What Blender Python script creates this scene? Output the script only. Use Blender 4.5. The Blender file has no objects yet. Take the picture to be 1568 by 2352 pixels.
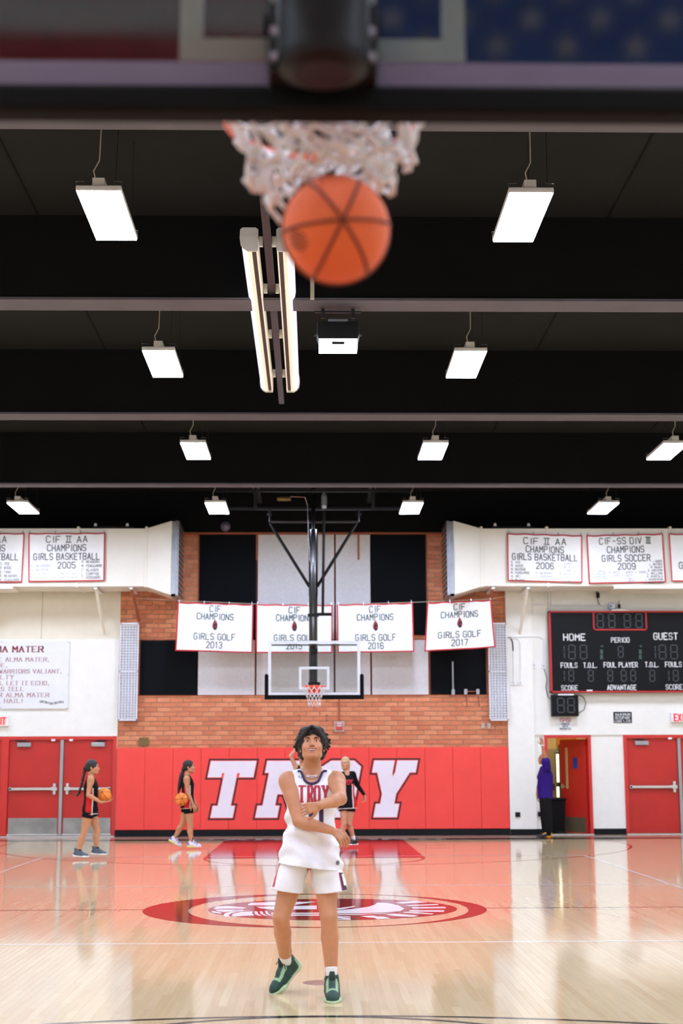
import bpy, bmesh, math, random
import numpy as np
from mathutils import Vector, Matrix, bvhtree

# ------------------------------------------------------------------ camera, world, exposure
scene = bpy.context.scene
COL = scene.collection
FPX, PITCH, YAW, ROLL = 3319.15, .1731, .0198, -.0031
CAM = Vector((-.0195, -15.976, 1.52))
_fw = Vector((math.sin(YAW) * math.cos(PITCH), math.cos(YAW) * math.cos(PITCH), math.sin(PITCH)))
_rt = Vector((math.cos(YAW), -math.sin(YAW), 0))
_up = _rt.cross(_fw)
RT = _rt * math.cos(ROLL) + _up * math.sin(ROLL)
UP = _up * math.cos(ROLL) - _rt * math.sin(ROLL)
FW = _fw
cam_data = bpy.data.cameras.new('camera')
cam = bpy.data.objects.new('camera', cam_data)
COL.objects.link(cam)
cam.matrix_world = Matrix(((RT.x, UP.x, -FW.x, CAM.x), (RT.y, UP.y, -FW.y, CAM.y), (RT.z, UP.z, -FW.z, CAM.z), (0, 0, 0, 1)))
cam_data.sensor_fit = 'HORIZONTAL'
cam_data.sensor_width = 24
cam_data.lens = FPX / 1568 * 24
cam_data.clip_start = .05
cam_data.clip_end = 200
cam_data.dof.use_dof = True
cam_data.dof.focus_distance = 13.0
cam_data.dof.aperture_fstop = 2.2
scene.camera = cam
world = bpy.data.worlds.new('hall_air')
scene.world = world
world.use_nodes = True
world.node_tree.nodes['Background'].inputs[0].default_value = (.9, .95, 1, 1)
world.node_tree.nodes['Background'].inputs[1].default_value = .02
scene.view_settings.view_transform = 'Standard'
scene.view_settings.look = 'None'
scene.view_settings.gamma = 1
scene.view_settings.use_curve_mapping = False
scene.view_settings.exposure = 0
scene.cycles.max_bounces = 8
scene.cycles.diffuse_bounces = 4
scene.cycles.glossy_bounces = 4
scene.cycles.transmission_bounces = 8
scene.cycles.transparent_max_bounces = 8
scene.cycles.sample_clamp_indirect = 6
scene.cycles.caustics_reflective = False
scene.cycles.caustics_refractive = False
PANEL_LIGHT = 98.0          # strength of every high-bay panel


def at(px, py, Y):
    """point of the plane y = Y that the photograph shows at a pixel of its 1568 x 2352 frame"""
    d = FW * FPX + RT * (px - 784) + UP * (1176 - py)
    return CAM + d * ((Y - CAM.y) / d.y)


def atz(px, py, Z):
    d = FW * FPX + RT * (px - 784) + UP * (1176 - py)
    return CAM + d * ((Z - CAM.z) / d.z)


# ------------------------------------------------------------------ materials
def lin(c):
    if isinstance(c, str):
        c = [int(c[i:i + 2], 16) / 255 for i in (0, 2, 4)]
    return [x / 12.92 if x <= .04045 else ((x + .055) / 1.055) ** 2.4 for x in c]


MATS = {}


def mat(name, col, rough=.5, metal=0, var=.06, scale=6, bump=0, bscale=40, spec=.5, coat=0, emit=None, estr=1,
        attr=None, sss=0, trans=0, ior=1.5, alpha=1):
    if name in MATS:
        return MATS[name]
    m = bpy.data.materials.new(name)
    m.use_nodes = True
    nt = m.node_tree
    N, L = nt.nodes, nt.links
    b = N['Principled BSDF']
    c = lin(col)
    tc = N.new('ShaderNodeTexCoord')
    if attr:
        a = N.new('ShaderNodeAttribute')
        a.attribute_name = attr
        src = a.outputs['Color']
    else:
        rgb = N.new('ShaderNodeRGB')
        rgb.outputs[0].default_value = (*c, 1)
        src = rgb.outputs[0]
    if var:
        no = N.new('ShaderNodeTexNoise')
        no.inputs['Scale'].default_value = scale
        no.inputs['Detail'].default_value = 4
        L.new(tc.outputs['Object'], no.inputs['Vector'])
        mr = N.new('ShaderNodeMapRange')
        mr.inputs[1].default_value = .3
        mr.inputs[2].default_value = .7
        mr.inputs[3].default_value = 1 - var
        mr.inputs[4].default_value = 1 + var
        L.new(no.outputs['Fac'], mr.inputs[0])
        vm = N.new('ShaderNodeVectorMath')
        vm.operation = 'SCALE'
        L.new(src, vm.inputs[0])
        L.new(mr.outputs[0], vm.inputs['Scale'])
        src = vm.outputs[0]
    L.new(src, b.inputs['Base Color'])
    b.inputs['Roughness'].default_value = rough
    b.inputs['Metallic'].default_value = metal
    b.inputs['Specular IOR Level'].default_value = spec
    b.inputs['Coat Weight'].default_value = coat
    b.inputs['Coat Roughness'].default_value = .08
    b.inputs['IOR'].default_value = ior
    if trans:
        b.inputs['Transmission Weight'].default_value = trans
    if sss:
        b.inputs['Subsurface Weight'].default_value = sss
        b.inputs['Subsurface Radius'].default_value = (.9, .35, .2)
        b.inputs['Subsurface Scale'].default_value = .012
    if bump:
        n2 = N.new('ShaderNodeTexNoise')
        n2.inputs['Scale'].default_value = bscale
        n2.inputs['Detail'].default_value = 5
        L.new(tc.outputs['Object'], n2.inputs['Vector'])
        bp = N.new('ShaderNodeBump')
        bp.inputs['Strength'].default_value = bump
        bp.inputs['Distance'].default_value = .01
        L.new(n2.outputs['Fac'], bp.inputs['Height'])
        L.new(bp.outputs[0], b.inputs['Normal'])
    if emit:
        b.inputs['Emission Color'].default_value = (*lin(emit), 1)
        b.inputs['Emission Strength'].default_value = estr
    MATS[name] = m
    return m


def M(n):
    return MATS[n]


mat('cream_wall', 'e9e4d3', .75, bump=.15, bscale=60, var=.02)
mat('white_wall_lit', 'f0f1ec', .75, bump=.15, bscale=60, var=.02)  # lighter copy of the cream wall paint, light painted into the tone
mat('mortar', 'ac9780', .9, var=.1, scale=12)
mat('brick_a', 'd6845f', .85, var=.16, scale=5, bump=.3)
mat('brick_b', 'df926c', .85, var=.16, scale=6, bump=.3)
mat('brick_c', 'cc7a58', .85, var=.16, scale=7, bump=.3)
mat('ceiling_black', '08090b', .9, spec=.2, var=.2, scale=1.5)
mat('deck_black', '151515', .9, spec=.25, var=.15, scale=1.2)
mat('beam_paint', '57535e', .6, var=.1, scale=2)
mat('steel_dark', '35353a', .35, .6, var=.1)
mat('black_gloss', '08080a', .16, 0, var=.1, coat=.6)
mat('black_paint', '08090a', .5, spec=.25, var=.1)
mat('black_rubber', '0c0e12', .7, spec=.25, var=.1)
mat('black_fabric', '0f1217', .95, spec=.15, var=.12, scale=30, bump=.2, bscale=200)
mat('grey_panel', 'dcdde2', .95, var=.05, scale=20, bump=.3, bscale=150)
mat('brown_strip', 'a35a3c', .7, var=.1)
mat('red_vinyl', 'f3453f', .42, var=.03, scale=3, bump=.05, bscale=8)
mat('red_print', 'f3453f', .42, var=.02)
mat('black_print', '2a1016', .45, var=.02)
mat('white_print', 'ece6f2', .45, var=.02)
mat('door_red', 'c0251f', .42, var=.06, scale=2)
mat('frame_red', 'cf2f2b', .38, var=.04)
mat('aluminium', 'a9adb4', .33, .75, var=.06, scale=4)
mat('steel_bright', 'd5d8dc', .25, .85, var=.05)
mat('steel_brushed', '9fa19e', .38, .7, var=.22, scale=3)
mat('kick_bronze', '6d6a58', .4, .5, var=.1)
mat('duct_paint', 'eeece2', .5, var=.03, scale=2, bump=.05, bscale=3)
mat('galvanised', 'b9c0c8', .3, .8, var=.12, scale=8)
mat('banner_cloth', 'f4f6f6', .8, var=.02, bump=.1, bscale=4)
mat('banner_red', 'c8313c', .8, var=.05)
mat('ink_black', '1b2226', .7, var=.03)
mat('ink_faint', 'a2a6a8', .8, var=.03)
mat('ink_teal', '1f4a50', .7, var=.03)
mat('ink_maroon', '8c2330', .6, var=.03)
mat('ink_pale_maroon', 'a4606c', .6, var=.03)
mat('sign_white', 'e6eaf0', .35, var=.02)
mat('plastic_white', 'eceef2', .4, var=.03)
mat('grille_white', 'e9ecf4', .45, var=.02)
mat('grille_back', 'cfd3dc', .8, var=.03)
mat('scoreboard_black', '090b10', .5, spec=.2, var=.08)
mat('score_red', 'b9201f', .45, var=.05)
mat('score_white', 'eef1f4', .5, var=.02)
mat('segment_off', '3c4347', .5, var=.04)
mat('segment_green', '355248', .5, var=.04)
mat('exit_face', 'f6b9b4', .5, var=.02, emit='ff8f88', estr=.35)
mat('exit_red', 'e02a24', .5, var=.02, emit='ff2a20', estr=.35)
mat('brass_plate', '7a6236', .45, .3, var=.1)
mat('alarm_red', 'c84646', .4, var=.04)
mat('clear_cover', 'c9c0b8', .3, var=.04)
mat('orange_paint', 'f0502c', .35, var=.05, coat=.3)
mat('net_cord', 'e9e6e4', .85, var=.05)
mat('pad_black', '040505', .7, spec=.15, var=.08)
mat('board_frame', 'e2e8f4', .35, var=.02)
mat('frame_alu_dull', '6a647a', .45, .3, var=.04)
mat('board_line', 'dfe6ee', .45, var=.02)
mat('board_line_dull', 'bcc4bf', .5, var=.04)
mat('sage_paint', 'c3cdc6', .6, var=.02)
mat('panel_led', 'ffffff', .5, var=0, emit='dfe8ff', estr=PANEL_LIGHT)
mat('fixture_white', 'dcdcdc', .5, var=.03)
mat('fixture_lit', 'f6f6fa', .5, var=0, emit='f2f2ff', estr=.75)
mat('fixture_cream', 'efe3cf', .5, var=.02, emit='fff0dc', estr=.45)
mat('fixture_slot', '3d2b30', .6, var=.05)
mat('flood_led', 'ffffff', .4, var=0, emit='e8f4ff', estr=8)
mat('cable_white', 'bdb7a8', .6, var=.05)
mat('ball_orange', 'ea6a30', .6, var=.05, scale=8, bump=.5, bscale=500)
mat('ball_bright', 'f58a35', .6, var=.05, scale=8, bump=.5, bscale=500)
mat('ball_seam_soft', '6e2c18', .7, var=.05)
mat('ball_seam', '46221a', .7, var=.05)
mat('line_white', 'f1ede6', .09, var=.02, coat=0)
mat('line_black', '2a2426', .09, var=.05, coat=0)
mat('line_red', '9a2026', .09, var=.05, coat=0)
mat('key_red', 'a5181f', .09, var=.05, coat=0)
mat('logo_red', '7d0f16', .09, var=.12, coat=0, scale=3)
mat('logo_white', 'f3f1f2', .09, var=.02, coat=0)
mat('apron_brown', 'b09884', .25, var=.1, coat=.4)
mat('spot_brown', '8e6a5e', .18, var=.08, coat=.5)
mat('flag_red', 'b22234', .8, var=.05)
mat('flag_white', 'f2f2f2', .8, var=.03)
mat('flag_blue', '2a5aa8', .8, var=.05)
mat('eyelid_skin', 'c08a68', .5, var=.03)
mat('skin_warm', 'd39c76', .5, attr='tint', sss=.12, var=.05, scale=18)
mat('cloth_tint', 'ffffff', .85, spec=.2, attr='tint', var=.03, scale=12, bump=.12, bscale=120)
mat('shoe_tint', 'ffffff', .55, attr='tint', var=.04, scale=30, bump=.2, bscale=200)
mat('hair_dark', '150e0c', .55, var=.35, scale=70, bump=1.0, bscale=160)
mat('hair_black', '141011', .4, var=.25, scale=60, bump=.6, bscale=90)
mat('hair_blonde', 'c2a57c', .45, var=.2, scale=60, bump=.6, bscale=90)
mat('eye_white', 'e8e2dc', .2, var=.02)
mat('iris_brown', '2e1a12', .15, var=.05)
mat('teeth_white', 'f4f1ea', .25, var=.02)
mat('mouth_dark', '5e1c1c', .5, var=.05)
mat('lip_pink', 'b9736a', .45, var=.05)
mat('sock_white', 'eef0f4', .9, var=.03, bump=.3, bscale=150)
mat('sock_black', '1c1c1f', .9, var=.05)
mat('lace_dark', '22312c', .8, var=.05)
mat('purple_trim', '34204e', .7, var=.04)
mat('jersey_red', 'c0283a', .7, var=.06)
mat('jersey_navy', '33223f', .7, var=.04)
mat('bead_white', 'eeeae2', .3, var=.05)
mat('gold', 'd9b566', .25, .8, var=.05)
mat('sign_blue', '1e3c94', .4, var=.04)
mat('cabinet_grey', '8f8a72', .5, var=.05)
mat('room_yellow', 'f3dfb4', .8, var=.03)
mat('room_orange', 'e39a3c', .7, var=.04)
mat('tube_lamp', 'ffffff', .4, var=0, emit='fff8dc', estr=1.6)
mat('glass_door', 'd8c58c', .2, var=.05)


def glass_mat():
    m = bpy.data.materials.new('board_glass')
    m.use_nodes = True
    nt = m.node_tree
    N, L = nt.nodes, nt.links
    for n in list(N):
        N.remove(n)
    out = N.new('ShaderNodeOutputMaterial')
    mix = N.new('ShaderNodeMixShader')
    fr = N.new('ShaderNodeFresnel')
    fr.inputs['IOR'].default_value = 1.52
    tr = N.new('ShaderNodeBsdfTransparent')
    tr.inputs[0].default_value = (.93, .965, .955, 1)
    gl = N.new('ShaderNodeBsdfGlossy')
    gl.inputs['Roughness'].default_value = .03
    no = N.new('ShaderNodeTexNoise')
    no.inputs['Scale'].default_value = 3
    mr = N.new('ShaderNodeMapRange')
    mr.inputs[3].default_value = .05
    mr.inputs[4].default_value = .08
    L.new(no.outputs['Fac'], mr.inputs[0])
    L.new(mr.outputs[0], gl.inputs['Roughness'])
    L.new(fr.outputs[0], mix.inputs[0])
    L.new(tr.outputs[0], mix.inputs[1])
    L.new(gl.outputs[0], mix.inputs[2])
    L.new(mix.outputs[0], out.inputs[0])
    MATS['board_glass'] = m


glass_mat()
PLANK_W, PLANK_L = .0572, 1.5


def floor_mat():
    m = bpy.data.materials.new('maple_floor')
    m.use_nodes = True
    nt = m.node_tree
    N, L = nt.nodes, nt.links
    b = N['Principled BSDF']

    def mth(op, a, v=None, c=None):
        n = N.new('ShaderNodeMath')
        n.operation = op
        for i, q in enumerate((a, v, c)):
            if q is None:
                continue
            if isinstance(q, (int, float)):
                n.inputs[i].default_value = q
            else:
                L.new(q, n.inputs[i])
        return n.outputs[0]
    g = N.new('ShaderNodeNewGeometry')
    sp = N.new('ShaderNodeSeparateXYZ')
    L.new(g.outputs['Position'], sp.inputs[0])
    ix = mth('FLOOR', mth('DIVIDE', sp.outputs[0], PLANK_W))
    off = mth('MULTIPLY', mth('FRACT', mth('MULTIPLY', ix, .6180339)), PLANK_L)
    iy = mth('FLOOR', mth('DIVIDE', mth('ADD', sp.outputs[1], off), PLANK_L))
    cb = N.new('ShaderNodeCombineXYZ')
    L.new(ix, cb.inputs[0])
    L.new(iy, cb.inputs[1])
    wn = N.new('ShaderNodeTexWhiteNoise')
    wn.noise_dimensions = '2D'
    L.new(cb.outputs[0], wn.inputs['Vector'])
    ramp = N.new('ShaderNodeValToRGB')
    e = ramp.color_ramp.elements
    e[0].color = (*lin('d1b68c'), 1)
    e[1].color = (*lin('dcc59c'), 1)
    k = e.new(.3)
    k.color = (*lin('d6bc93'), 1)
    k = e.new(.75)
    k.color = (*lin('d9c098'), 1)
    L.new(wn.outputs['Value'], ramp.inputs[0])
    mp = N.new('ShaderNodeMapping')
    mp.inputs['Scale'].default_value = (26, 1.1, 1)
    L.new(g.outputs['Position'], mp.inputs[0])
    no = N.new('ShaderNodeTexNoise')
    no.inputs['Scale'].default_value = 1.6
    no.inputs['Detail'].default_value = 6
    L.new(mp.outputs[0], no.inputs['Vector'])
    mr = N.new('ShaderNodeMapRange')
    mr.inputs[3].default_value = .9
    mr.inputs[4].default_value = 1.1
    L.new(no.outputs['Fac'], mr.inputs[0])
    vm = N.new('ShaderNodeVectorMath')
    vm.operation = 'SCALE'
    L.new(ramp.outputs[0], vm.inputs[0])
    L.new(mr.outputs[0], vm.inputs['Scale'])
    L.new(vm.outputs[0], b.inputs['Base Color'])
    # slow waviness of the varnish
    n3 = N.new('ShaderNodeTexNoise')
    n3.inputs['Scale'].default_value = 2.2
    n3.inputs['Detail'].default_value = 3
    mp2 = N.new('ShaderNodeMapping')
    mp2.inputs['Scale'].default_value = (1.6, .5, 1)
    L.new(g.outputs['Position'], mp2.inputs[0])
    L.new(mp2.outputs[0], n3.inputs['Vector'])
    bp = N.new('ShaderNodeBump')
    bp.inputs['Strength'].default_value = .07
    bp.inputs['Distance'].default_value = .02
    L.new(n3.outputs['Fac'], bp.inputs['Height'])
    L.new(bp.outputs[0], b.inputs['Normal'])
    b.inputs['Roughness'].default_value = .075
    b.inputs['Specular IOR Level'].default_value = .55
    MATS['maple_floor'] = m


floor_mat()


# ------------------------------------------------------------------ mesh building
class MB:
    def __init__(s):
        s.v, s.f, s.m = [], [], []
        s.cur = 0

    def add(s, vs, fs):
        o = len(s.v)
        s.v += [tuple(p) for p in vs]
        s.f += [tuple(i + o for i in f) for f in fs]
        s.m += [s.cur] * len(fs)
        return s

    def box(s, x0, x1, y0, y1, z0, z1):
        v = [(x, y, z) for z in (z0, z1) for y in (y0, y1) for x in (x0, x1)]
        return s.add(v, [(0, 2, 3, 1), (4, 5, 7, 6), (0, 1, 5, 4), (2, 6, 7, 3), (0, 4, 6, 2), (1, 3, 7, 5)])

    def cbox(s, x0, x1, y0, y1, z0, z1, c=.004):
        """box whose front (-y) edges are chamfered"""
        a = [(x0, y1, z0), (x1, y1, z0), (x1, y1, z1), (x0, y1, z1)]
        b = [(x0, y0 + c, z0), (x1, y0 + c, z0), (x1, y0 + c, z1), (x0, y0 + c, z1)]
        d = [(x0 + c, y0, z0 + c), (x1 - c, y0, z0 + c), (x1 - c, y0, z1 - c), (x0 + c, y0, z1 - c)]
        f = [(8, 9, 10, 11), (3, 2, 1, 0)]
        for i in range(4):
            j = (i + 1) % 4
            f += [(i, j, 4 + j, 4 + i), (4 + i, 4 + j, 8 + j, 8 + i)]
        return s.add(a + b + d, f)

    def tube(s, pts, r, n=8, caps=True, closed=False):
        pts = [Vector(p) for p in pts]
        k = len(pts)
        rs = r if isinstance(r, (list, tuple)) else [r] * k
        vs, fs = [], []
        prev = None
        for i, p in enumerate(pts):
            if closed:
                t = pts[(i + 1) % k] - pts[i - 1]
            else:
                t = pts[min(i + 1, k - 1)] - pts[max(i - 1, 0)]
            t = t.normalized() if t.length > 1e-9 else Vector((0, 0, 1))
            if prev is None:
                a = Vector((0, 0, 1)) if abs(t.z) < .9 else Vector((1, 0, 0))
                u = t.cross(a).normalized()
            else:
                u = prev - t * prev.dot(t)
                u = u.normalized() if u.length > 1e-6 else t.orthogonal().normalized()
            prev = u
            w = t.cross(u)
            for j in range(n):
                a = 2 * math.pi * j / n
                vs.append(p + (u * math.cos(a) + w * math.sin(a)) * rs[i])
        for i in range(k if closed else k - 1):
            i2 = (i + 1) % k
            for j in range(n):
                j2 = (j + 1) % n
                fs.append((i * n + j, i * n + j2, i2 * n + j2, i2 * n + j))
        if caps and not closed:
            fs.append(tuple(range(n))[::-1])
            fs.append(tuple((k - 1) * n + j for j in range(n)))
        return s.add(vs, fs)

    def lathe(s, c, prof, n=24, axis='z'):
        """prof: list of (radius, height) along the axis from c"""
        c = Vector(c)
        vs, fs = [], []
        for r, h in prof:
            for j in range(n):
                a = 2 * math.pi * j / n
                q = (r * math.cos(a), r * math.sin(a), h)
                if axis == 'y':
                    q = (q[0], q[2], q[1])
                elif axis == 'x':
                    q = (q[2], q[0], q[1])
                vs.append(c + Vector(q))
        for i in range(len(prof) - 1):
            for j in range(n):
                j2 = (j + 1) % n
                fs.append((i * n + j, i * n + j2, (i + 1) * n + j2, (i + 1) * n + j))
        fs.append(tuple(range(n))[::-1])
        fs.append(tuple((len(prof) - 1) * n + j for j in range(n)))
        return s.add(vs, fs)

    def prism(s, poly, y0, y1):
        """polygon in x, z pushed from y0 (front) to y1 (back)"""
        n = len(poly)
        ar = sum(poly[i][0] * poly[(i + 1) % n][1] - poly[(i + 1) % n][0] * poly[i][1] for i in range(n))
        if ar < 0:
            poly = poly[::-1]
        vs = [(x, y0, z) for x, z in poly] + [(x, y1, z) for x, z in poly]
        fs = [tuple(range(n)), tuple(range(2 * n - 1, n - 1, -1))]
        for i in range(n):
            j = (i + 1) % n
            fs.append((j, i, n + i, n + j))
        return s.add(vs, fs)

    def flat(s, poly, z, t=.0):
        """polygon in x, y lying at height z, facing up"""
        n = len(poly)
        ar = sum(poly[i][0] * poly[(i + 1) % n][1] - poly[(i + 1) % n][0] * poly[i][1] for i in range(n))
        if ar < 0:
            poly = poly[::-1]
        return s.add([(x, y, z) for x, y in poly], [tuple(range(n))])

    def build(s, name, mats, parent=None, smooth=False, loc=None, bevel=0):
        me = bpy.data.meshes.new(name)
        o = Vector(loc) if loc is not None else Vector((0, 0, 0))
        if parent is not None and loc is None:
            o = parent_origin(parent)
        me.from_pydata([(x - o.x, y - o.y, z - o.z) for x, y, z in s.v], [], s.f)
        if isinstance(mats, str):
            mats = [mats]
        for q in mats:
            me.materials.append(M(q))
        if len(mats) > 1:
            me.polygons.foreach_set('material_index', s.m)
        if smooth:
            me.polygons.foreach_set('use_smooth', [True] * len(me.polygons))
        me.update()
        ob = bpy.data.objects.new(name, me)
        COL.objects.link(ob)
        if parent is not None:
            ob.parent = parent
            if loc is not None:
                ob.location = o - parent_origin(parent)
        else:
            ob.location = o
        if bevel:
            bv = ob.modifiers.new('edge', 'BEVEL')
            bv.width = bevel
            bv.segments = 2
            bv.limit_method = 'ANGLE'
        return ob


def parent_origin(p):
    o = Vector((0, 0, 0))
    while p is not None:
        o += Vector(p.location)
        p = p.parent
    return o


def tag(o, label=None, cat=None, group=None, kind=None):
    if label:
        o['label'] = label
    if cat:
        o['category'] = cat
    if group:
        o['group'] = group
    if kind:
        o['kind'] = kind
    return o


def empty(name, loc, label=None, cat=None, group=None, kind=None):
    o = bpy.data.objects.new(name, None)
    o.empty_display_size = .1
    o.location = loc
    COL.objects.link(o)
    return tag(o, label, cat, group, kind)


def children(o):
    return [c for c in bpy.data.objects if c.parent == o]


def copy_tree(o, parent=None, kids=None):
    c = o.copy()
    COL.objects.link(c)
    c.parent = parent
    for k in list(o.children):
        copy_tree(k, c)
    return c


# ------------------------------------------------------------------ lettering
# stroke letters on a grid 4 wide and 6 high, corners cut
G = {
 'A': [[(0, 0), (2, 6), (4, 0)], [(.8, 2), (3.2, 2)]],
 'B': [[(0, 0), (0, 6), (3, 6), (4, 5), (4, 4), (3, 3), (0, 3)], [(3, 3), (4, 2), (4, 1), (3, 0), (0, 0)]],
 'C': [[(4, 5), (3, 6), (1, 6), (0, 5), (0, 1), (1, 0), (3, 0), (4, 1)]],
 'D': [[(0, 0), (0, 6), (3, 6), (4, 5), (4, 1), (3, 0), (0, 0)]],
 'E': [[(4, 6), (0, 6), (0, 0), (4, 0)], [(0, 3), (3, 3)]],
 'F': [[(4, 6), (0, 6), (0, 0)], [(0, 3), (3, 3)]],
 'G': [[(4, 5), (3, 6), (1, 6), (0, 5), (0, 1), (1, 0), (3, 0), (4, 1), (4, 3), (2.4, 3)]],
 'H': [[(0, 0), (0, 6)], [(4, 0), (4, 6)], [(0, 3), (4, 3)]],
 'I': [[(2, 0), (2, 6)]],
 'J': [[(4, 6), (4, 1), (3, 0), (1, 0), (0, 1)]],
 'K': [[(0, 0), (0, 6)], [(4, 6), (0, 2.6)], [(1.3, 3.6), (4, 0)]],
 'L': [[(0, 6), (0, 0), (4, 0)]],
 'M': [[(0, 0), (0, 6), (2, 2.6), (4, 6), (4, 0)]],
 'N': [[(0, 0), (0, 6), (4, 0), (4, 6)]],
 'O': [[(1, 0), (0, 1), (0, 5), (1, 6), (3, 6), (4, 5), (4, 1), (3, 0), (1, 0)]],
 'P': [[(0, 0), (0, 6), (3, 6), (4, 5), (4, 4), (3, 3), (0, 3)]],
 'Q': [[(1, 0), (0, 1), (0, 5), (1, 6), (3, 6), (4, 5), (4, 1), (3, 0), (1, 0)], [(2.4, 1.6), (4, 0)]],
 'R': [[(0, 0), (0, 6), (3, 6), (4, 5), (4, 4), (3, 3), (0, 3)], [(2, 3), (4, 0)]],
 'S': [[(4, 5), (3, 6), (1, 6), (0, 5), (0, 4), (1, 3), (3, 3), (4, 2), (4, 1), (3, 0), (1, 0), (0, 1)]],
 'T': [[(0, 6), (4, 6)], [(2, 0), (2, 6)]],
 'U': [[(0, 6), (0, 1), (1, 0), (3, 0), (4, 1), (4, 6)]],
 'V': [[(0, 6), (2, 0), (4, 6)]],
 'W': [[(0, 6), (1, 0), (2, 3.6), (3, 0), (4, 6)]],
 'X': [[(0, 0), (4, 6)], [(0, 6), (4, 0)]],
 'Y': [[(0, 6), (2, 3), (4, 6)], [(2, 3), (2, 0)]],
 'Z': [[(0, 6), (4, 6), (0, 0), (4, 0)]],
 '0': [[(1, 0), (0, 1), (0, 5), (1, 6), (3, 6), (4, 5), (4, 1), (3, 0), (1, 0)]],
 '1': [[(1, 5), (2, 6), (2, 0)]],
 '2': [[(0, 5), (1, 6), (3, 6), (4, 5), (4, 4), (0, 0), (4, 0)]],
 '3': [[(0, 5), (1, 6), (3, 6), (4, 5), (4, 4), (3, 3), (4, 2), (4, 1), (3, 0), (1, 0), (0, 1)], [(1.5, 3), (3, 3)]],
 '5': [[(4, 6), (0, 6), (0, 3.4), (3, 3.4), (4, 2.4), (4, 1), (3, 0), (1, 0), (0, 1)]],
 '6': [[(4, 5), (3, 6), (1, 6), (0, 5), (0, 1), (1, 0), (3, 0), (4, 1), (4, 2.4), (3, 3.4), (0, 3.4)]],
 '7': [[(0, 6), (4, 6), (1.4, 0)]],
 '9': [[(0, 1), (1, 0), (3, 0), (4, 1), (4, 5), (3, 6), (1, 6), (0, 5), (0, 3.6), (1, 2.6), (4, 2.6)]],
 '8': [[(1, 3), (0, 4), (0, 5), (1, 6), (3, 6), (4, 5), (4, 4), (3, 3), (1, 3), (0, 2), (0, 1), (1, 0), (3, 0), (4, 1), (4, 2), (3, 3)]],
 '-': [[(.6, 3), (3.4, 3)]], '.': [[(1.6, 0), (1.6, .7)]], ',': [[(1.8, .7), (1.2, -.9)]], '!': [[(2, 2), (2, 6)], [(2, 0), (2, .6)]],
}
ROMAN = {'#': [[(.3, 6), (5.7, 6)], [(.3, 0), (5.7, 0)], [(1.8, 0), (1.8, 6)], [(4.2, 0), (4.2, 6)]],
         '$': [[(0, 6), (6, 6)], [(0, 0), (6, 0)], [(1.2, 0), (1.2, 6)], [(3, 0), (3, 6)], [(4.8, 0), (4.8, 6)]]}


GAP = 1.9


def strokes(text, serif=False):
    """-> list of (x0, z0, x1, z1, is_thin) in grid units and total width"""
    out, x = [], 0
    for ch in text:
        if ch == ' ':
            x += 3.4
            continue
        g = ROMAN.get(ch) or G[ch]
        wid = 6 if ch in ROMAN else {'.': 1.6, ',': 1.6, 'I': 2.4 if serif else 1.6, '!': 1.6, '1': 3}.get(ch, 4)
        sh = {'I': -.8, '!': -1.2, '1': -.2, '.': -.8, ',': -.8}.get(ch, 0)
        if serif and ch == 'I':
            sh = -.8
        for pl in g:
            for (a, b), (c, d) in zip(pl, pl[1:]):
                out.append((x + a + sh, b, x + c + sh, d, abs(b - d) < .1 and serif))
            if serif and ch in 'AMNTHRIKLPFEVWYDBX':
                for (a, b) in (pl[0], pl[-1]):
                    if b in (0, 6) and not (ch in 'EFLTDBPR' and abs(pl[0][1] - pl[1][1]) < .1 and (a, b) == pl[0]):
                        out.append((x + a + sh - .9, b, x + a + sh + .9, b, True))
        x += wid + GAP
    return out, x - GAP


def text(mb, s, cx, z, h, w=None, t=.16, y=0, serif=False, align='c', cw=.62, f=None):
    """flat lettering facing -y. h cap height, w total width (or cw = letter width/height), t = stroke/height"""
    st, tw = strokes(s, serif)
    sx = (w / tw) if w else h * cw / 4
    sz = h / 6
    x0 = cx - tw * sx / 2 if align == 'c' else (cx if align == 'l' else cx - tw * sx)
    th = t * h
    for a, b, c, d, thin in st:
        A = Vector((x0 + a * sx, z + b * sz))
        B = Vector((x0 + c * sx, z + d * sz))
        e = B - A
        if e.length < 1e-7:
            continue
        e.normalize()
        n = Vector((-e.y, e.x)) * (th / 2 * (.45 if thin else 1))
        e2 = e * th * (.1 if thin else .3)
        q = [A - e2 - n, B + e2 - n, B + e2 + n, A - e2 + n]
        if f:
            mb.add([f(p.x, p.y) for p in q], [(0, 1, 2, 3)])
        else:
            mb.add([(p.x, y, p.y) for p in q], [(0, 1, 2, 3)])
    return mb


def offset_poly(poly, d):
    """polygon grown outwards by d with sharp corners"""
    n = len(poly)
    ar = sum(poly[i][0] * poly[(i + 1) % n][1] - poly[(i + 1) % n][0] * poly[i][1] for i in range(n))
    P = [Vector(p) for p in (poly if ar > 0 else poly[::-1])]
    out = []
    for i in range(n):
        a, b, c = P[i - 1], P[i], P[(i + 1) % n]
        e1, e2 = (b - a).normalized(), (c - b).normalized()
        n1, n2 = Vector((e1.y, -e1.x)), Vector((e2.y, -e2.x))
        m = n1 + n2
        if m.length < 1e-6:
            m = n1
        m.normalize()
        k = d / max(.42, m.dot(n1))
        out.append(tuple(b + m * k))
    return out

# ================================================================== THE SETTING
random.seed(5)
WY = 16.136            # face of the far end wall
BX0, BX1 = -4.30, 4.26  # brick part of it
HL = 14.325            # half length of the court
DECK = 7.59            # underside of the roof deck
BEAM = 6.6             # underside of the beams
SX = 13.0              # side walls
BACKY = -16.62         # wall behind the camera

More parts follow.
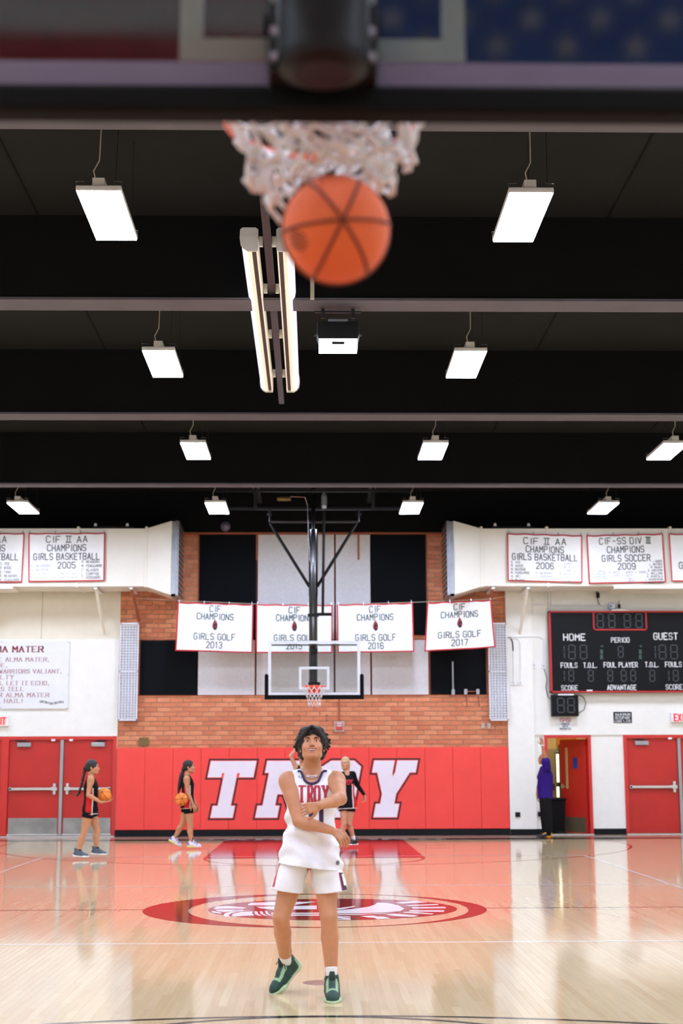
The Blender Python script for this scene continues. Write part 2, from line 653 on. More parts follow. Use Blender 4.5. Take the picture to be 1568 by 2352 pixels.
# ---- floor
fb = MB().box(-SX - .2, SX + .2, BACKY - .2, WY + .3, -.2, -.0008)
floor = fb.build('floor', 'maple_floor')
tag(floor, 'glossy pale maple gym floor', kind='structure')
planks = []
for ix in range(int(-4.6 / PLANK_W), int(4.6 / PLANK_W)):
    off = ((ix * .6180339) % 1) * PLANK_L
    for iy in range(-8, 4):
        y0 = iy * PLANK_L - off
        y1 = y0 + PLANK_L
        yc, xc = (y0 + y1) / 2, (ix + .5) * PLANK_W
        if y1 < -7.7 or y0 > 2.6:
            continue
        if abs(xc) > (y1 + 16) * .245 + .1:
            continue
        planks.append((math.hypot(xc, yc + 16), ix * PLANK_W, y0, y1))
planks.sort()
rest = MB()
for k, (d, x0, y0, y1) in enumerate(planks):
    m = MB() if k < 300 else rest
    e = .0004
    m.add([(x0 + e, y0 + e, -.0008), (x0 + PLANK_W - e, y0 + e, -.0008), (x0 + PLANK_W - e, y1 - e, -.0008), (x0 + e, y1 - e, -.0008),
           (x0 + e * 2, y0 + e * 2, 0), (x0 + PLANK_W - e * 2, y0 + e * 2, 0), (x0 + PLANK_W - e * 2, y1 - e * 2, 0), (x0 + e * 2, y1 - e * 2, 0)],
          [(4, 5, 6, 7), (0, 1, 5, 4), (1, 2, 6, 5), (2, 3, 7, 6), (3, 0, 4, 7)])
    if k < 300:
        m.build('floor_board', 'maple_floor', floor)
tag(rest.build('floor_boards', 'maple_floor', floor), kind='stuff')

# ---- painted markings (thin coats of paint on the boards)
Z1 = .0006


def strip(name, pts, w, m, z=Z1, parent=None):
    """painted line of width w along x, y points"""
    mb = MB()
    P = [Vector(p) for p in pts]
    L_, R_ = [], []
    for i, p in enumerate(P):
        t = (P[min(i + 1, len(P) - 1)] - P[max(i - 1, 0)]).normalized()
        n = Vector((-t.y, t.x)) * w / 2
        L_.append(p + n)
        R_.append(p - n)
    for i in range(len(P) - 1):
        mb.add([(*R_[i], z), (*R_[i + 1], z), (*L_[i + 1], z), (*L_[i], z)], [(0, 1, 2, 3)])
    return mb.build(name, m, parent or floor)


def arc(cx, cy, r, a0, a1, n=64):
    return [(cx + r * math.cos(math.radians(a0 + (a1 - a0) * i / n)), cy + r * math.sin(math.radians(a0 + (a1 - a0) * i / n))) for i in range(n + 1)]


LN = 'court_line'
strip(LN, [(-7.62, 0), (-1.83, 0)], .05, 'line_black')
strip(LN, [(1.83, 0), (7.62, 0)], .05, 'line_black')
for sx in (-1, 1):
    strip(LN, [(sx * 7.62, -HL), (sx * 7.62, HL)], .05, 'line_black')
    strip(LN, [(sx * 4.55, -9), (sx * 4.55, 9)], .05, 'line_white', Z1 * 2)
for y in (-3, 3):
    strip(LN, [(-5.6, y), (5.6, y)], .05, 'line_white', Z1 * 2)
for y in (-9, 9):
    strip(LN, [(-4.55, y), (4.55, y)], .05, 'line_white', Z1 * 3)
HOOP = HL - 1.22 - .38
for s in (-1, 1):
    pts = arc(0, HOOP, 6.02, 180, 360) if s > 0 else arc(0, -HOOP, 6.02, 180, 0)
    pts = [(pts[0][0], s * HL)] + pts + [(pts[-1][0], s * HL)]
    strip('three_point_line', pts, .05, 'line_red' if s > 0 else 'line_black')
    fy = s * (HL - 5.79)
    strip('free_throw_arc', arc(0, fy, 1.805, 180, 360) if s > 0 else arc(0, fy, 1.805, 180, 0), .05, 'line_red' if s > 0 else 'line_black')
key = MB().add([(-1.83, HL - 5.79, Z1 * 1.5), (1.83, HL - 5.79, Z1 * 1.5), (1.83, HL, Z1 * 1.5), (-1.83, HL, Z1 * 1.5)], [(0, 1, 2, 3)])
key.build('painted_key', 'key_red', floor)
key = MB().add([(-1.83, -HL, Z1 * 1.5), (1.83, -HL, Z1 * 1.5), (1.83, -HL + 5.79, Z1 * 1.5), (-1.83, -HL + 5.79, Z1 * 1.5)], [(0, 1, 2, 3)])
key.build('painted_key', 'key_red', floor)
for sx in (-1, 1):
    for yy in (11.3, 12.2):
        MB().add([(sx * 1.95, yy, Z1), (sx * 2.5, yy, Z1), (sx * 2.5, yy + .06, Z1), (sx * 1.95, yy + .06, Z1)],
                 [(0, 1, 2, 3) if sx > 0 else (3, 2, 1, 0)]).build('lane_mark', 'line_red', floor)
MB().add([(-9, HL, Z1 * 2), (9, HL, Z1 * 2), (9, HL + .55, Z1 * 2), (-9, HL + .55, Z1 * 2)], [(0, 1, 2, 3)]).build('baseline_band', 'line_black', floor)
MB().add([(-9, HL + .55, Z1 * 2), (9, HL + .55, Z1 * 2), (9, WY, Z1 * 2), (-9, WY, Z1 * 2)], [(0, 1, 2, 3)]).build('brown_apron', 'apron_brown', floor)
bl = MB()
text(bl, 'WARRIORS', .05, HL + .06, .44, w=5.2, t=.28, serif=True, f=lambda x, y: (x, y, Z1 * 3.5))
bl.build('baseline_lettering', 'logo_white', floor)
# small spot near the shooter
sp = atz(735, 2257, 0)
MB().flat(arc(sp.x, sp.y, .125, 0, 360, 40)[:-1], Z1).build('floor_spot', 'spot_brown', floor)

# ---- centre emblem
logo = MB()
n = 128
for i in range(n):
    q = []
    for k in (i, i + 1):
        a = 2 * math.pi * k / n
        q.append((1.83 * math.cos(a), 1.83 * math.sin(a)))
        q.append((.145 + 1.49 * math.cos(a), 1.765 * math.sin(a)))
    logo.add([(*q[0], Z1 * 2), (*q[2], Z1 * 2), (*q[3], Z1 * 2), (*q[1], Z1 * 2)], [(0, 1, 2, 3)])
emb = logo.build('centre_emblem', 'logo_red', floor)
disc = MB().flat([(.19 + 1.33 * math.cos(a), 1.17 * math.sin(a)) for a in [2 * math.pi * k / 96 for k in range(96)]], Z1 * 2)
disc.build('emblem_disc', 'logo_red', emb)


def fz(s):
    if s == 7:
        return lambda u, v: atz(320 + u / 3.733, 2040 + v / 3.733, 0)
    if s == 8:
        return lambda u, v: atz(720 + u / 3.824, 2040 + v / 3.824, 0)
    return lambda u, v: atz(u, v, 0)


helm = [(7, [(635, 175), (665, 157), (760, 155), (925, 168), (890, 178), (760, 177), (650, 181)]),
        (7, [(650, 185), (900, 187), (860, 198), (720, 205), (670, 200)]),
        (7, [(612, 200), (640, 198), (705, 212), (700, 220), (630, 212)]),
        (7, [(720, 235), (735, 215), (800, 197), (960, 189), (880, 200), (790, 214), (765, 235), (780, 248), (740, 250)]),
        (7, [(790, 240), (800, 222), (870, 205), (975, 200), (965, 215), (985, 235), (900, 238), (820, 245)]),
        (7, [(985, 200), (1010, 200), (1020, 225), (1050, 238), (1020, 238), (990, 225)]),
        (7, [(1030, 200), (1055, 200), (1065, 222), (1095, 237), (1068, 237), (1040, 222)]),
        (7, [(1075, 198), (1095, 198), (1105, 220), (1135, 235), (1110, 235), (1085, 220)]),
        (7, [(930, 140), (960, 127), (1060, 122), (1300, 118), (1520, 118), (1400, 135), (1300, 150), (1000, 150), (935, 148)]),
        (7, [(1000, 160), (1140, 158), (1520, 150), (1520, 182), (1140, 185), (1040, 175)]),
        (7, [(1130, 212), (1540, 212), (1540, 222), (1130, 222)]),
        (7, [(1130, 228), (1540, 228), (1540, 238), (1130, 238)]),
        (8, [(560, 128), (640, 130), (740, 150), (797, 182), (760, 203), (640, 214), (420, 222), (100, 226), (100, 205), (200, 198), (360, 182), (480, 165), (540, 145)]),
        (8, [(100, 192), (360, 158), (370, 163), (250, 188), (100, 200)]),
        (8, [(60, 232), (420, 228), (640, 219), (700, 219), (420, 236), (60, 240)])]
plume = [(8, [(690, 130), (900, 112), (1000, 128), (780, 138)]), (8, [(800, 150), (1090, 140), (1098, 150), (840, 160)]),
         (8, [(860, 168), (1155, 165), (1163, 178), (870, 182)]), (8, [(850, 195), (1150, 195), (1140, 210), (830, 207)]),
         (8, [(800, 210), (900, 211), (1055, 225), (1040, 232), (780, 217)])]
lett = [(8, [(620, 232), (720, 226), (920, 243), (880, 253), (700, 246)]), (8, [(405, 246), (520, 240), (560, 250), (620, 252), (680, 268), (560, 275), (530, 262), (480, 260)]),
        (8, [(200, 248), (325, 250), (325, 258), (240, 257), (325, 266), (325, 280), (200, 279), (200, 271), (280, 272), (200, 262)])]
for nm, L_ in (('emblem_helmet', helm), ('emblem_plume', plume), ('emblem_lettering', lett)):
    m = MB()
    for s, pl in L_:
        g = fz(s)
        m.flat([(g(u, v).x, g(u, v).y) for u, v in pl], Z1 * 3.4)
    m.build(nm, 'logo_white', emb)

# ---- far wall
tag(MB().box(BX0, BX1, WY + .018, WY + .35, 0, DECK).build('wall_back', 'mortar'), 'brick end wall behind the far basket', kind='structure')
wall_back = bpy.data.objects['wall_back']
PAN = []   # openings for the sound panels, filled below: (x0, x1, z0, z1)
BP = .1025
BL = .286


def hidden_by(x0, x1, z0, z1):
    return any(x0 > a + .01 and x1 < b - .01 and z0 > c + .01 and z1 < d - .01 for a, b, c, d in PAN)


top_r = (6.62, 5.09)
pan_px = [('black', 457, 588, 1228, 1470), ('white', 592, 767, 1228, 1470), ('white', 771, 850, 1228, 1470), ('black', 852, 978, 1228, 1460),
          ('black', 322, 452, 1470, 1597), ('white', 455, 585, 1470, 1597), ('white', 589, 766, 1470, 1597), ('white', 770, 850, 1470, 1597),
          ('white', 854, 983, 1470, 1597), ('black', 988, 1115, 1470, 1597)]
for c, a, b, t, u in pan_px:
    p, q = at(a, (t + u) / 2, WY), at(b, (t + u) / 2, WY)
    PAN.append((p.x, q.x, at(720, u, WY).z, at(720, t, WY).z))
bricks = [MB(), MB(), MB()]
z = 1.86
row = 0
meshes = {}
count = 0
rnd = random.Random(3)
while z < 7.5:
    x = BX0 - (BL / 2 if row % 2 else 0)
    while x < BX1:
        x0, x1 = max(x, BX0), min(x + BL - .016, BX1)
        z0, z1 = z, z + BP - .015
        if x1 - x0 > .05 and not hidden_by(x0, x1, z0, z1):
            dy = rnd.uniform(0, .004)
            k = rnd.choice((0, 0, 1, 1, 2))
            if row < 10 and count < 300:
                key_ = (k, round(x1 - x0, 3))
                if key_ not in meshes:
                    ob = MB().cbox(-(x1 - x0) / 2, (x1 - x0) / 2, 0, .03, 0, z1 - z0, .003).build('brick', 'brick_' + 'abc'[k], wall_back, loc=((x0 + x1) / 2, WY + dy, z0))
                    meshes[key_] = ob.data
                    # mesh was written in wall coordinates: shift it home
                    for v in ob.data.vertices:
                        v.co += ob.location
                else:
                    ob = bpy.data.objects.new('brick', meshes[key_])
                    COL.objects.link(ob)
                    ob.parent = wall_back
                    ob.location = ((x0 + x1) / 2, WY + dy, z0)
                count += 1
            else:
                bricks[k].cbox(x0, x1, WY + dy, WY + .03, z0, z1, .003)
        x += BL
    z += BP
    row += 1
for k in range(3):
    tag(bricks[k].build('bricks', 'brick_' + 'abc'[k], wall_back), kind='stuff')


# painted walls left and right of the brick, cut round the doors
def wall_with(name, x0, x1, holes, m, label):
    mb = MB()
    xs = x0
    for a, b, zt in holes:
        mb.box(xs, a, WY - .0, WY + .35, 0, DECK)
        mb.box(a, b, WY - .0, WY + .35, zt, DECK)
        xs = b
    mb.box(xs, x1, WY - .0, WY + .35, 0, DECK)
    o = mb.build(name, m)
    return tag(o, label, kind='structure')


DZ = 2.15
D1 = (at(10, 1800, WY).x, at(266, 1800, WY).x)        # left double door opening with its frame
D3 = (at(1252, 1800, WY).x, at(1359, 1800, WY).x)     # open doorway
D4 = (at(1434, 1800, WY).x, at(1434, 1800, WY).x + 2.42)
D0 = (D1[0] - 2.5, D1[0])
wl = wall_with('wall_left_of_brick', -SX, BX0, [(D0[0], D0[1], DZ), (D1[0], D1[1], DZ)], 'cream_wall', 'cream painted wall left of the brick')
wr = wall_with('wall_right_of_brick', BX1, SX, [(D3[0], D3[1], DZ), (D4[0], D4[1], DZ)], 'white_wall_lit', 'white painted wall right of the brick')
# lower furring band that stands a little proud above the doors, and the pilaster
zb = at(200, 1468, WY).z
m = MB().box(-SX, BX0 - .002, WY - .04, WY, DZ, zb)
m.build('wall_panel', 'white_wall_lit', wl)  # same paint as the wall above; duct shade painted as a tone difference
MB().box(BX1, at(1226, 1700, WY).x, WY - .10, WY, 0, DECK).build('pilaster', 'white_wall_lit', wr)
MB().box(at(1226, 1700, WY).x, SX, WY - .035, WY, DZ, at(1400, 1468, WY).z + .75).build('wall_panel', 'white_wall_lit', wr)
mb = MB()
vj = at(97, 1400, WY).x
mb.box(vj - .008, vj + .008, WY - .006, WY, zb, 6)
mb.build('wall_joint', 'cable_white', wl)
mb = MB()
for px in (1255, 1261, 1268):
    x = at(px, 1420, WY - .04).x
    mb.box(x - .012, x + .012, WY - .06, WY - .036, at(1260, 1470 if px != 1261 else 1520, WY).z, 5.6)
mb.build('surface_conduit', 'white_wall_lit', wr)

# other walls and the roof
for nm, b, mm in (('wall_left', (-SX - .2, -SX, BACKY, WY, 0, DECK), 'cream_wall'), ('wall_right', (SX, SX + .2, BACKY, WY, 0, DECK), 'cream_wall'),
                  ('wall_behind_camera', (-SX, SX, BACKY - .2, BACKY, 0, DECK), 'cream_wall'),
                  ('ceiling', (-SX - .2, SX + .2, BACKY - .2, WY + .3, DECK, DECK + .2), 'deck_black')):
    tag(MB().box(*b).build(nm, mm), kind='structure')
ceiling = bpy.data.objects['ceiling']
m = MB()
for x in (-9, -6.1, -3.1, 3.3, 6.2, 9.2):
    m.box(x - .01, x + .01, BACKY, WY, DECK - .012, DECK)
m.build('deck_seam', 'ceiling_black', ceiling)
for y0, y1 in ((-16.2, -15.8), (-10.7, -10.3), (-5.35, -4.93), (-.57, -.18), (4.74, 5.12), (10.14, 10.44)):
    b = MB().box(-SX, SX, y0 + .02, y1 - .02, BEAM + .03, DECK).build('ceiling_beam', 'ceiling_black')
    tag(b, 'deep black roof beam crossing the gym', kind='structure')
    MB().box(-SX, SX, y0, y1, BEAM, BEAM + .03).build('beam_flange', 'beam_paint', b)
b = MB().box(-SX, SX, 16.0, WY, 6.66, DECK).build('ceiling_beam', 'ceiling_black')
tag(b, 'black roof beam along the far wall', kind='structure')
MB().box(BX0, BX1, WY - .06, WY + .02, 6.62, 6.66).build('timber_edge', 'brown_strip', b)

# baseboards
m = MB().box(BX0, BX1, WY - .09, WY + .02, 0, .13)
tag(m.build('baseboard_back', 'black_rubber'), kind='structure')
m = MB()
m.box(BX1, at(1226, 1700, WY).x, WY - .115, WY - .1, 0, .13)
m.box(at(1226, 1700, WY).x, D3[0], WY - .015, WY, 0, .13)
m.box(D3[1], D4[0], WY - .015, WY, 0, .13)
m.box(D4[1], SX, WY - .015, WY, 0, .13)
tag(m.build('baseboard_right', 'black_rubber'), kind='structure')


# ---- doors
def double_door(name, x0, x1, label, kick, visible=(0, 1)):
    f = .075
    d = MB()
    d.box(x0, x0 + f, WY - .03, WY + .12, 0, DZ).box(x1 - f, x1, WY - .03, WY + .12, 0, DZ).box(x0 + f, x1 - f, WY - .03, WY + .12, DZ - f, DZ)
    fr = d.build(name, 'frame_red')
    tag(fr, label, kind='structure')
    xm = (x0 + x1) / 2 + .02
    MB().box(xm - .035, xm + .035, WY - .02, WY + .10, 0, DZ - f).build('mullion', 'aluminium', fr, bevel=.006)
    MB().box(x0, x1, WY - .09, WY + .1, 0, .022).build('threshold', 'steel_bright', fr)
    for i, (a, b) in enumerate(((x0 + f, xm - .035), (xm + .035, x1 - f))):
        lf = MB().box(a + .004, b - .004, WY + .03, WY + .075, .03, DZ - f - .004).build('door_leaf', 'door_red', fr)
        inner, outer = (b, a) if i == 0 else (a, b)
        s = -1 if i == 0 else 1
        zc = 1.02
        bar = MB()
        xa, xb = sorted((inner + s * .16, outer - s * .03))
        bar.box(xa, xb, WY - .045, WY + .0, zc - .028, zc + .028)
        bar.box(min(inner + s * .04, inner + s * .17), max(inner + s * .04, inner + s * .17), WY - .05, WY + .03, zc - .04, zc + .04)
        bar.box(inner + s * .105 - .03, inner + s * .105 + .03, WY - .03, WY + .03, zc - .12, zc + .12)
        bar.box(outer - s * .06 - .025, outer - s * .06 + .025, WY - .045, WY + .03, zc - .04, zc + .04)
        bar.build('panic_bar', 'steel_bright', lf, bevel=.006)
        if kick:
            MB().box(a + .03, b - .03, WY + .024, WY + .03, .05, .40).build('kick_plate', 'steel_brushed', lf)
            MB().box(a + .01, b - .01, WY + .0, WY + .03, .03, .065).build('door_sweep', 'steel_bright', lf)
        cl = MB()
        cxx = outer - s * .33
        cl.box(cxx - .15, cxx + .15, WY - .04, WY + .03, DZ - f - .15, DZ - f - .06)
        cl.build('door_closer', 'aluminium', lf, bevel=.008)
        MB().tube([(cxx - s * .06, WY - .02, DZ - f - .05), (cxx + s * .2, WY - .05, DZ - f - .02), (cxx - .05 * s, WY - .06, DZ - f - .015)], .01, 6).build('closer_arm', 'steel_dark', lf)
        MB().box(inner + s * .12, inner + s * .2, WY - .035, WY + .02, DZ - f - .03, DZ - f + .015).build('strike', 'plastic_white', lf, bevel=.004)
    return fr


double_door('door_1', D1[0], D1[1], 'red double door with steel kick plates left of the mats', True)
double_door('door_2', D0[0], D0[1], 'red double door at the left picture edge', True)
double_door('door_4', D4[0], D4[1], 'red double door with push bars at the right edge', False)

# open doorway: frame, leaf swung into the lit room behind
f = .065
fr = MB().box(D3[0], D3[0] + f, WY - .03, WY + .16, 0, DZ).box(D3[1] - f, D3[1], WY - .03, WY + .16, 0, DZ).box(D3[0] + f, D3[1] - f, WY - .03, WY + .16, DZ - f, DZ).build('door_3', 'frame_red')
tag(fr, 'open red door to the lit storage room', kind='structure')
MB().box(D3[0], D3[1], WY - .09, WY + .2, 0, .02).build('threshold', 'steel_bright', fr)
hx, hy = D3[1] - f + .005, WY + .13
al = math.radians(59)
wv = Vector((-math.cos(al), math.sin(al), 0))
nv = Vector((-math.sin(al), -math.cos(al), 0))   # towards the gym
LW = .86


def leafbox(mb, u0, u1, z0, z1, d0, d1):
    o = Vector((hx, hy, 0))
    v = []
    for zz in (z0, z1):
        for d in (d0, d1):
            for u in (u0, u1):
                p = o + wv * u + nv * d
                v.append((p.x, p.y, zz))
    return mb.add(v, [(0, 1, 3, 2), (4, 6, 7, 5), (0, 4, 5, 1), (2, 3, 7, 6), (0, 2, 6, 4), (1, 5, 7, 3)])


m = MB()
leafbox(m, 0, .60, .02, 2.06, 0, .045)
leafbox(m, .70, LW, .02, 2.06, 0, .045)
leafbox(m, .60, .70, .02, .98, 0, .045)
leafbox(m, .60, .70, 1.88, 2.06, 0, .045)
lf = m.build('door_leaf', 'door_red', fr)
m = MB()
leafbox(m, .60, .70, .98, 1.88, .015, .03)
m.build('vision_pane', 'glass_door', lf)
m = MB()
leafbox(m, .06, LW - .02, .04, .36, .045, .05)
m.build('kick_plate', 'kick_bronze', lf)
m = MB()
leafbox(m, .76, .83, .98, 1.08, .045, .06)
leafbox(m, .66, .80, 1.015, 1.04, .085, .105)
leafbox(m, .785, .81, 1.015, 1.04, .05, .1)
m.build('door_handle', 'steel_bright', lf)
m = MB()
leafbox(m, .28, .43, 1.42, 1.66, .045, .05)
sg = m.build('room_sign', 'sign_blue', lf)
m = MB()
for zz in (.35, 1.05, 1.75):
    p = Vector((hx + .03, WY - .01, 0))
    m.tube([(p.x, p.y, zz), (p.x, p.y, zz + .1)], .01, 8)
m.build('hinge', 'aluminium', fr)

# storage room behind the doorway
rx0, rx1, ry1 = 4.0, 8.6, 20.2
m = MB()
m.box(rx0, rx1, ry1, ry1 + .1, 0, 3).box(rx0 - .1, rx0, WY + .35, ry1, 0, 3).box(rx1, rx1 + .1, WY + .35, ry1, 0, 3)
m.box(rx0, rx1, WY + .35, ry1, 3, 3.1)
tag(m.build('wall_storage_room', 'room_yellow'), 'yellow walls of the room behind the open door', kind='structure')
tag(MB().box(rx0 - .1, rx1 + .1, WY + .3, ry1 + .1, -.1, -.0008).build('floor_storage_room', 'apron_brown'), kind='structure')
m = MB().box(6.0, 6.5, ry1 - .03, ry1, 1.9, 3)
tag(m.build('wall_orange_panel', 'room_orange'), kind='structure')

# ================================================================== THINGS ON THE FAR WALL
# ---- sound panels
names = ['leftmost black sound panel of the upper row', 'widest white sound panel of the upper row, behind the basket post',
         'narrow white sound panel of the upper row, right of the post', 'right black sound panel of the upper row',
         'leftmost black sound panel of the lower row, beside the wire grille', 'leftmost white sound panel of the lower row',
         'white lower sound panel seen through the left of the glass backboard', 'white lower sound panel at the right rim of the backboard',
         'rightmost white sound panel of the lower row', 'rightmost black sound panel of the lower row with a pole before it']
for (c, *_), (a, b, z0, z1), lb in zip(pan_px, PAN, names):
    r = empty('sound_panel', ((a + b) / 2, WY, z0), lb, 'sound panel', 'sound panels on the brick wall')
    MB().box(a - .03, b + .03, WY - .012, WY + .017, z0, z1 + .02).build('panel_frame', 'brown_strip', r)
    MB().box(a, b, WY - .035, WY - .012, z0 + .01, z1 - .005).build('panel_face', 'black_fabric' if c == 'black' else 'grey_panel', r, bevel=.004)
for px, y0, y1 in ((590, 1228, 1287), (823, 1228, 1286)):
    p = at(px, 1250, WY - .05)
    o = MB().box(p.x - .02, p.x + .02, WY - .06, WY - .036, at(px, y1, WY).z, at(px, y0, WY).z).build('wall_strip', 'brown_strip', loc=(p.x, WY - .05, 6))
    tag(o, 'short brown strip hanging at the %s of the widest white panel' % ('left top corner' if px < 700 else 'right top, on the narrow panel'), 'strip')

# ---- red wall mats with the big letters
mats = empty('wall_padding', (0, WY, .15), 'red vinyl wall mats with big white block letters behind the far basket', 'wall mats')
mx0, mx1 = at(267, 1810, WY - .06).x, at(1168.5, 1810, WY - .06).x
mz0, mz1 = at(717, 1905, WY - .06).z, at(717, 1717, WY - .06).z
MY = WY - .065
nm = 14
for i in range(nm):
    a, b = mx0 + (mx1 - mx0) * i / nm, mx0 + (mx1 - mx0) * (i + 1) / nm
    MB().box(a + .0015, b - .0015, MY, WY - .005, mz0, mz1).build('mat_panel', 'red_vinyl', mats, bevel=.008)
T_ = [(50, 365), (344, 365), (344, 260), (251, 260), (251, 288), (235, 288), (235, 76), (262, 76), (262, 0), (120, 0), (120, 76), (152, 76), (152, 288), (138, 288), (138, 260), (50, 260)]
R_ = [(414, 365), (640, 365), (700, 320), (700, 205), (655, 165), (700, 76), (735, 76), (735, 0), (640, 0), (560, 150), (520, 150), (520, 76), (548, 76), (548, 0), (408, 0), (408, 76), (440, 76), (440, 288), (414, 288)]
O_ = [(828, 365), (976, 365), (1027, 325), (1027, 45), (975, 0), (828, 0), (775, 45), (775, 325)]
Y_ = [(1106, 365), (1238, 365), (1238, 290), (1243, 258), (1256, 290), (1256, 365), (1388, 365), (1388, 288), (1350, 288), (1286, 150), (1286, 85), (1318, 85), (1318, 0), (1168, 0), (1168, 85), (1196, 85), (1196, 150), (1140, 288), (1106, 288)]
TS = [(50, 365), (344, 365), (344, 260), (235, 260), (235, 76), (262, 76), (262, 0), (120, 0), (120, 76), (152, 76), (152, 260), (50, 260)]
YS = [(1106, 365), (1388, 365), (1388, 288), (1350, 288), (1286, 150), (1286, 85), (1318, 85), (1318, 0), (1168, 0), (1168, 85), (1196, 85), (1196, 150), (1140, 288), (1106, 288)]
RH = [(530, 225), (595, 225), (612, 240), (612, 275), (595, 290), (530, 290)]
OH = [(875, 290), (930, 290), (945, 275), (945, 92), (930, 76), (875, 76), (860, 92), (860, 275)]
base = at(440, 1878.6, MY)
topp = at(440, 1878.6 - 365 / 2.8, MY)
U = (topp.z - base.z) / 365
xa, xb = at(440, 1878, MY).x, at(1000, 1878, MY).x
UX = (xb - xa) / 560 / 2.8


def big(poly):
    return [(xa + (x + .19 * y) * UX, base.z + y * U) for x, y in poly]


for nm_, poly, hole, outer in (('T', T_, None, TS), ('R', R_, RH, R_), ('O', O_, OH, O_), ('Y', Y_, None, YS)):
    P = big(outer)
    lt = MB().prism(offset_poly(P, .05), MY - .0015, MY).build('mat_letter', 'black_print', mats)
    MB().prism(offset_poly(P, .015), MY - .0025, MY - .0015).build('letter_keyline', 'red_print', lt)
    P = big(poly)
    MB().prism(P, MY - .0035, MY - .0025).build('letter_face', 'white_print', lt)
    if nm_ == 'Y':
        MB().prism(big([(1244, 370), (1250, 370), (1252, 290), (1243, 270), (1242, 290)]), MY - .003, MY - .0025).build('letter_notch', 'black_print', lt)
    if hole:
        h = big(hole)
        MB().prism(h, MY - .0045, MY - .0035).build('letter_keyline', 'red_print', lt)
        MB().prism(offset_poly(h, -.015), MY - .0055, MY - .0045).build('letter_edge', 'black_print', lt)
        MB().prism(offset_poly(h, -.05), MY - .0065, MY - .0055).build('letter_counter', 'red_print', lt)


# ---- banners
def banner(name, px, Y, lines, label, group=None, wave=.02, names=None, crest=None, parent=None, seed=0, rod=True):
    """px: four corners of the cloth (tl, tr, br, bl); lines: (text, height, centre from top, width, ink, align)"""
    C4 = [at(a, b, Y) for a, b in px]
    W_ = (C4[1] - C4[0]).length
    H_ = (C4[3] - C4[0]).length
    rr = random.Random(seed)
    ph = [rr.uniform(0, 6) for _ in range(4)]

    def S(x, y, off=0):
        u, v = x / W_, y / H_
        p = (C4[0] * (1 - u) + C4[1] * u) * (1 - v) + (C4[3] * (1 - u) + C4[2] * u) * v
        w = wave * (math.sin(u * 7 + ph[0] + v * 2) + .5 * math.sin(u * 15 + ph[1] - v * 4)) * (.3 + .7 * v)
        sag = -.012 * math.sin(math.pi * 4 * u) ** 2 * (1 - v)
        return Vector((p.x, p.y - off + w, p.z + sag))
    root = empty(name, tuple((C4[3] + C4[2]) / 2), label, 'banner', group)
    b = .03
    us = [0, b] + [b + (W_ - 2 * b) * i / 30 for i in range(1, 30)] + [W_ - b, W_]
    vs = [0, b] + [b + (H_ - 2 * b) * i / 16 for i in range(1, 16)] + [H_ - b, H_]
    grid = MB()
    nu, nv = len(us), len(vs)
    grid.v = [tuple(S(u_, v_)) for v_ in vs for u_ in us]
    for j in range(nv - 1):
        for i in range(nu - 1):
            grid.f.append(((j + 1) * nu + i, (j + 1) * nu + i + 1, j * nu + i + 1, j * nu + i))
            grid.m.append(1 if i in (0, nu - 2) or j in (0, nv - 2) else 0)
    o = grid.build('cloth', ['banner_cloth', 'banner_red'], root, smooth=True)
    so = o.modifiers.new('t', 'SOLIDIFY')
    so.thickness = .003
    so.offset = -1
    f = lambda x, z: S(x, H_ - z, .007)
    for ink in sorted(set(l[4] for l in lines)):
        m = MB()
        for l in lines:
            if l[4] == ink:
                if m.f and ink != 'ink_faint':
                    m.build('lettering', ink, root)
                    m = MB()
                tx, h, cy, w, _, al = l[:6]
                cx = {'c': W_ / 2, 'l': .06, 'r': W_ - .06}[al] if len(l) < 7 else l[6] * W_
                text(m, tx, cx, H_ - cy - h * .44, h * .88, w=w, t=(.13 if ink == 'ink_teal' else .125), f=f, align=al)
        o = m.build('lettering' if ink != 'ink_faint' else 'roster', ink, root)
        if ink == 'ink_faint':
            tag(o, kind='stuff')
    if crest:
        cy = crest
        cx = W_ / 2
        m = MB()
        sh = [(-.05, .03), (-.035, .075), (0, .1), (.045, .08), (.06, 0), (.05, -.06), (.01, -.1), (-.03, -.07), (-.055, -.02)]
        m.add([f(cx + a, H_ - cy + c) for a, c in sh], [tuple(range(len(sh)))[::-1]])
        for k in range(5):
            m.add([f(cx - .03 + k * .012, H_ - cy + .09), f(cx - .02 + k * .012, H_ - cy + .09), f(cx - .015 + k * .014, H_ - cy + .145 - abs(k - 2) * .01)], [(0, 1, 2)])
        em = m.build('crest', 'ink_black', root)
        f2 = lambda x, z: S(x, H_ - z, .010)
        m = MB()
        for pl in ([(-.05, .03), (-.035, .075), (-.02, .06), (-.03, 0), (-.02, -.07), (-.045, -.03)], [(0, .08), (.03, .07), (.02, .03), (-.005, .05)],
                   [(.0, 0), (.05, -.02), (.045, -.04), (.0, -.02)], [(-.02, .1), (.02, .1), (.01, .13), (-.01, .13)]):
            m.add([f2(cx + a, H_ - cy + c) for a, c in pl], [tuple(range(len(pl)))[::-1]])
        m.build('crest_detail', 'banner_red', em)
    for u in (.02, .35, .68, .98):
        p = S(u * W_, 0)
        MB().tube([(p.x, p.y - .01, p.z - .02), (p.x, p.y - .005, p.z + .05)], .008, 6).build('banner_clip', 'steel_bright', root)
    return root


K = 'ink_black'
Tn = 'ink_teal'


def golf(px, yr, lab, seed, wave=.02):
    L_ = [('CIF', .15, .125, .24, Tn, 'c'), ('CHAMPIONS', .15, .295, .78, Tn, 'c'), ('GIRLS GOLF', .15, .735, .87, Tn, 'c'), (yr, .15, .915, .33, Tn, 'c')]
    return banner('championship_banner', px, 15.3, L_, lab, 'golf banners on the line', wave=wave, crest=.50, seed=seed)


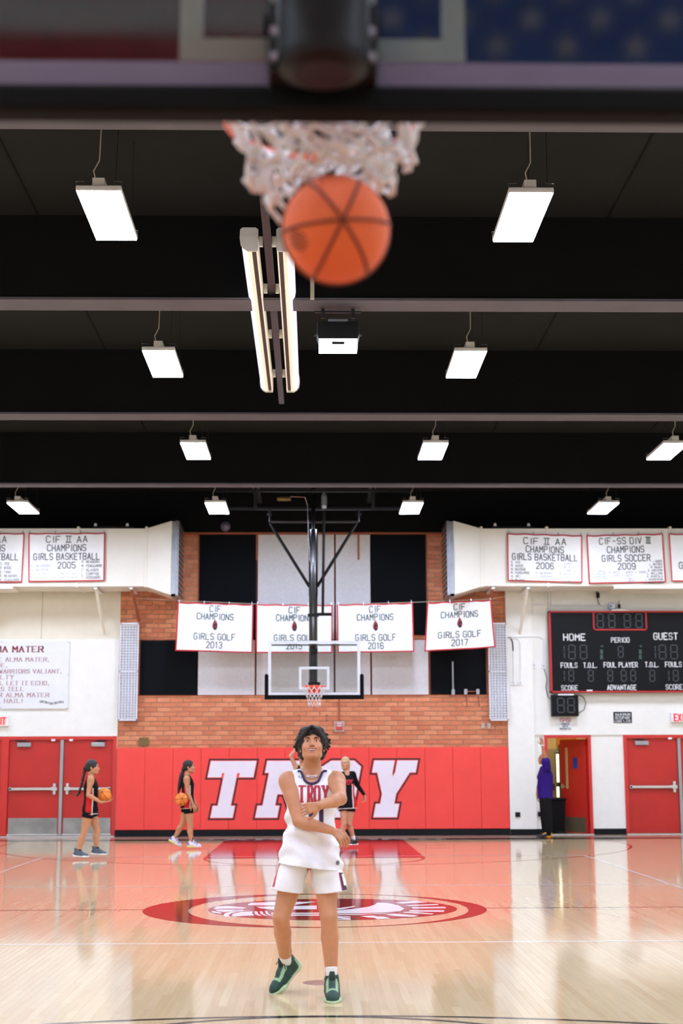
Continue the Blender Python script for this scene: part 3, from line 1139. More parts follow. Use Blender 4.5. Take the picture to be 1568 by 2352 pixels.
golf([(408, 1382), (582, 1388), (580, 1500), (402, 1495)], '2013', 'white banner with red edge reading 2013, leftmost on the line', 1)
golf([(588, 1387), (764, 1389), (763, 1500), (587, 1500)], '2015', 'white banner reading 2015, behind the basket post', 2)
golf([(773, 1388), (948, 1384), (951, 1497), (775, 1500)], '2016', 'white banner reading 2016, right of the basket post', 3)
golf([(981, 1384), (1128, 1377), (1137, 1487), (974, 1497)], '2017', 'wavy white banner reading 2017, rightmost on the line', 4, .05)
pl = [at(400, 1379, 15.3), at(585, 1387, 15.3), at(770, 1388, 15.3), at(960, 1383, 15.3), at(1130, 1376, 15.3), at(1166, 1368, 15.9)]
pl = [Vector((BX0 + .3, 15.5, 5.12))] + pl
o = MB().tube(pl, .006, 5).build('banner_line', 'cable_white', loc=tuple(pl[0]))
tag(o, 'thin steel line carrying the four golf banners', 'wire')

DY = 14.95
F_ = 'ink_faint'
roster5 = [('R. NEABORS', .06, .72, .42, F_, 'l', .04), ('N. BEDDOE', .06, .81, .38, F_, 'l', .04), ('N. OATMAN', .06, .90, .38, F_, 'l', .04), ('J. BLIED', .06, .985, .32, F_, 'l', .04),
           ('L. SIMS  S. YEE', .055, .90, .50, F_, 'l', .33), ('A. SIMS  R. WOOD', .055, .985, .55, F_, 'l', .33)]
r5b = [('R. NEABORS', .06, .64, .38, K, 'l', .70), ('M. YSAGUIRRE', .06, .73, .44, K, 'l', .70), ('C. GLASER', .06, .82, .36, K, 'l', .70), ('L. COMPISE', .06, .905, .38, K, 'l', .70), ('T. GODDARD', .06, .985, .40, K, 'l', .70)]
banner('championship_banner', [(65, 1224), (242, 1223), (240, 1335), (65, 1337)], DY,
       [('CIF # AA', .155, .14, .88, K, 'c'), ('CHAMPIONS', .155, .33, .83, K, 'c'), ('GIRLS BASKETBALL', .155, .52, 1.42, K, 'c'), ('2005', .15, .71, .38, K, 'c')] + roster5 + r5b,
       'white banner reading girls basketball 2005 on the left duct', 'banners on the air ducts', wave=.008, seed=5)
banner('championship_banner', [(-120, 1224), (57, 1224), (51, 1338), (-122, 1338)], DY,
       [('CIF # AA', .155, .14, .88, K, 'c'), ('CHAMPIONS', .155, .33, .83, K, 'c'), ('GIRLS BASKETBALL', .155, .52, 1.42, K, 'c'),
        ('S. YEE', .06, .67, .2, K, 'l', .70), ('R. WOOD', .06, .76, .24, K, 'l', .70), ('S. TANO', .06, .85, .24, K, 'l', .70), ('R. NEABORS', .06, .935, .38, K, 'l', .70), ('M. YSAGUIRRE', .06, 1.02, .44, K, 'l', .70)],
       'white banner cut by the left picture edge on the left duct', 'banners on the air ducts', wave=.008, seed=6)
banner('championship_banner', [(1164, 1224), (1337, 1229), (1337, 1339), (1165, 1335)], DY,
       [('CIF # AA', .155, .16, .92, K, 'c'), ('CHAMPIONS', .155, .34, .82, K, 'c'), ('GIRLS BASKETBALL', .155, .51, 1.42, K, 'c'), ('2006', .15, .70, .38, K, 'c')] +
       [(s, .055, .635 + .077 * i, w, K, 'l', .05) for i, (s, w) in enumerate((('S. YEE', .2), ('R. WOOD', .26), ('N. BEDDOE', .32), ('M. YSAGUIRRE', .40), ('A. WEI', .2), ('S. OLIVAS', .3)))] +
       [(s, .055, .86 + .08 * i, .36, F_, 'l', .38) for i, s in enumerate(('R. NEABORS', 'T. GODDARD'))] +
       [(s, .055, .64 + .077 * i, w, F_, 'l', .70) for i, (s, w) in enumerate((('L. SIMS', .25), ('J. BLIED', .28), ('L. COMPISE', .36), ('R. WOOD', .26), ('A. LEO', .2), ('A. SIMS', .25)))],
       'white banner reading girls basketball 2006 on the right duct', 'banners on the air ducts', wave=.01, seed=7)
banner('championship_banner', [(1346, 1229), (1522, 1225), (1529, 1338), (1352, 1341)], DY,
       [('CIF-SS DIV $', .155, .14, 1.12, K, 'c'), ('CHAMPIONS', .155, .33, .80, K, 'c'), ('GIRLS SOCCER', .155, .52, 1.05, K, 'c'), ('2009', .15, .70, .38, K, 'c')] +
       [(s, .05, .60 + .066 * i, w, K, 'r', .96) for i, (s, w) in enumerate((('J. RUBIO', .2), ('L. WATHEN', .26), ('M. MAHER', .24), ('E. KRESSON', .3), ('L. MELLAND', .32), ('K. RUMFOLA', .33), ('L. HENDERSON', .38), ('H. MACWILLIAMS', .41)))] +
       [(s, .05, .80 + .06 * i, w, F_, 'l', .05) for i, (s, w) in enumerate((('F. CURRIE', .28), ('M. JACKSON', .3), ('S. MARTINEZ', .32), ('S. WILLIAMS', .32)))] +
       [('M. GREEN  L. WEBER  G. CHUNG', .05, .83, .8, F_, 'l', .27), ('T. PARK  K. BUCK', .05, .90, .5, F_, 'l', .27), ('K. BALL', .05, .97, .2, F_, 'l', .47), ('S. SMITH', .05, 1.03, .2, F_, 'l', .47)],
       'white banner reading girls soccer 2009 on the right duct', 'banners on the air ducts', wave=.012, seed=8)
banner('championship_banner', [(1535, 1225), (1712, 1225), (1712, 1338), (1541, 1336)], DY,
       [('GIRLS SOCCER', .155, .70, 1.3, K, 'c')],
       'white banner cut by the right picture edge on the right duct', 'banners on the air ducts', wave=.008, seed=9)


# ---- air ducts
def duct(side, label):
    s = side
    ex, fx, gx = ((at(335, 1280, 15).x, at(395, 1280, 14.9).x, at(404, 1280, 14.9).x) if s < 0 else (at(1106, 1280, 15).x, at(1041, 1280, 14.9).x, at(1032, 1280, 14.9).x))
    z0, z1 = at(1200, 1346, 15).z, at(1200, 1214, 15).z
    Z0, Z1_ = at(1040, 1366, 14.85).z, at(1040, 1196, 14.85).z
    r = empty('air_duct', (s * 7, 15.5, z0), label, 'air duct', 'painted air ducts')
    MB().box(min(s * (SX - .03), ex), max(s * (SX - .03), ex), 15.0, 15.95, z0, z1).build('duct_run', 'duct_paint', r)
    A = [(ex, y, z) for y, z in ((15.0, z0), (15.95, z0), (15.95, z1), (15.0, z1))]
    B = [(fx, y, z) for y, z in ((14.85, Z0), (15.97, Z0), (15.97, Z1_), (14.85, Z1_))]
    MB().add(A + B, [(0, 1, 2, 3), (7, 6, 5, 4)] + [(i, (i + 1) % 4, 4 + (i + 1) % 4, 4 + i) for i in range(4)]).build('flared_end', 'duct_paint', r)
    m = MB()
    a, b = sorted((fx, gx))
    for y0, y1, q0, q1 in ((14.82, 14.88, Z0 - .03, Z1_ + .03), (15.93, 15.99, Z0 - .03, Z1_ + .03), (14.82, 15.99, Z0 - .03, Z0 + .02), (14.82, 15.99, Z1_ - .02, Z1_ + .03)):
        m.box(a, b, y0, y1, q0, q1)
    m.build('end_flange', 'galvanised', r)
    m = MB()
    gx2 = gx - s * .06
    a2, b2 = sorted((gx, gx2))
    m.box(a2, b2, 14.86, 15.96, Z0, Z1_)
    m.build('grille_core', 'galvanised', r)
    m = MB()
    for i in range(14):
        zz = Z0 + (Z1_ - Z0) * (i + .5) / 14
        m.box(min(gx2, gx2 - s * .012), max(gx2, gx2 - s * .012), 14.88, 15.94, zz - .02, zz + .01)
    tag(m.build('grille_blades', 'steel_dark', r), kind='stuff')
    for x in (ex, ex + s * 1.62, ex + s * 4.1):
        if abs(x - ex - s * 1.62) < .01:
            x = at(178 if s < 0 else 1257, 1280, 15).x
        elif x != ex:
            x = at(1541, 1280, 15).x if s > 0 else -7.6
        MB().box(x - .025, x + .025, 14.97, 15.97, z0 - .02, z1 + .04).build('joint_band', 'duct_paint', r)
    return r, z0, z1


dl, z0, z1 = duct(-1, 'long cream air duct with flared end, left of the brick')
duct(1, 'long cream air duct with flared end, right of the brick')
MB().box(at(28, 1345, 14.9).x - 3, at(28, 1345, 14.9).x, 14.9, 15.6, at(20, 1352, 14.9).z, at(20, 1341, 14.9).z).build('duct_branch', 'duct_paint', dl)
dr = [o for o in bpy.data.objects if o.name.startswith('air_duct')][-1]
MB().box(at(1410, 1345, 14.96).x, at(1410, 1345, 14.9).x + 4, 14.98, 15.9, at(1420, 1351, 14.9).z, at(1420, 1341, 14.9).z).build('duct_branch', 'duct_paint', dr)
for px, sh, m_, lab in ((222, 5, 'cream_wall', 'cream strut under the left duct, over the cream wall'), (303, 5, 'brown_strip', 'brown strut under the left duct, over the brick'),
                        (1210, -5, 'cream_wall', 'cream strut under the right duct, over the white wall'), (1130, -4, 'brown_strip', 'brown strut under the right duct, over the brick')):
    x = at(px, 1360, 15.2).x
    ze = at(px, 1462 if m_ == 'cream_wall' else 1432, WY).z
    r = empty('duct_bracket', (x, WY, ze), lab, 'bracket', 'struts under the ducts')
    MB().tube([(x, 15.1, z0 - .02), (x + sh * .012, WY - .08, ze + .05)], .035, 4).build('strut', m_, r)
    MB().box(x - .035, x + .035, 15.0, 15.98, z0 - .06, z0 - .022).build('bearer', 'plastic_white', r)
for a, b, lab in ((213, 305, 'black light bar lying on the left duct'), (1130, 1226, 'black light bar lying on the right duct')):
    x0, x1 = at(a, 1216, 15.1).x, at(b, 1216, 15.1).x
    zt = at(a, 1214, 15.0).z
    r = empty('light_bar', ((x0 + x1) / 2, 15.1, zt), lab, 'light bar')
    MB().box(x0, x1, 15.04, 15.16, zt + .0, zt + .06).build('bar', 'black_paint', r)
    m = MB()
    for x in (x0 + .06, x1 - .12):
        m.lathe((x, 15.08, zt + .06), [(.03, 0), (.035, .03), (.02, .07)], 10)
    m.build('lamp_head', 'plastic_white', r)

# ---- wire grilles
for a, b, lab in ((275, 316, 'tall white wire grille at the left end of the brick'), (1123, 1164, 'tall white wire grille at the right end of the brick')):
    x0, x1 = at(a, 1540, WY - .2).x, at(b, 1540, WY - .2).x
    z1, z0_ = at(a, 1431, WY - .2).z, at(a, 1655, WY - .2).z
    r = empty('wire_grille', ((x0 + x1) / 2, WY, z0_), lab, 'wire grille', 'white wire grilles on the brick')
    m = MB()
    m.box(x0 + .015, x1 - .015, WY - .14, WY - .005, z0_ + .02, z1 - .02)
    m.build('casing', 'grille_back', r)
    m = MB()
    for k in range(7):
        x = x0 + (x1 - x0) * k / 6
        m.box(x - .006, x + .006, WY - .2, WY - .185, z0_, z1)
    nz = 36
    for k in range(nz + 1):
        zz = z0_ + (z1 - z0_) * k / nz
        m.box(x0, x1, WY - .205, WY - .19, zz - .006, zz + .006)
        m.box(x0, x0 + .012, WY - .2, WY, zz - .006, zz + .006)
        m.box(x1 - .012, x1, WY - .2, WY, zz - .006, zz + .006)
    tag(m.build('wire_mesh', 'grille_white', r), kind='stuff')
    m = MB()
    m.box(x0 - .01, x1 + .01, WY - .21, WY - .185, z1 - .03, z1).box(x0 - .01, x1 + .01, WY - .21, WY - .185, z0_, z0_ + .03)
    zm = (z0_ + z1) / 2
    m.box(x0 - .01, x1 + .01, WY - .21, WY - .185, zm - .015, zm + .015)
    for xx in (x0 - .01, x1 - .015):
        m.box(xx, xx + .025, WY - .21, WY - .185, z0_, z1)
    m.build('grille_frame', 'grille_white', r)


# ---- scoreboard
def px_rect(x0, x1, y0, y1, Y):
    a, b = at(x0, y1, Y), at(x1, y0, Y)
    return a.x, b.x, a.z, b.z


SY = WY - .24
x0, x1, z0s, z1s = px_rect(1265, 1587, 1403, 1591, SY)
sb = empty('scoreboard', ((x0 + x1) / 2, WY, z0s), 'large black scoreboard with red edge above the right doors', 'scoreboard')
MB().box(x0, x1, SY, WY - .04, z0s, z1s).build('cabinet', 'scoreboard_black', sb, bevel=.01)
m = MB()
e = .035
m.box(x0 - .01, x1 + .01, SY - .012, SY + .02, z1s - e, z1s).box(x0 - .01, x1 + .01, SY - .012, SY + .02, z0s, z0s + e)
m.box(x0 - .01, x0 + e, SY - .012, SY + .02, z0s, z1s).box(x1 - e, x1 + .01, SY - .012, SY + .02, z0s, z1s)
a, b, c, d = px_rect(1362, 1484, 1405, 1448, SY)
m.box(a, a + .03, SY - .012, SY + .02, c, d).box(b - .03, b, SY - .012, SY + .02, c, d).box(a, b, SY - .012, SY + .02, c, c + .03)
m.build('red_edging', 'score_red', sb)


def ptext(mb, s, cx, cy, hpx, wpx, Y, t=.22, align='c', serif=False):
    c = at(cx, cy, Y)
    k = (at(cx + 100, cy, Y).x - c.x) / 100
    h = hpx * k
    return text(mb, s, c.x, c.z - h / 2, h, w=wpx * k, t=t, y=Y, align=align, serif=serif)


m = MB()
for s, cx, cy, h, w in (('HOME', 1318.5, 1463.5, 16, 49), ('PERIOD', 1424, 1470, 11.5, 41), ('GUEST', 1528, 1461.5, 16, 54), ('FOULS', 1306.5, 1528, 12, 37), ('T.O.L.', 1355, 1528, 12, 30),
                        ('FOUL PLAYER', 1425, 1527, 12, 77), ('T.O.L.', 1496.5, 1526.5, 12, 30), ('FOULS', 1546, 1526, 12, 37), ('SCORE', 1307.5, 1580, 12, 37), ('ADVANTAGE', 1427.5, 1579, 12, 66), ('SCORE', 1547.5, 1578, 12, 37)):
    m = MB()
    ptext(m, s, cx, cy, h * .9, w, SY - .004, t=.165)
    m.build('score_word', 'score_white', sb)


def seg(par, cx, cy, hpx, wpx, Y, only1=False):
    mb = MB()
    c = at(cx, cy, Y)
    k = (at(cx + 100, cy, Y).x - c.x) / 100
    H, W = hpx * k / 2, wpx * k / 2
    t = .011
    g = .012
    S_ = [((-W + g, H), (W - g, H)), ((-W + g, 0), (W - g, 0)), ((-W + g, -H), (W - g, -H)), ((-W, g), (-W, H - g)), ((-W, -H + g), (-W, -g)), ((W, g), (W, H - g)), ((W, -H + g), (W, -g))]
    if only1:
        S_ = S_[5:]
    for (a, b), (p, q) in S_:
        if abs(b - q) < 1e-6:
            mb.add([(c.x + a, Y, c.z + b - t), (c.x + p, Y, c.z + b - t), (c.x + p, Y, c.z + b + t), (c.x + a, Y, c.z + b + t)], [(0, 1, 2, 3)])
        else:
            mb.add([(c.x + a - t, Y, c.z + b), (c.x + a + t, Y, c.z + b), (c.x + a + t, Y, c.z + q), (c.x + a - t, Y, c.z + q)], [(0, 1, 2, 3)])
    mb.build('digit', 'segment_off', par)


m = MB()
for cx in (1378, 1404.5, 1440, 1467):
    seg(sb, cx, 1426, 31, 14, SY - .004)
for cx, o1 in ((1288, 1), (1313, 0), (1339.5, 0), (1497, 1), (1521, 0), (1547.5, 0)):
    seg(sb, cx, 1497.5, 31, 15, SY - .004, o1)
seg(sb, 1425, 1497, 25, 11, SY - .004)
for cx, o1 in ((1290, 1), (1311.5, 0), (1356.5, 0), (1401, 0), (1432, 0), (1453.5, 0), (1497.5, 0), (1530, 1), (1551.5, 0)):
    seg(sb, cx, 1552, 25, 11, SY - .004, o1)
m = MB()
for cx in (1381, 1470):
    for cy in (1497, 1509):
        a, b, c, d = px_rect(cx - 3, cx + 3, cy - 5, cy + 5, SY - .004)
        m.add([(a, SY - .004, c), (b, SY - .004, c), (b, SY - .004, d), (a, SY - .004, d)], [(0, 1, 2, 3)])
    a, b, c, d = px_rect(cx - 3, cx + 3, 1481, 1487, SY - .004)
    m.add([(a, SY - .004, (c + d) / 2), (b, SY - .004, c), (b, SY - .004, d)], [(0, 1, 2)])
m.build('bonus_marks', 'segment_green', sb)
m = MB()
for a, b, c, d in (px_rect(1404, 1441, 1399.5, 1403, SY), px_rect(1347, 1360, 1584.5, 1587.5, SY)):
    m.box(a, b, SY - .02, SY, c, d)
m.build('maker_plate', 'score_white', sb)

x0, x1, z0c, z1c = px_rect(1268, 1328, 1596, 1645, SY)
sc_ = empty('shot_clock', ((x0 + x1) / 2, WY, z0c), 'small black two digit clock under the scoreboard', 'clock')
MB().box(x0, x1, WY - .22, WY - .04, z0c, z1c).build('cabinet', 'scoreboard_black', sc_, bevel=.008)
m = MB()
for cx in (1287.5, 1311):
    seg(sc_, cx, 1620, 32, 15, WY - .224)
m = MB()
a, b, c, d = px_rect(1281, 1317, 1593.5, 1597, WY - .22)
m.box(a, b, WY - .224, WY - .2, c, d)
m.build('maker_plate', 'score_white', sc_)

# ---- signs
x0, x1, z0_, z1_ = px_rect(-100, 160.5, 1473, 1628.5, WY - .09)
am = empty('lyrics_board', ((x0 + x1) / 2, WY, z0_), 'white school song board with maroon lettering above the left doors', 'sign board')
MB().box(x0, x1, WY - .09, WY - .041, z0_, z1_).build('board', 'sign_white', am, bevel=.005)
YB = WY - .0925
m = MB()
ptext(m, 'ALMA MATER', 99, 1491, 12.5, 137, YB, t=.26, align='r', serif=True)
m.build('heading', 'ink_maroon', am)
for i, (s, xr, w) in enumerate((('E ALMA MATER,', 113, 116), ('BE,', 17, 24), ('WARRIORS VALIANT,', 141, 142), ('ALTY', 31, 40), ('S, LET IT ECHO,', 113, 118), ('ES TELL', 54.5, 62), ('R ALMA MATER', 112.5, 115), ('L HAIL!', 52, 58))):
    m = MB()
    ptext(m, s, xr, 1514.5 + 13.6 * i, 8.8, w, YB, t=.18, align='r', serif=True)
    m.build('lyrics_line', 'ink_pale_maroon', am)
m = MB()
rb = [(91, 1611), (97, 1610), (106, 1612), (117, 1615), (128, 1613.5), (138, 1611), (146, 1611.5)]
m2 = MB()
for (a, b), (c, d) in zip(rb, rb[1:]):
    P = [at(a, b + 3.4, YB), at(c, d + 3.4, YB), at(c, d - 1, YB), at(a, b - 1, YB)]
    m.add([tuple(p) for p in P], [(0, 1, 2, 3)])
    P = [at(a + 1, b + 2.2, YB - .002), at(c - 1, d + 2.2, YB - .002), at(c - 1, d + .4, YB - .002), at(a + 1, b + .4, YB - .002)]
    m2.add([tuple(p) for p in P], [(0, 1, 2, 3)])
rbn = m.build('ribbon_mark', 'ink_black', am)
m2.build('ribbon_script', 'sign_white', rbn)
m = MB()
for a, b in ((4, 1474.5), (157, 1475), (156, 1550), (154, 1626), (1, 1625)):
    p = at(a, b, YB)
    MB().lathe((p.x, YB, p.z), [(.012, 0), (.012, -.006)], 8, 'y').build('screw', 'aluminium', am)


for (a, b, c, d), lab, tx in (((-22, 20, 1644, 1668), 'lit exit sign over the left doors, cut by the picture edge', -3), ((1541, 1583, 1637, 1659), 'lit exit sign over the right doors, at the picture edge', 1563)):
    x0, x1, z0_, z1_ = px_rect(a, b, c, d, WY - .13)
    r = empty('exit_sign', ((x0 + x1) / 2, WY, z0_), lab, 'exit sign', 'exit signs')
    MB().box(x0, x1, WY - .13, WY - .041, z0_, z1_).build('case', 'plastic_white', r, bevel=.008)
    MB().box(x0 + .03, x1 - .04, WY - .134, WY - .13, z0_ + .02, z1_ - .02).build('face', 'exit_face' if a < 0 else 'sign_white', r)
    m = MB()
    ptext(m, 'EXIT', tx, (c + d) / 2, 15, 30, WY - .137, t=.2)
    m.build('lettering', 'exit_red', r)
    MB().tube([((x0 + x1) / 2 + .12, WY - .06, z1_), ((x0 + x1) / 2 + .12, WY - .055, z1_ + .25)], .008, 6).build('conduit', 'plastic_white', r)

x0, x1, z0_, z1_ = px_rect(1409, 1450, 1635, 1660.5, WY - .05)
r = empty('occupancy_sign', ((x0 + x1) / 2, WY, z0_), 'black maximum occupant load sign on the white wall', 'sign')
MB().box(x0, x1, WY - .05, WY - .036, z0_, z1_).build('plate', 'scoreboard_black', r, bevel=.006)
m = MB()
for s, cy, w in (('MAXIMUM', 1641, 33), ('OCCUPANT', 1648.5, 34), ('LOAD 1,136', 1656, 36)):
    ptext(m, s, 1429.5, cy, 5.4, w, WY - .053, t=.24)
m.build('lettering', 'sign_white', r)
x0, x1, z0_, z1_ = px_rect(1283, 1312, 1647, 1677, WY - .05)
r = empty('tobacco_sign', ((x0 + x1) / 2, WY, z0_), 'small white no tobacco sign below the two digit clock', 'sign')
MB().box(x0, x1, WY - .045, WY - .036, z0_, z1_).build('plate', 'sign_white', r)
m = MB()
for s, cy, w in (('TOBACCO', 1663, 18), ('USE IS', 1668.5, 12), ('PROHIBITED', 1674, 24)):
    ptext(m, s, 1297.5, cy, 3.4, w, WY - .048, t=.2)
m.build('lettering', 'ink_black', r)
m = MB()
for cx in (1290.5, 1304):
    c = at(cx, 1653.5, WY - .048)
    pts = [(c.x + .045 * math.cos(a) * (1.2 if cx > 1300 else 1), WY - .048, c.z + .038 * math.sin(a)) for a in [2 * math.pi * k / 16 for k in range(16)]]
    m.tube(pts, .007, 4, closed=True)
    m.tube([(c.x - .03, WY - .048, c.z + .025), (c.x + .03, WY - .048, c.z - .025)], .006, 4)
m.build('ban_symbols', 'banner_red', r)

# ---- small wall fittings
fit = [(768, 790, 1657, 1681, 'fire_alarm', 'red fire alarm under a clear cover on the brick', 'fire alarm'),
       (318, 341, 1694, 1713, 'brass_plaque', 'small brass plaque on the brick above the mats', 'plaque')]
for a, b, c, d, n_, lb, ct in fit:
    x0, x1, z0_, z1_ = px_rect(a, b, c, d, WY - .06)
    r = empty(n_, ((x0 + x1) / 2, WY, z0_), lb, ct)
    if n_ == 'fire_alarm':
        MB().box(x0, x1, WY - .03, WY, z0_, z1_).build('cover', 'clear_cover', r, bevel=.006)
        MB().box(x0 + .03, x1 - .03, WY - .07, WY - .03, z0_ + .04, z1_ - .03).build('pull_station', 'alarm_red', r, bevel=.006)
        m = MB()
        for zz in (.12, .165):
            m.box(x0 + .05, x1 - .05, WY - .074, WY - .07, z0_ + zz, z0_ + zz + .022)
        m.build('alarm_lettering', 'sign_white', r)
        xm = (x0 + x1) / 2
        MB().box(xm - .018, xm + .018, WY - .03, WY - .002, z1_, at(778, 1600, WY).z).build('conduit', 'brown_strip', r)
    else:
        MB().box(x0, x1, WY - .02, WY, z0_, z1_).build('plate', 'brass_plate', r, bevel=.005)
for px, py, w, h, m_, lab in ((1109, 1667, 7, 12, 'clear_cover', 'left of two grey switch plates on the brick'), (1122.5, 1667, 7, 12, 'clear_cover', 'right of two grey switch plates on the brick'),
                              (1189, 1871, 11, 11, 'scoreboard_black', 'black socket on the white pilaster'), (1241, 1870, 11, 11, 'scoreboard_black', 'black socket behind the man in purple'),
                              (1226, 1528, 11, 12, 'plastic_white', 'white junction box on the pilaster edge'), (1248, 1530, 8, 12, 'plastic_white', 'white junction box left of the scoreboard'),
                              (1179, 1569, 10, 9, 'plastic_white', 'left white junction box low on the pilaster'), (1194.5, 1569, 10, 9, 'plastic_white', 'right white junction box low on the pilaster')):
    YY = WY if px < 1165 else (WY - .1 if px < 1226 else WY - .036)
    a, b, c, d = px_rect(px - w / 2, px + w / 2, py - h / 2, py + h / 2, YY - .03)
    r = empty('wall_box', ((a + b) / 2, YY, c), lab, 'wall box', 'small boxes on the far wall')
    MB().box(a, b, YY - .03, YY, c, d).build('box_body', m_, r, bevel=.004)
    m = MB()
    xm, zm = (a + b) / 2, (c + d) / 2
    m.box(xm - .012, xm + .012, YY - .034, YY - .03, zm - .02, zm + .02)
    m.build('cover_insert', 'steel_dark' if m_ == 'scoreboard_black' else 'aluminium', r)
# conduits and cables of the right wall
Yp = WY - .1
for pts, m_, rr_, lab in (([(1166, 1466), (1186, 1466), (1192, 1472), (1194, 1480), (1194, 1564)], 'plastic_white', .012, 'white conduit bending down to the right low junction box'),
                          ([(1166, 1464), (1172, 1465), (1177, 1475), (1178, 1495)], 'black_rubber', .012, 'short black cable curling down the pilaster'),
                          ([(1178, 1495), (1179, 1564)], 'plastic_white', .008, 'white conduit above the left low junction box'),
                          ([(1166, 1463), (1225, 1462)], 'plastic_white', .010, 'thin white conduit running across the pilaster')):
    P = [at(a, b, Yp - .015) for a, b in pts]
    o = MB().tube(P, rr_, 6).build('wall_cable', m_, loc=tuple(P[0]))
    tag(o, lab, 'cable')
for pts, m_, rr_, lab in (([(1226, 1462), (1240, 1463), (1247, 1470), (1248, 1478), (1248, 1523)], 'plastic_white', .010, 'thin conduit bending down left of the scoreboard'),
                          ([(1262, 1391), (1365, 1391), (1405, 1391)], 'plastic_white', .012, 'grey conduit running above the scoreboard'),
                          ([(1249, 1536), (1256, 1560), (1253, 1580), (1258, 1600), (1262, 1605), (1268, 1600)], 'black_rubber', .007, 'thin black cord from the wall box to the small clock'),
                          ([(1328, 1596), (1340, 1602), (1345, 1615), (1341, 1630), (1329, 1637)], 'black_rubber', .007, 'black cord looping at the right of the small clock'),
                          ([(1368, 1352), (1371, 1372), (1374, 1386), (1380, 1392)], 'black_rubber', .009, 'black cable hanging from the duct to the camera box')):
    P = [at(a, b, WY - .055) for a, b in pts]
    o = MB().tube(P, rr_, 6).build('wall_cable', m_, loc=tuple(P[0]))
    tag(o, lab, 'cable')
a, b, c, d = px_rect(1398, 1413, 1385, 1399, WY - .12)
r = empty('camera_box', ((a + b) / 2, WY, c), 'grey camera box with lens above the scoreboard', 'camera')
MB().box(a, b, WY - .12, WY - .036, c, d).build('housing', 'aluminium', r, bevel=.01)
MB().lathe(((a + b) / 2 - .03, WY - .12, (c + d) / 2), [(.03, 0), (.03, -.03), (.02, -.04)], 12, 'y').build('lens', 'black_gloss', r)
for px, py, w, h, lab in ((1373, 1367, 7, 12, 'black transmitter box below the right duct'), (1422, 1392, 5, 9, 'tiny black sensor right of the camera box')):
    a, b, c, d = px_rect(px - w / 2, px + w / 2, py - h / 2, py + h / 2, WY - .09)
    r = empty('sensor_box', ((a + b) / 2, WY, c), lab, 'sensor')
    MB().box(a, b, WY - .09, WY - .036, c, d).build('housing', 'black_paint', r, bevel=.008)
    MB().lathe(((a + b) / 2, WY - .06, d), [(.006, 0), (.005, .09)], 6).build('aerial', 'black_paint', r)

# ---- pole and fittings in front of the right black panel
a = at(1040, 1590, WY - .06)
r = empty('aerial_mast', (a.x, WY, a.z), 'short silver mast before the rightmost black panel', 'mast')
t = at(1040, 1521, WY - .06)
MB().lathe((a.x, WY - .075, a.z), [(.02, 0), (.02, t.z - a.z), (.012, t.z - a.z + .02)], 10).build('tube', 'aluminium', r)
MB().box(a.x - .035, a.x + .035, WY - .11, WY - .036, a.z - .06, a.z + .06).build('foot_box', 'aluminium', r, bevel=.006)
for px, lab in ((1069, 'left silver wall box with hanging wires'), (1097, 'right silver wall box with hanging wires')):
    a = at(px, 1589, WY - .06)
    r = empty('outlet_box', (a.x, WY, a.z), lab, 'wall box', 'silver wall boxes under the black panel')
    MB().box(a.x - .035, a.x + .035, WY - .09, WY - .036, a.z - .06, a.z + .06).build('box_body', 'aluminium', r, bevel=.006)
    MB().tube([(a.x, WY - .07, a.z - .06), (a.x + .01, WY - .04, a.z - .15), (a.x + .03, WY - .02, a.z - .33)], .006, 5).build('hanging_wire', 'steel_dark', r)
a, b = at(1072, 1588, WY - .05), at(1094, 1588, WY - .05)
tag(MB().tube([a, b], .01, 6).build('link_conduit', 'brown_strip', loc=tuple(a)), 'short brown conduit joining the two silver wall boxes', 'conduit')
for px, py in ((686, 1643), (750, 1643), (686, 1655), (750, 1655)):
    a = at(px, py, WY)
    MB().lathe((a.x, WY + .004, a.z), [(.016, 0), (.014, -.012)], 8, 'y').build('wall_anchor', 'steel_dark', wall_back)
a = at(517, 1207, 15.3)
r = empty('smoke_detector', (a.x, 15.45, a.z), 'round grey ball shaped detector on the beam above the left black panel', 'detector')
MB().lathe((a.x, 15.45, a.z), [(.09, 0), (.1, -.03), (.08, -.08), (.03, -.11)], 20, 'y').build('dome', 'frame_alu_dull', r, smooth=True)
MB().lathe((a.x, 15.45, a.z), [(.11, 0), (.11, -.012)], 20, 'y').build('base_ring', 'frame_alu_dull', r)

# ---- inside the storage room
r = empty('storage_cabinet', (5.75, 19.6, 0), 'grey-green steel cabinet in the room behind the open door', 'cabinet')
MB().box(5.45, 6.25, 19.5, 20.1, .0, 1.88).build('body', 'cabinet_grey', r, bevel=.01)
for i, xx in enumerate((5.46, 5.86)):
    d_ = MB().box(xx, xx + .38, 19.47, 19.5, .08, 1.84).build('cabinet_door', 'cabinet_grey', r, bevel=.006)
    MB().box(xx + (.31 if i == 0 else .03), xx + (.35 if i == 0 else .07), 19.44, 19.47, .9, 1.05).build('cabinet_handle', 'steel_dark', d_)
for i, (z0_, z1_) in enumerate(((1.1, 1.75), (.75, 1.0), (.5, .7))):
    x = at(1281 if i == 0 else 1280, 1780, 18.2).x
    r = empty('tube_light', (x, 18.2, z0_), ('tall upright lit tube lamp in the storage room', 'middle upright lit tube lamp in the storage room', 'lowest short lit tube lamp in the storage room')[i], 'tube lamp', 'tube lamps in the storage room')
    MB().lathe((x, 18.2, z0_), [(.03, 0), (.03, z1_ - z0_)], 12).build('tube', 'tube_lamp', r, smooth=True)
    MB().lathe((x, 18.2, z1_), [(.035, 0), (.035, .03), (.01, .05)], 12).build('end_cap', 'steel_dark', r)
    MB().lathe((x, 18.2, z0_ - .03), [(.035, 0), (.035, .03)], 12).build('end_cap', 'steel_dark', r)
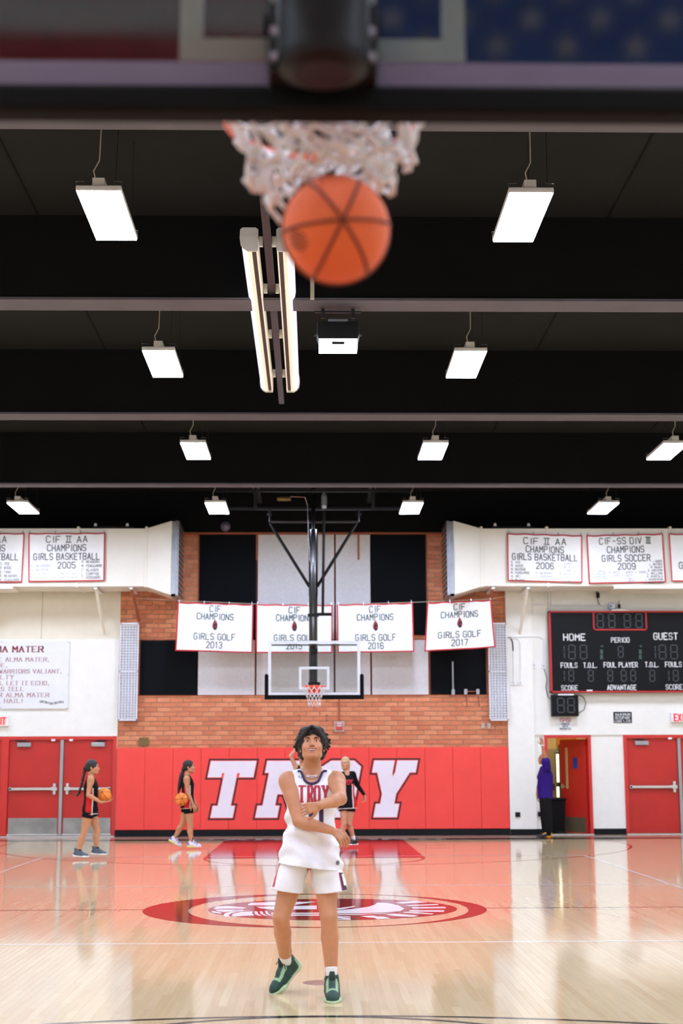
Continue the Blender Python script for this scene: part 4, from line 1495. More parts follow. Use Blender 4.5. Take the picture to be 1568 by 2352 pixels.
r = empty('stand_pole', (x + .06, 18.3, 0), 'thin dark stand holding the tube lamps in the storage room', 'stand')
MB().lathe((x + .07, 18.3, .02), [(.015, 0), (.015, 1.95)], 8).build('pole', 'steel_dark', r)
MB().lathe((x + .07, 18.3, 0), [(.2, 0), (.2, .02), (.02, .03)], 16).build('base', 'steel_dark', r)
MB().tube([(x + .07, 18.3, 1.85), (x - .0, 18.22, 1.83)], .01, 6).tube([(x + .07, 18.3, 1.02), (x, 18.22, 1.04)], .01, 6).tube([(x + .07, 18.3, .72), (x, 18.22, .72)], .01, 6).build('clamp_arm', 'steel_dark', r)
x0 = at(1262, 1860, 17.2).x
r = empty('black_bin', (x0 + .4, 17.3, 0), 'large black bin just inside the open doorway', 'bin')
MB().add([(x0 - .2, 16.9, 0), (x0 + .32, 16.9, 0), (x0 + .32, 17.6, 0), (x0 - .2, 17.6, 0), (x0 - .24, 16.86, .72), (x0 + .36, 16.86, .72), (x0 + .36, 17.64, .72), (x0 - .24, 17.64, .72)],
         [(3, 2, 1, 0), (4, 5, 6, 7), (0, 1, 5, 4), (1, 2, 6, 5), (2, 3, 7, 6), (3, 0, 4, 7)]).build('bin_body', 'black_rubber', r, bevel=.02)
MB().box(x0 - .27, x0 + .39, 16.83, 17.67, .72, .77).build('bin_lid', 'black_rubber', r, bevel=.015)
p = at(1291, 1909, 16.35)
r = empty('door_wedge', (p.x, 16.4, 0), 'low dark doorstop on the sill of the open doorway', 'doorstop')
MB().add([(p.x - .13, 16.34, .02), (p.x + .13, 16.34, .02), (p.x + .13, 16.5, .02), (p.x - .13, 16.5, .02), (p.x - .08, 16.36, .06), (p.x + .05, 16.36, .05), (p.x + .05, 16.48, .05), (p.x - .08, 16.48, .06)],
         [(3, 2, 1, 0), (4, 5, 6, 7), (0, 1, 5, 4), (1, 2, 6, 5), (2, 3, 7, 6), (3, 0, 4, 7)]).build('wedge', 'black_rubber', r, bevel=.01)
rl = empty('ceiling_tube', (6, 18.2, 2.9), 'lit tube lamp on the storage room ceiling', 'lamp')
MB().box(5.2, 6.8, 18.1, 18.3, 2.93, 3.0).build('lamp_tray', 'plastic_white', rl)
MATS['room_lamp'] = mat('room_lamp', 'ffffff', .4, var=0, emit='ffe9b8', estr=45)
MB().box(5.25, 6.75, 18.15, 18.25, 2.89, 2.93).build('lamp_tube', 'room_lamp', rl)

# ================================================================== CEILING LIGHTS
hb = empty('high_bay_light', (0, 0, 6.6))
MB().box(-.205, .205, -.62, .62, 6.605, 6.66).build('housing', 'plastic_white', hb, bevel=.012)
MB().box(-.195, .195, -.61, .61, 6.597, 6.605).build('diffuser', 'panel_led', hb)
MB().box(-.06, .05, -.60, -.25, 6.66, 6.74).build('driver_box', 'fixture_white', hb, bevel=.006)
MB().tube([(-.03, -.58, 6.72), (-.05, -.6, 6.80), (.0, -.6, 6.90), (.005, -.58, 7.2), (0, -.56, 7.585)], .006, 6).build('power_cable', 'cable_white', hb)
for sx in (-1, 1):
    for sy in (-1, 1):
        MB().tube([(sx * .2, sy * .6, 6.66), (sx * .21, sy * .6, 6.70), (sx * .13, sy * .6, 6.70)], .004, 5).build('corner_clip', 'steel_bright', hb)
MB().tube([(.15, -.6, 6.70), (.16, -.5, 7.585)], .003, 5).build('hanger_wire', 'steel_dark', hb)
MB().tube([(.15, .6, 6.70), (.16, .5, 7.585)], .003, 5).build('hanger_wire', 'steel_dark', hb)
rows = [-13.45, -8.2, -3.03, 2.06, 7.3, 12.67]
order = {-3.03: 'nearest row in view', 2.06: 'second row in view', 7.3: 'third row in view', 12.67: 'farthest row'}
first = True
for y in rows:
    for x in (-9.72, -5.83, -1.95, 1.95, 5.83, 9.72):
        o = hb if first else copy_tree(hb)
        first = False
        o.location = (x, y, 6.6)
        seen = abs(x) < 3 and y in order or abs(x) < 6 and y > 12 or (x == 5.83 and y == 7.3)
        if seen:
            side = {(-1): 'left of the centre line', 1: 'right of the centre line'}[1 if x > 0 else -1]
            if abs(x) > 3:
                side = 'at the outer left' if x < 0 else 'at the outer right'
            lab = 'glowing white flat panel light, ' + order[y] + ', ' + side
        else:
            lab = 'glowing white flat panel light hanging outside the picture'
        tag(o, lab, 'ceiling light', 'high bay panel lights')

# ---- long twin fixtures on a rail
rail = empty('fixture_rail', (-.47, 0, 6.7), 'long dark rail running towards the far wall under the beams', 'rail')
MB().box(-.515, -.44, -3.9, 4.35, 6.66, 6.73).build('rail_channel', 'steel_dark', rail)
m = MB()
for y in (-3.2, -.35, 1.6, 4.0):
    m.box(-.49, -.465, y - .02, y + .02, 6.73, 7.585)
m.build('rail_hanger', 'steel_dark', rail)
for s, lab in ((-1, 'left one of the twin long white tube fixtures'), (1, 'right one of the twin long white tube fixtures, partly behind the ball')):
    cx = -.635 if s < 0 else -.325
    r = empty('long_light_fixture', (cx, .5, 6.6), lab, 'light fixture', 'twin long fixtures')
    w = .105
    prof = [(-w, .10), (-w * .95, .04), (-w * .5, -.01), (w * .15, -.02), (w * .2, -.02)]
    y0, y1 = -2.2, 3.3
    # outer bright side, cream bottom, dark slot, inner lip (cross-section mirrored for the right one)
    def sec(pts, name, mt, par=r):
        mb = MB()
        n_ = len(pts)
        vs = [(cx - s * (-px_), y, 6.62 + pz) for y in (y0, y1) for px_, pz in pts]
        vs = [(cx + (px_ if s < 0 else -px_), y, 6.62 + pz) for y in (y0, y1) for px_, pz in pts]
        for i in range(n_):
            j = (i + 1) % n_
            mb.f.append((i, j, n_ + j, n_ + i))
            mb.m.append(0)
        mb.v = vs
        mb.f += [tuple(range(n_)), tuple(range(n_, 2 * n_))[::-1]]
        mb.m += [0, 0]
        o_ = mb.build(name, mt, par)
        bm = bmesh.new()
        bm.from_mesh(o_.data)
        bmesh.ops.recalc_face_normals(bm, faces=bm.faces)
        bm.to_mesh(o_.data)
        bm.free()
        return o_
    sec([(-.105, .16), (-.11, .08), (-.10, .02), (-.075, -.02), (-.04, -.04), (-.03, 0), (-.06, .16)], 'lit_side', 'fixture_lit')
    sec([(-.04, -.04), (0, -.045), (.0, .0), (-.03, 0)], 'cream_reflector', 'fixture_cream')
    sec([(0, -.03), (.045, -.03), (.045, .16), (-.06, .16), (-.03, 0), (0, 0)], 'dark_slot', 'fixture_slot')
    sec([(.045, -.045), (.058, -.045), (.058, .16), (.045, .16)], 'inner_lip', 'fixture_cream')
    mb = MB()
    half = [(-.115, .17), (-.12, .08), (-.11, .01), (-.08, -.03), (-.04, -.055), (.06, -.055), (.065, .0), (.065, .17), (.04, .19), (-.09, .19)]
    pts = [((cx + (a if s < 0 else -a)), 6.62 + b) for a, b in half]
    mb.prism(pts, y0 - .03, y0)
    mb.build('end_cap', 'fixture_white', r)
    MB().prism(pts, y1, y1 + .03).build('end_cap', 'fixture_white', r)
    xi = cx + (.07 if s < 0 else -.07)
    for y in (y0 + .05, y0 + 1.5, y0 + 3.2, y1 - .5):
        MB().box(min(xi, xi - s * .04), max(xi, xi - s * .04), y - .02, y + .02, 6.64, 6.74).build('rail_clip', 'fixture_white', r)

# ---- emergency flood light under the second beam
p = at(776, 785, -.25)
fl = empty('flood_light', (p.x, -.25, p.z), 'small black flood light with three lit cells under the beam', 'flood light')
MB().prism([(p.x - .23, p.z + .20), (p.x + .23, p.z + .20), (p.x + .24, p.z + .06), (p.x + .22, p.z + .0), (p.x - .22, p.z + .0), (p.x - .24, p.z + .06)], -.38, -.1).build('housing', 'black_paint', fl, bevel=.01)
dx = .145
for k in (-1, 0, 1):
    MB().box(p.x + k * dx - .07, p.x + k * dx + .07, -.37, -.12, p.z - .10, p.z).build('lit_cell', 'flood_led', fl)
MB().box(p.x - .07, p.x + .07, -.375, -.3, p.z - .065, p.z - .035).build('sensor_bar', 'black_paint', fl)
MB().box(p.x - .11, p.x + .11, -.3, -.2, p.z + .21, p.z + .25).build('driver', 'aluminium', fl)
m = MB()
for k in (-1, 1):
    m.box(p.x + k * .17 - .02, p.x + k * .17 + .02, -.28, -.25, p.z + .27, BEAM + .05)
m.box(p.x - .26, p.x + .26, -.29, -.26, p.z + .33, p.z + .35)
for k in (-1, 1):
    m.lathe((p.x + k * .24, -.25, p.z + .08), [(.02, 0), (.02, k * .03)], 8, 'x')
m.build('hanger', 'steel_dark', fl)
p = at(717, 672, -.62)
tag(MB().box(p.x - .022, p.x + .022, -.64, -.59, 6.6, 6.98).build('beam_tag', 'cable_white', loc=(p.x, -.6, 6.6)), 'small cream strip hanging on the beam below the ball', 'strip')


# ================================================================== BASKETS
def rim_and_net(root, cy, s, swish=False, seed=1):
    """s: +1 for the far basket (faces -y), -1 for the near one"""
    R0 = .2286
    yb = cy
    ring = [(R0 * math.cos(a), yb + R0 * math.sin(a), 3.045) for a in [2 * math.pi * k / 48 for k in range(48)]]
    rm = MB().tube(ring, .010, 10, closed=True).build('rim', 'orange_paint', root, smooth=True)
    by = yb + s * .38
    m = MB()
    y0, y1 = sorted((by - s * .02, by))
    m.box(-.11, .11, y0, y1, 2.93, 3.07)
    yy0, yy1 = sorted((yb + s * R0, by))
    m.add([(-.09, by, 3.03), (.09, by, 3.03), (.06, yb + s * R0, 3.045), (-.06, yb + s * R0, 3.045), (-.09, by, 2.94), (.09, by, 2.94), (.05, yb + s * R0, 3.03), (-.05, yb + s * R0, 3.03)],
          [(0, 1, 2, 3), (7, 6, 5, 4), (0, 4, 5, 1), (1, 5, 6, 2), (2, 6, 7, 3), (3, 7, 4, 0)])
    m.build('rim_bracket', 'orange_paint', rm)
    rr = random.Random(seed)
    nt = MB()
    N_ = 12
    if not swish:
        lv = [(0, R0, 3.04), (1, .205, 2.96), (2, .165, 2.88), (3, .135, 2.80), (4, .12, 2.73), (5, .125, 2.64)]
        cord = .0045
        def P(i, l):
            _, r_, z_ = lv[l]
            a = 2 * math.pi * (i + (.5 if l % 2 else 0)) / N_
            return (r_ * math.cos(a), yb + r_ * math.sin(a), z_ + rr.uniform(-.004, .004))
    else:
        lv = [(0, R0, 3.04), (1, .215, 3.0), (2, .188, 2.96), (3, .168, 2.925), (4, .153, 2.895), (5, .148, 2.865)]
        cord = .0068
        def P(i, l):
            _, r_, z_ = lv[l]
            a = 2 * math.pi * (i + (.5 if l % 2 else 0)) / N_
            if l:
                r_ *= rr.uniform(.9, 1.08)
                z_ += rr.uniform(-.018, .02) + .02 * math.sin(a * 2 + 1)
            # the left side hangs lower, the middle is thrown up by the ball
            z_ -= .03 * (l / 5) * (math.cos(a) < -.2) - .03 * (l / 5) * (abs(math.cos(a)) < .4)
            return (.01 + r_ * math.cos(a), yb + r_ * math.sin(a), z_)
    pts = [[P(i, l) for i in range(N_)] for l in range(len(lv))]
    for l in range(len(lv) - 1):
        for i in range(N_):
            j = (i + 1) % N_ if l % 2 else (i - 1) % N_
            for q in (i, j):
                a, b = Vector(pts[l][i]), Vector(pts[l + 1][q])
                mid = (a + b) / 2
                if swish:
                    mid += Vector((rr.uniform(-.02, .02), rr.uniform(-.02, .02), rr.uniform(-.02, .02)))
                nt.tube([a, mid, b], cord, 5)
    if swish:
        for k in range(110):      # slack cord bunched up under the rim
            a = rr.uniform(0, 6.28)
            r_ = rr.uniform(.12, .215)
            z_ = rr.uniform(2.89, 3.0)
            P0 = Vector((.01 + r_ * math.cos(a), yb + r_ * math.sin(a), z_))
            da = rr.uniform(.2, .5) * rr.choice((-1, 1))
            P1 = Vector((.01 + r_ * .95 * math.cos(a + da), yb + r_ * .95 * math.sin(a + da), z_ + rr.uniform(-.06, .06)))
            nt.tube([P0, (P0 + P1) / 2 + Vector((0, 0, rr.uniform(-.04, .03))), P1], cord, 5)
    else:
        pass
    for i in range(N_):
        x, y, _ = pts[0][i]
        nt.tube([(x * .95, yb + (y - yb) * .95, 3.04), (x, y, 3.062), (x * 1.05, yb + (y - yb) * 1.05, 3.045), (x, y, 3.03)], cord * .9, 5, closed=True)
    nt.build('net', 'net_cord', rm, smooth=True)
    return rm


def backboard(root, fy, s, near=False, Zb=2.895):
    """fy: front face of the glass, s: direction from court to the back of the board"""
    W2, Zt = .9144, 3.965
    g0, g1 = sorted((fy, fy + s * .012))
    MB().box(-W2 + .02, W2 - .02, g0, g1, Zb + .02, Zt - .02).build('glass', 'board_glass', root)
    k0, k1 = sorted((fy - s * .003, fy + s * .0))
    m = MB()
    b = .05
    m.box(-W2, W2, k0, k1, Zt - b, Zt).box(-W2, W2, k0, k1, Zb, Zb + b).box(-W2, -W2 + b, k0, k1, Zb + b, Zt - b).box(W2 - b, W2, k0, k1, Zb + b, Zt - b)
    k2, k3 = sorted((fy + s * .0, fy + s * .045))
    m.box(-W2 - .01, W2 + .01, k2, k3, Zt - .02, Zt + .01).box(-W2 - .01, -W2 + .012, k2, k3, Zb, Zt).box(W2 - .012, W2 + .01, k2, k3, Zb, Zt)
    m.build('board_border', 'board_frame', root)
    q0, q1 = sorted((fy + s * .012, fy + s * .045))
    MB().box(-W2, W2, q0, q1, Zb, Zb + .055).build('frame_rail', 'frame_alu_dull', root)
    m = MB()
    q = .05
    zz = 3.0
    m.box(-.305, .305, k0, k1, zz, zz + q).box(-.305, .305, k0, k1, zz + .457 - q, zz + .457).box(-.305, -.305 + q, k0, k1, zz + q, zz + .457 - q).box(.305 - q, .305, k0, k1, zz + q, zz + .457 - q)
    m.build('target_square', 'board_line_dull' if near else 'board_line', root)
    p0, p1 = sorted((fy - s * .012, fy + s * .06))
    m = MB()
    pw, ph = (.055, .06) if near else (.078, .088)
    m.box(-W2 - pw, W2 + pw, p0, p1, Zb - ph, Zb + .0)
    for sx in (-1, 1):
        a, b_ = sorted((sx * (W2 + .0), sx * (W2 + pw)))
        m.box(a, b_, p0, p1, Zb, Zb + .38)
        m.lathe((sx * (W2 + pw / 2), p0, Zb + .38), [(pw / 2, 0), (pw / 2, p1 - p0)], 14, 'y')
    m.build('edge_padding', 'pad_black', root, bevel=.012)
    m = MB()
    for sx in (-1, 1):
        a, b_ = sorted((sx * .04, sx * .86))
        m.box(a, b_, q0, q1, Zt - .085, Zt - .06)
    m.build('back_brace', 'steel_dark', root)


# far basket
FBY = HL - 1.22
hb_ = empty('basketball_hoop', (0, FBY, 2.6), 'far basketball hoop with glass backboard hanging from the ceiling', 'basketball hoop')
backboard(hb_, FBY, 1)
rim_and_net(hb_, FBY - .38, 1)
PY = 13.5
cx = -.02
m = MB()
m.lathe((cx, PY, 2.92), [(.088, 0), (.088, 2.0)], 24)
m.lathe((cx, PY, 4.92), [(.095, 0), (.095, 1.38)], 24)
m.lathe((cx, PY, 6.3), [(.05, 0), (.05, 1.25)], 20)
m.build('post', 'black_gloss', hb_, smooth=False)
m = MB()
m.lathe((cx, PY, 4.50), [(.115, 0), (.115, .06)], 24)
m.box(cx, cx + .37, PY - .03, PY + .03, 4.52, 4.58)
m.build('post_collar', 'black_paint', hb_)
m = MB()
m.box(-.09, .07, FBY + .03, PY, 3.0, 3.08).box(-.09, .07, FBY + .03, PY, 3.75, 3.83)
m.box(-.12, .12, FBY + .012, FBY + .05, 2.95, 3.15)
m.build('board_mount', 'black_paint', hb_)
for sx in (-1, 1):
    o = MB().tube([(cx + sx * .90, PY + .05, 6.45), (cx + sx * .08, PY, 5.12)], .032, 8).build('brace', 'black_paint', hb_)
m = MB()
m.tube([(-.92, PY + .05, 6.48), (.92, PY + .05, 6.48)], .03, 8)
for sx in (-1, 1):
    m.tube([(sx * .92, PY + .05, 6.48), (sx * .92, PY + .05, 6.75)], .025, 8)
    m.lathe((sx * .93, PY + .05, 6.62), [(.05, 0), (.05, .04)], 10)
m.build('pivot_bar', 'steel_dark', hb_)
m = MB()
for y, zz, x0_, x1_ in ((13.4, 7.1, -2.05, 2.05), (13.55, 6.75, -1.85, 1.85)):
    m.box(x0_, x1_, y - .03, y + .03, zz - .025, zz + .025)
m.build('ceiling_pipe', 'steel_dark', hb_)
m = MB()
for sx in (-1.22, 1.22):
    m.box(sx - .07, sx + .07, 10.5, 15.4, 7.2, 7.26)
    for y in (13.4, 13.55):
        m.box(sx - .03, sx + .03, y - .02, y + .02, 6.76, 7.2)
    m.box(sx - .03, sx + .03, 11.0, 11.05, 7.2, 7.585)
    m.box(sx - .03, sx + .03, 15.0, 15.05, 7.2, 7.585)
m.build('support_beam', 'steel_dark', hb_)
xa_ = at(744, 1150, 13.45).x
m = MB()
m.tube([(xa_, 13.45, 6.7), (xa_ - .03, PY, 4.56)], .028, 8)
m.build('hoist_rod', 'black_paint', hb_)
MB().lathe((xa_, 13.45, 6.74), [(.05, 0), (.06, .05), (.06, .25), (.04, .3), (.02, .36)], 14).build('hoist_motor', 'aluminium', hb_)
p = at(652, 1146, 13.3)
m = MB().lathe((p.x - .14, 13.3, p.z), [(.03, 0), (.042, .02), (.042, .26), (.03, .28)], 14, 'x')
m.build('winch_drum', 'brass_plate', hb_)
m = MB().tube([(p.x + .12, 13.3, p.z + .05), (at(700, 1142, 13.35).x, 13.35, at(700, 1142, 13.35).z), (at(706, 1160, 13.4).x, 13.4, 6.8), (at(708, 1230, 13.42).x, 13.42, 6.2), (at(714, 1330, 13.45).x, 13.45, 5.3)], .006, 5)
m.build('hoist_cable', 'steel_bright', hb_)

# near basket
NBY = -FBY
nb = empty('basketball_hoop', (0, NBY, 2.6), 'near blurred basketball hoop seen from behind its backboard', 'basketball hoop')
backboard(nb, NBY, -1, True, 2.918)
rim_and_net(nb, NBY + .38, -1, swish=True, seed=4)
m = MB()
m.lathe((0, NBY - .20, 2.865), [(.06, 0), (.088, .012), (.092, .03), (.092, 4.72)], 32)
m.build('post', 'black_paint', nb)
m = MB()
m.box(-.112, .112, NBY - .14, NBY - .045, 2.905, 3.14)
m.box(-.08, .08, NBY - .2, NBY - .05, 3.02, 3.12)
m.box(-.13, .13, NBY - .3, NBY - .1, 3.10, 3.16)
m.build('board_mount', 'black_paint', nb, bevel=.008)
for sx in (-1, 1):
    for zz in (2.93, 2.985, 3.06):
        MB().lathe((sx * .098, NBY - .14, zz), [(.009, 0), (.009, -.018)], 8, 'y').build('mount_bolt', 'aluminium', nb)
m = MB()
for sx in (-1, 1):
    m.tube([(sx * .92, NBY - .25, 6.45), (sx * .08, NBY - .2, 5.12)], .032, 8)
m.tube([(-.92, NBY - .25, 6.48), (.92, NBY - .25, 6.48)], .03, 8)
m.build('brace', 'black_paint', nb)

# ---- flag on the wall behind the camera (seen in the near glass)
def flag():
    Hh = 2.6
    Ww = Hh * 1.9
    xr, zt = 2.0, 4.72 + Hh * 7 / 13
    y = BACKY + .03
    r = empty('wall_flag', (xr - Ww / 2, y, zt - Hh), 'large stars and stripes flag hanging on the wall behind the camera', 'flag')
    red, wh = MB(), MB()
    for k in range(13):
        m_ = red if k % 2 == 0 else wh
        z1_ = zt - Hh * k / 13
        m_.box(xr - Ww, xr, y, y + .01, z1_ - Hh / 13, z1_)
    red.build('red_stripes', 'flag_red', r)
    wh.build('white_stripes', 'flag_white', r)
    cw = Hh * .76
    c = MB().box(xr - cw, xr, y + .01, y + .016, zt - Hh * 7 / 13, zt).build('canton', 'flag_blue', r)
    m_ = MB()
    for i in range(9):
        for j in range(11):
            if (i + j) % 2 == 0:
                x_ = xr - cw * (j + 1) / 12
                z_ = zt - Hh * 7 / 13 * (i + 1) / 10
                pts = []
                for q in range(10):
                    rr_ = Hh * .0308 * (1 if q % 2 == 0 else .382)
                    a = math.pi / 2 + q * math.pi / 5
                    pts.append((x_ + rr_ * math.cos(a), y + .019, z_ + rr_ * math.sin(a)))
                pts.append((x_, y + .019, z_))
                m_.add(pts, [((q + 1) % 10, q, 10) for q in range(10)])
    m_.build('stars', 'flag_white', c)


flag()


# ================================================================== BASKETBALLS
def ball(center, mt, label, view=None, R=.119, twist=0, marks=True, seam=('ball_seam', .0032)):
    r = empty('basketball', tuple(center), label, 'basketball')
    m = MB()
    nu, nv = 48, 24
    c = Vector(center)
    prof = [(R * math.sin(math.pi * j / nv), -R * math.cos(math.pi * j / nv)) for j in range(1, nv)]
    m.lathe(c, [(.001, -R)] + prof + [(.001, R)], nu)
    m.build('ball_skin', mt, r, smooth=True)
    ax = Vector(view).normalized()
    u = ax.orthogonal().normalized()
    v = ax.cross(u)
    u, v = u * math.cos(twist) + v * math.sin(twist), v * math.cos(twist) - u * math.sin(twist)
    rs = R + .0006
    sm = MB()
    for a in (0, math.pi / 3, 2 * math.pi / 3):
        w = u * math.cos(a) + v * math.sin(a)
        sm.tube([c + (ax * math.cos(t) + w * math.sin(t)) * rs for t in [2 * math.pi * k / 64 for k in range(64)]], seam[1], 6, closed=True)
    sm.tube([c + (u * math.cos(t) + v * math.sin(t)) * rs for t in [2 * math.pi * k / 64 for k in range(64)]], seam[1], 6, closed=True)
    sm.build('seams', seam[0], r, smooth=True)
    if marks:
        mk = MB()
        d = (ax * .55 + u * .6 - v * .55).normalized()
        p, q = d.orthogonal().normalized(), None
        q = d.cross(p)
        for k in range(-2, 3):
            w0 = .03 - abs(k) * .006
            a_, b_ = (d * R + p * w0 + q * k * .009), (d * R - p * w0 + q * k * .009)
            mk.tube([c + a_.normalized() * (R + .0005), c + (d * R + q * k * .009).normalized() * (R + .0005), c + b_.normalized() * (R + .0005)], .002, 4)
        mk.build('printed_mark', 'ball_seam', r)
    return r


bc = at(771, 528, -12.83)
vd = (CAM - bc).normalized()
ball(bc, 'ball_orange', 'blurred orange basketball dropping out of the near net', view=vd + Vector((.12, 0, .18)), R=.1225, twist=.35, seam=('ball_seam_soft', .0042))

# ================================================================== BODIES: distance fields turned into one surface
class Field:
    def __init__(s, lo, hi, h):
        s.h = h
        s.lo = np.array(lo, dtype=np.float32)
        s.n = (np.ceil((np.array(hi) - s.lo) / h) + 1).astype(int)
        s.d = np.full(tuple(s.n), .3, dtype=np.float32)

    def sub(s, lo, hi):
        a = np.clip(np.floor((np.array(lo) - s.lo) / s.h).astype(int), 0, s.n - 1)
        b = np.clip(np.ceil((np.array(hi) - s.lo) / s.h).astype(int) + 1, 1, s.n)
        sl = tuple(slice(int(i), int(max(i + 1, j))) for i, j in zip(a, b))
        g = [(s.lo[k] + s.h * np.arange(sl[k].start, sl[k].stop, dtype=np.float32)) for k in range(3)]
        X, Y, Z = np.meshgrid(*g, indexing='ij', sparse=True)
        return sl, X, Y, Z

    def put(s, sl, b, k, mode):
        a = s.d[sl]
        if mode == 'u':
            if k > 0:
                h = np.clip(.5 + .5 * (a - b) / k, 0, 1)
                s.d[sl] = a * (1 - h) + b * h - k * h * (1 - h)
            else:
                s.d[sl] = np.minimum(a, b)
        elif mode == 's':       # subtract
            b = -b
            if k > 0:
                h = np.clip(.5 - .5 * (a - b) / k, 0, 1)
                s.d[sl] = a * (1 - h) + b * h + k * h * (1 - h)
            else:
                s.d[sl] = np.maximum(a, b)

    def cone(s, a, b, r1, r2, k=.02, mode='u', flat=1.0, fdir=None):
        a, b = np.array(a, dtype=np.float32), np.array(b, dtype=np.float32)
        m = max(r1, r2) + k + 2 * s.h
        sl, X, Y, Z = s.sub(np.minimum(a, b) - m, np.maximum(a, b) + m)
        ba = b - a
        L2 = float(ba @ ba) + 1e-12
        px, py, pz = X - a[0], Y - a[1], Z - a[2]
        t = np.clip((px * ba[0] + py * ba[1] + pz * ba[2]) / L2, 0, 1)
        qx, qy, qz = px - t * ba[0], py - t * ba[1], pz - t * ba[2]
        d2 = qx * qx + qy * qy + qz * qz
        if fdir is not None:    # flattened along fdir
            f = np.array(fdir, dtype=np.float32)
            f /= np.linalg.norm(f)
            c = qx * f[0] + qy * f[1] + qz * f[2]
            d2 = d2 + c * c * (1 / flat ** 2 - 1)
            d = (np.sqrt(d2) - (r1 + (r2 - r1) * t)) * (flat * .5 + .5)
        else:
            d = np.sqrt(d2) - (r1 + (r2 - r1) * t)
        s.put(sl, d, k, mode)

    def chain(s, pts, rs, k=.02, mode='u'):
        for i in range(len(pts) - 1):
            s.cone(pts[i], pts[i + 1], rs[i], rs[i + 1], k if i == 0 else min(k, .012), mode)

    def ell(s, c, r, k=.02, mode='u', R=None):
        """ellipsoid; R: 3x3 whose columns are its axes"""
        c = np.array(c, dtype=np.float32)
        r = np.array(r, dtype=np.float32)
        m = float(r.max()) + k + 2 * s.h
        sl, X, Y, Z = s.sub(c - m, c + m)
        x, y, z = X - c[0], Y - c[1], Z - c[2]
        if R is not None:
            x, y, z = (x * R[0][i] + y * R[1][i] + z * R[2][i] for i in range(3))
        k0 = np.sqrt((x / r[0]) ** 2 + (y / r[1]) ** 2 + (z / r[2]) ** 2)
        k1 = np.sqrt((x / r[0] ** 2) ** 2 + (y / r[1] ** 2) ** 2 + (z / r[2] ** 2) ** 2) + 1e-9
        s.put(sl, k0 * (k0 - 1) / k1, k, mode)

    def loft(s, o, R, keys, k=.02, mode='u', p=2.2, cap=.01):
        """stack of superellipses along the local z axis. keys: (z, hw, hd, cx, cy)"""
        o = np.array(o, dtype=np.float32)
        R = np.array(R, dtype=np.float32)
        K_ = np.array([tuple(q) + (0,) * (5 - len(q)) for q in keys], dtype=np.float32)
        mm = float(max(K_[:, 1].max(), K_[:, 2].max())) + k + 3 * s.h + float(abs(K_[:, 3:]).max())
        ends = [o + R @ np.array([0, 0, z], dtype=np.float32) for z in (K_[0, 0], K_[-1, 0])]
        sl, X, Y, Z = s.sub(np.minimum(*ends) - mm, np.maximum(*ends) + mm)
        px, py, pz = X - o[0], Y - o[1], Z - o[2]
        x, y, z = (px * R[0][i] + py * R[1][i] + pz * R[2][i] for i in range(3))
        zc = np.clip(z, K_[0, 0], K_[-1, 0])
        # smooth interpolation of the section
        f = [np.interp(zc, K_[:, 0], K_[:, i]).astype(np.float32) for i in range(1, 5)]
        ax_, ay_ = np.abs(x - f[2]) / f[0], np.abs(y - f[3]) / f[1]
        q = (ax_ ** p + ay_ ** p) ** (1 / p)
        d = (q - 1) * np.minimum(f[0], f[1]) * .92
        dz = np.maximum(K_[0, 0] - z, z - K_[-1, 0])
        # rounded caps
        d = np.where(dz > -cap, np.sqrt(np.maximum(d + cap, 0) ** 2 + np.maximum(dz + cap, 0) ** 2) - cap + np.minimum(np.maximum(d + cap, dz + cap), 0), d)
        s.put(sl, d.astype(np.float32), k, mode)

    def plane(s, c, n, mode='s'):
        """cut away everything on the side n points to"""
        c, n = np.array(c, dtype=np.float32), np.array(n, dtype=np.float32)
        n /= np.linalg.norm(n)
        sl = (slice(None),) * 3
        g = [(s.lo[k] + s.h * np.arange(s.n[k], dtype=np.float32)) for k in range(3)]
        X, Y, Z = np.meshgrid(*g, indexing='ij', sparse=True)
        s.d = np.maximum(s.d, ((X - c[0]) * n[0] + (Y - c[1]) * n[1] + (Z - c[2]) * n[2])).astype(np.float32)

    def wrinkle(s, fn):
        """add fn(X, Y, Z) near the surface"""
        idx = np.nonzero(np.abs(s.d) < .05)
        P = [s.lo[k] + s.h * idx[k].astype(np.float32) for k in range(3)]
        s.d[idx] += fn(*P).astype(np.float32)

    def mesh(s):
        d = s.d
        ins = d < 0
        nx, ny, nz = d.shape
        # cells crossed by the surface
        c = ins[:-1, :-1, :-1].astype(np.uint8)
        tot = np.zeros((nx - 1, ny - 1, nz - 1), dtype=np.uint8)
        for i in (0, 1):
            for j in (0, 1):
                for k in (0, 1):
                    tot += ins[i:nx - 1 + i, j:ny - 1 + j, k:nz - 1 + k]
        act = np.argwhere((tot > 0) & (tot < 8))
        ids = np.full(tot.shape, -1, dtype=np.int32)
        ids[act[:, 0], act[:, 1], act[:, 2]] = np.arange(len(act))
        acc = np.zeros((len(act), 3), dtype=np.float64)
        cnt = np.zeros(len(act))
        cor = [(i, j, k) for i in (0, 1) for j in (0, 1) for k in (0, 1)]
        V = {q: d[act[:, 0] + q[0], act[:, 1] + q[1], act[:, 2] + q[2]] for q in cor}
        for q in cor:
            for ax_ in range(3):
                if q[ax_] == 0:
                    q2 = tuple(1 if t == ax_ else q[t] for t in range(3))
                    a, b = V[q], V[q2]
                    m = (a < 0) != (b < 0)
                    t = np.where(m, a / np.where(m, a - b, 1), 0)
                    P = np.array(q, dtype=float)[None, :].repeat(len(act), 0)
                    P[:, ax_] += t
                    acc[m] += P[m]
                    cnt[m] += 1
        vs = (act + acc / cnt[:, None]) * s.h + s.lo
        faces = []
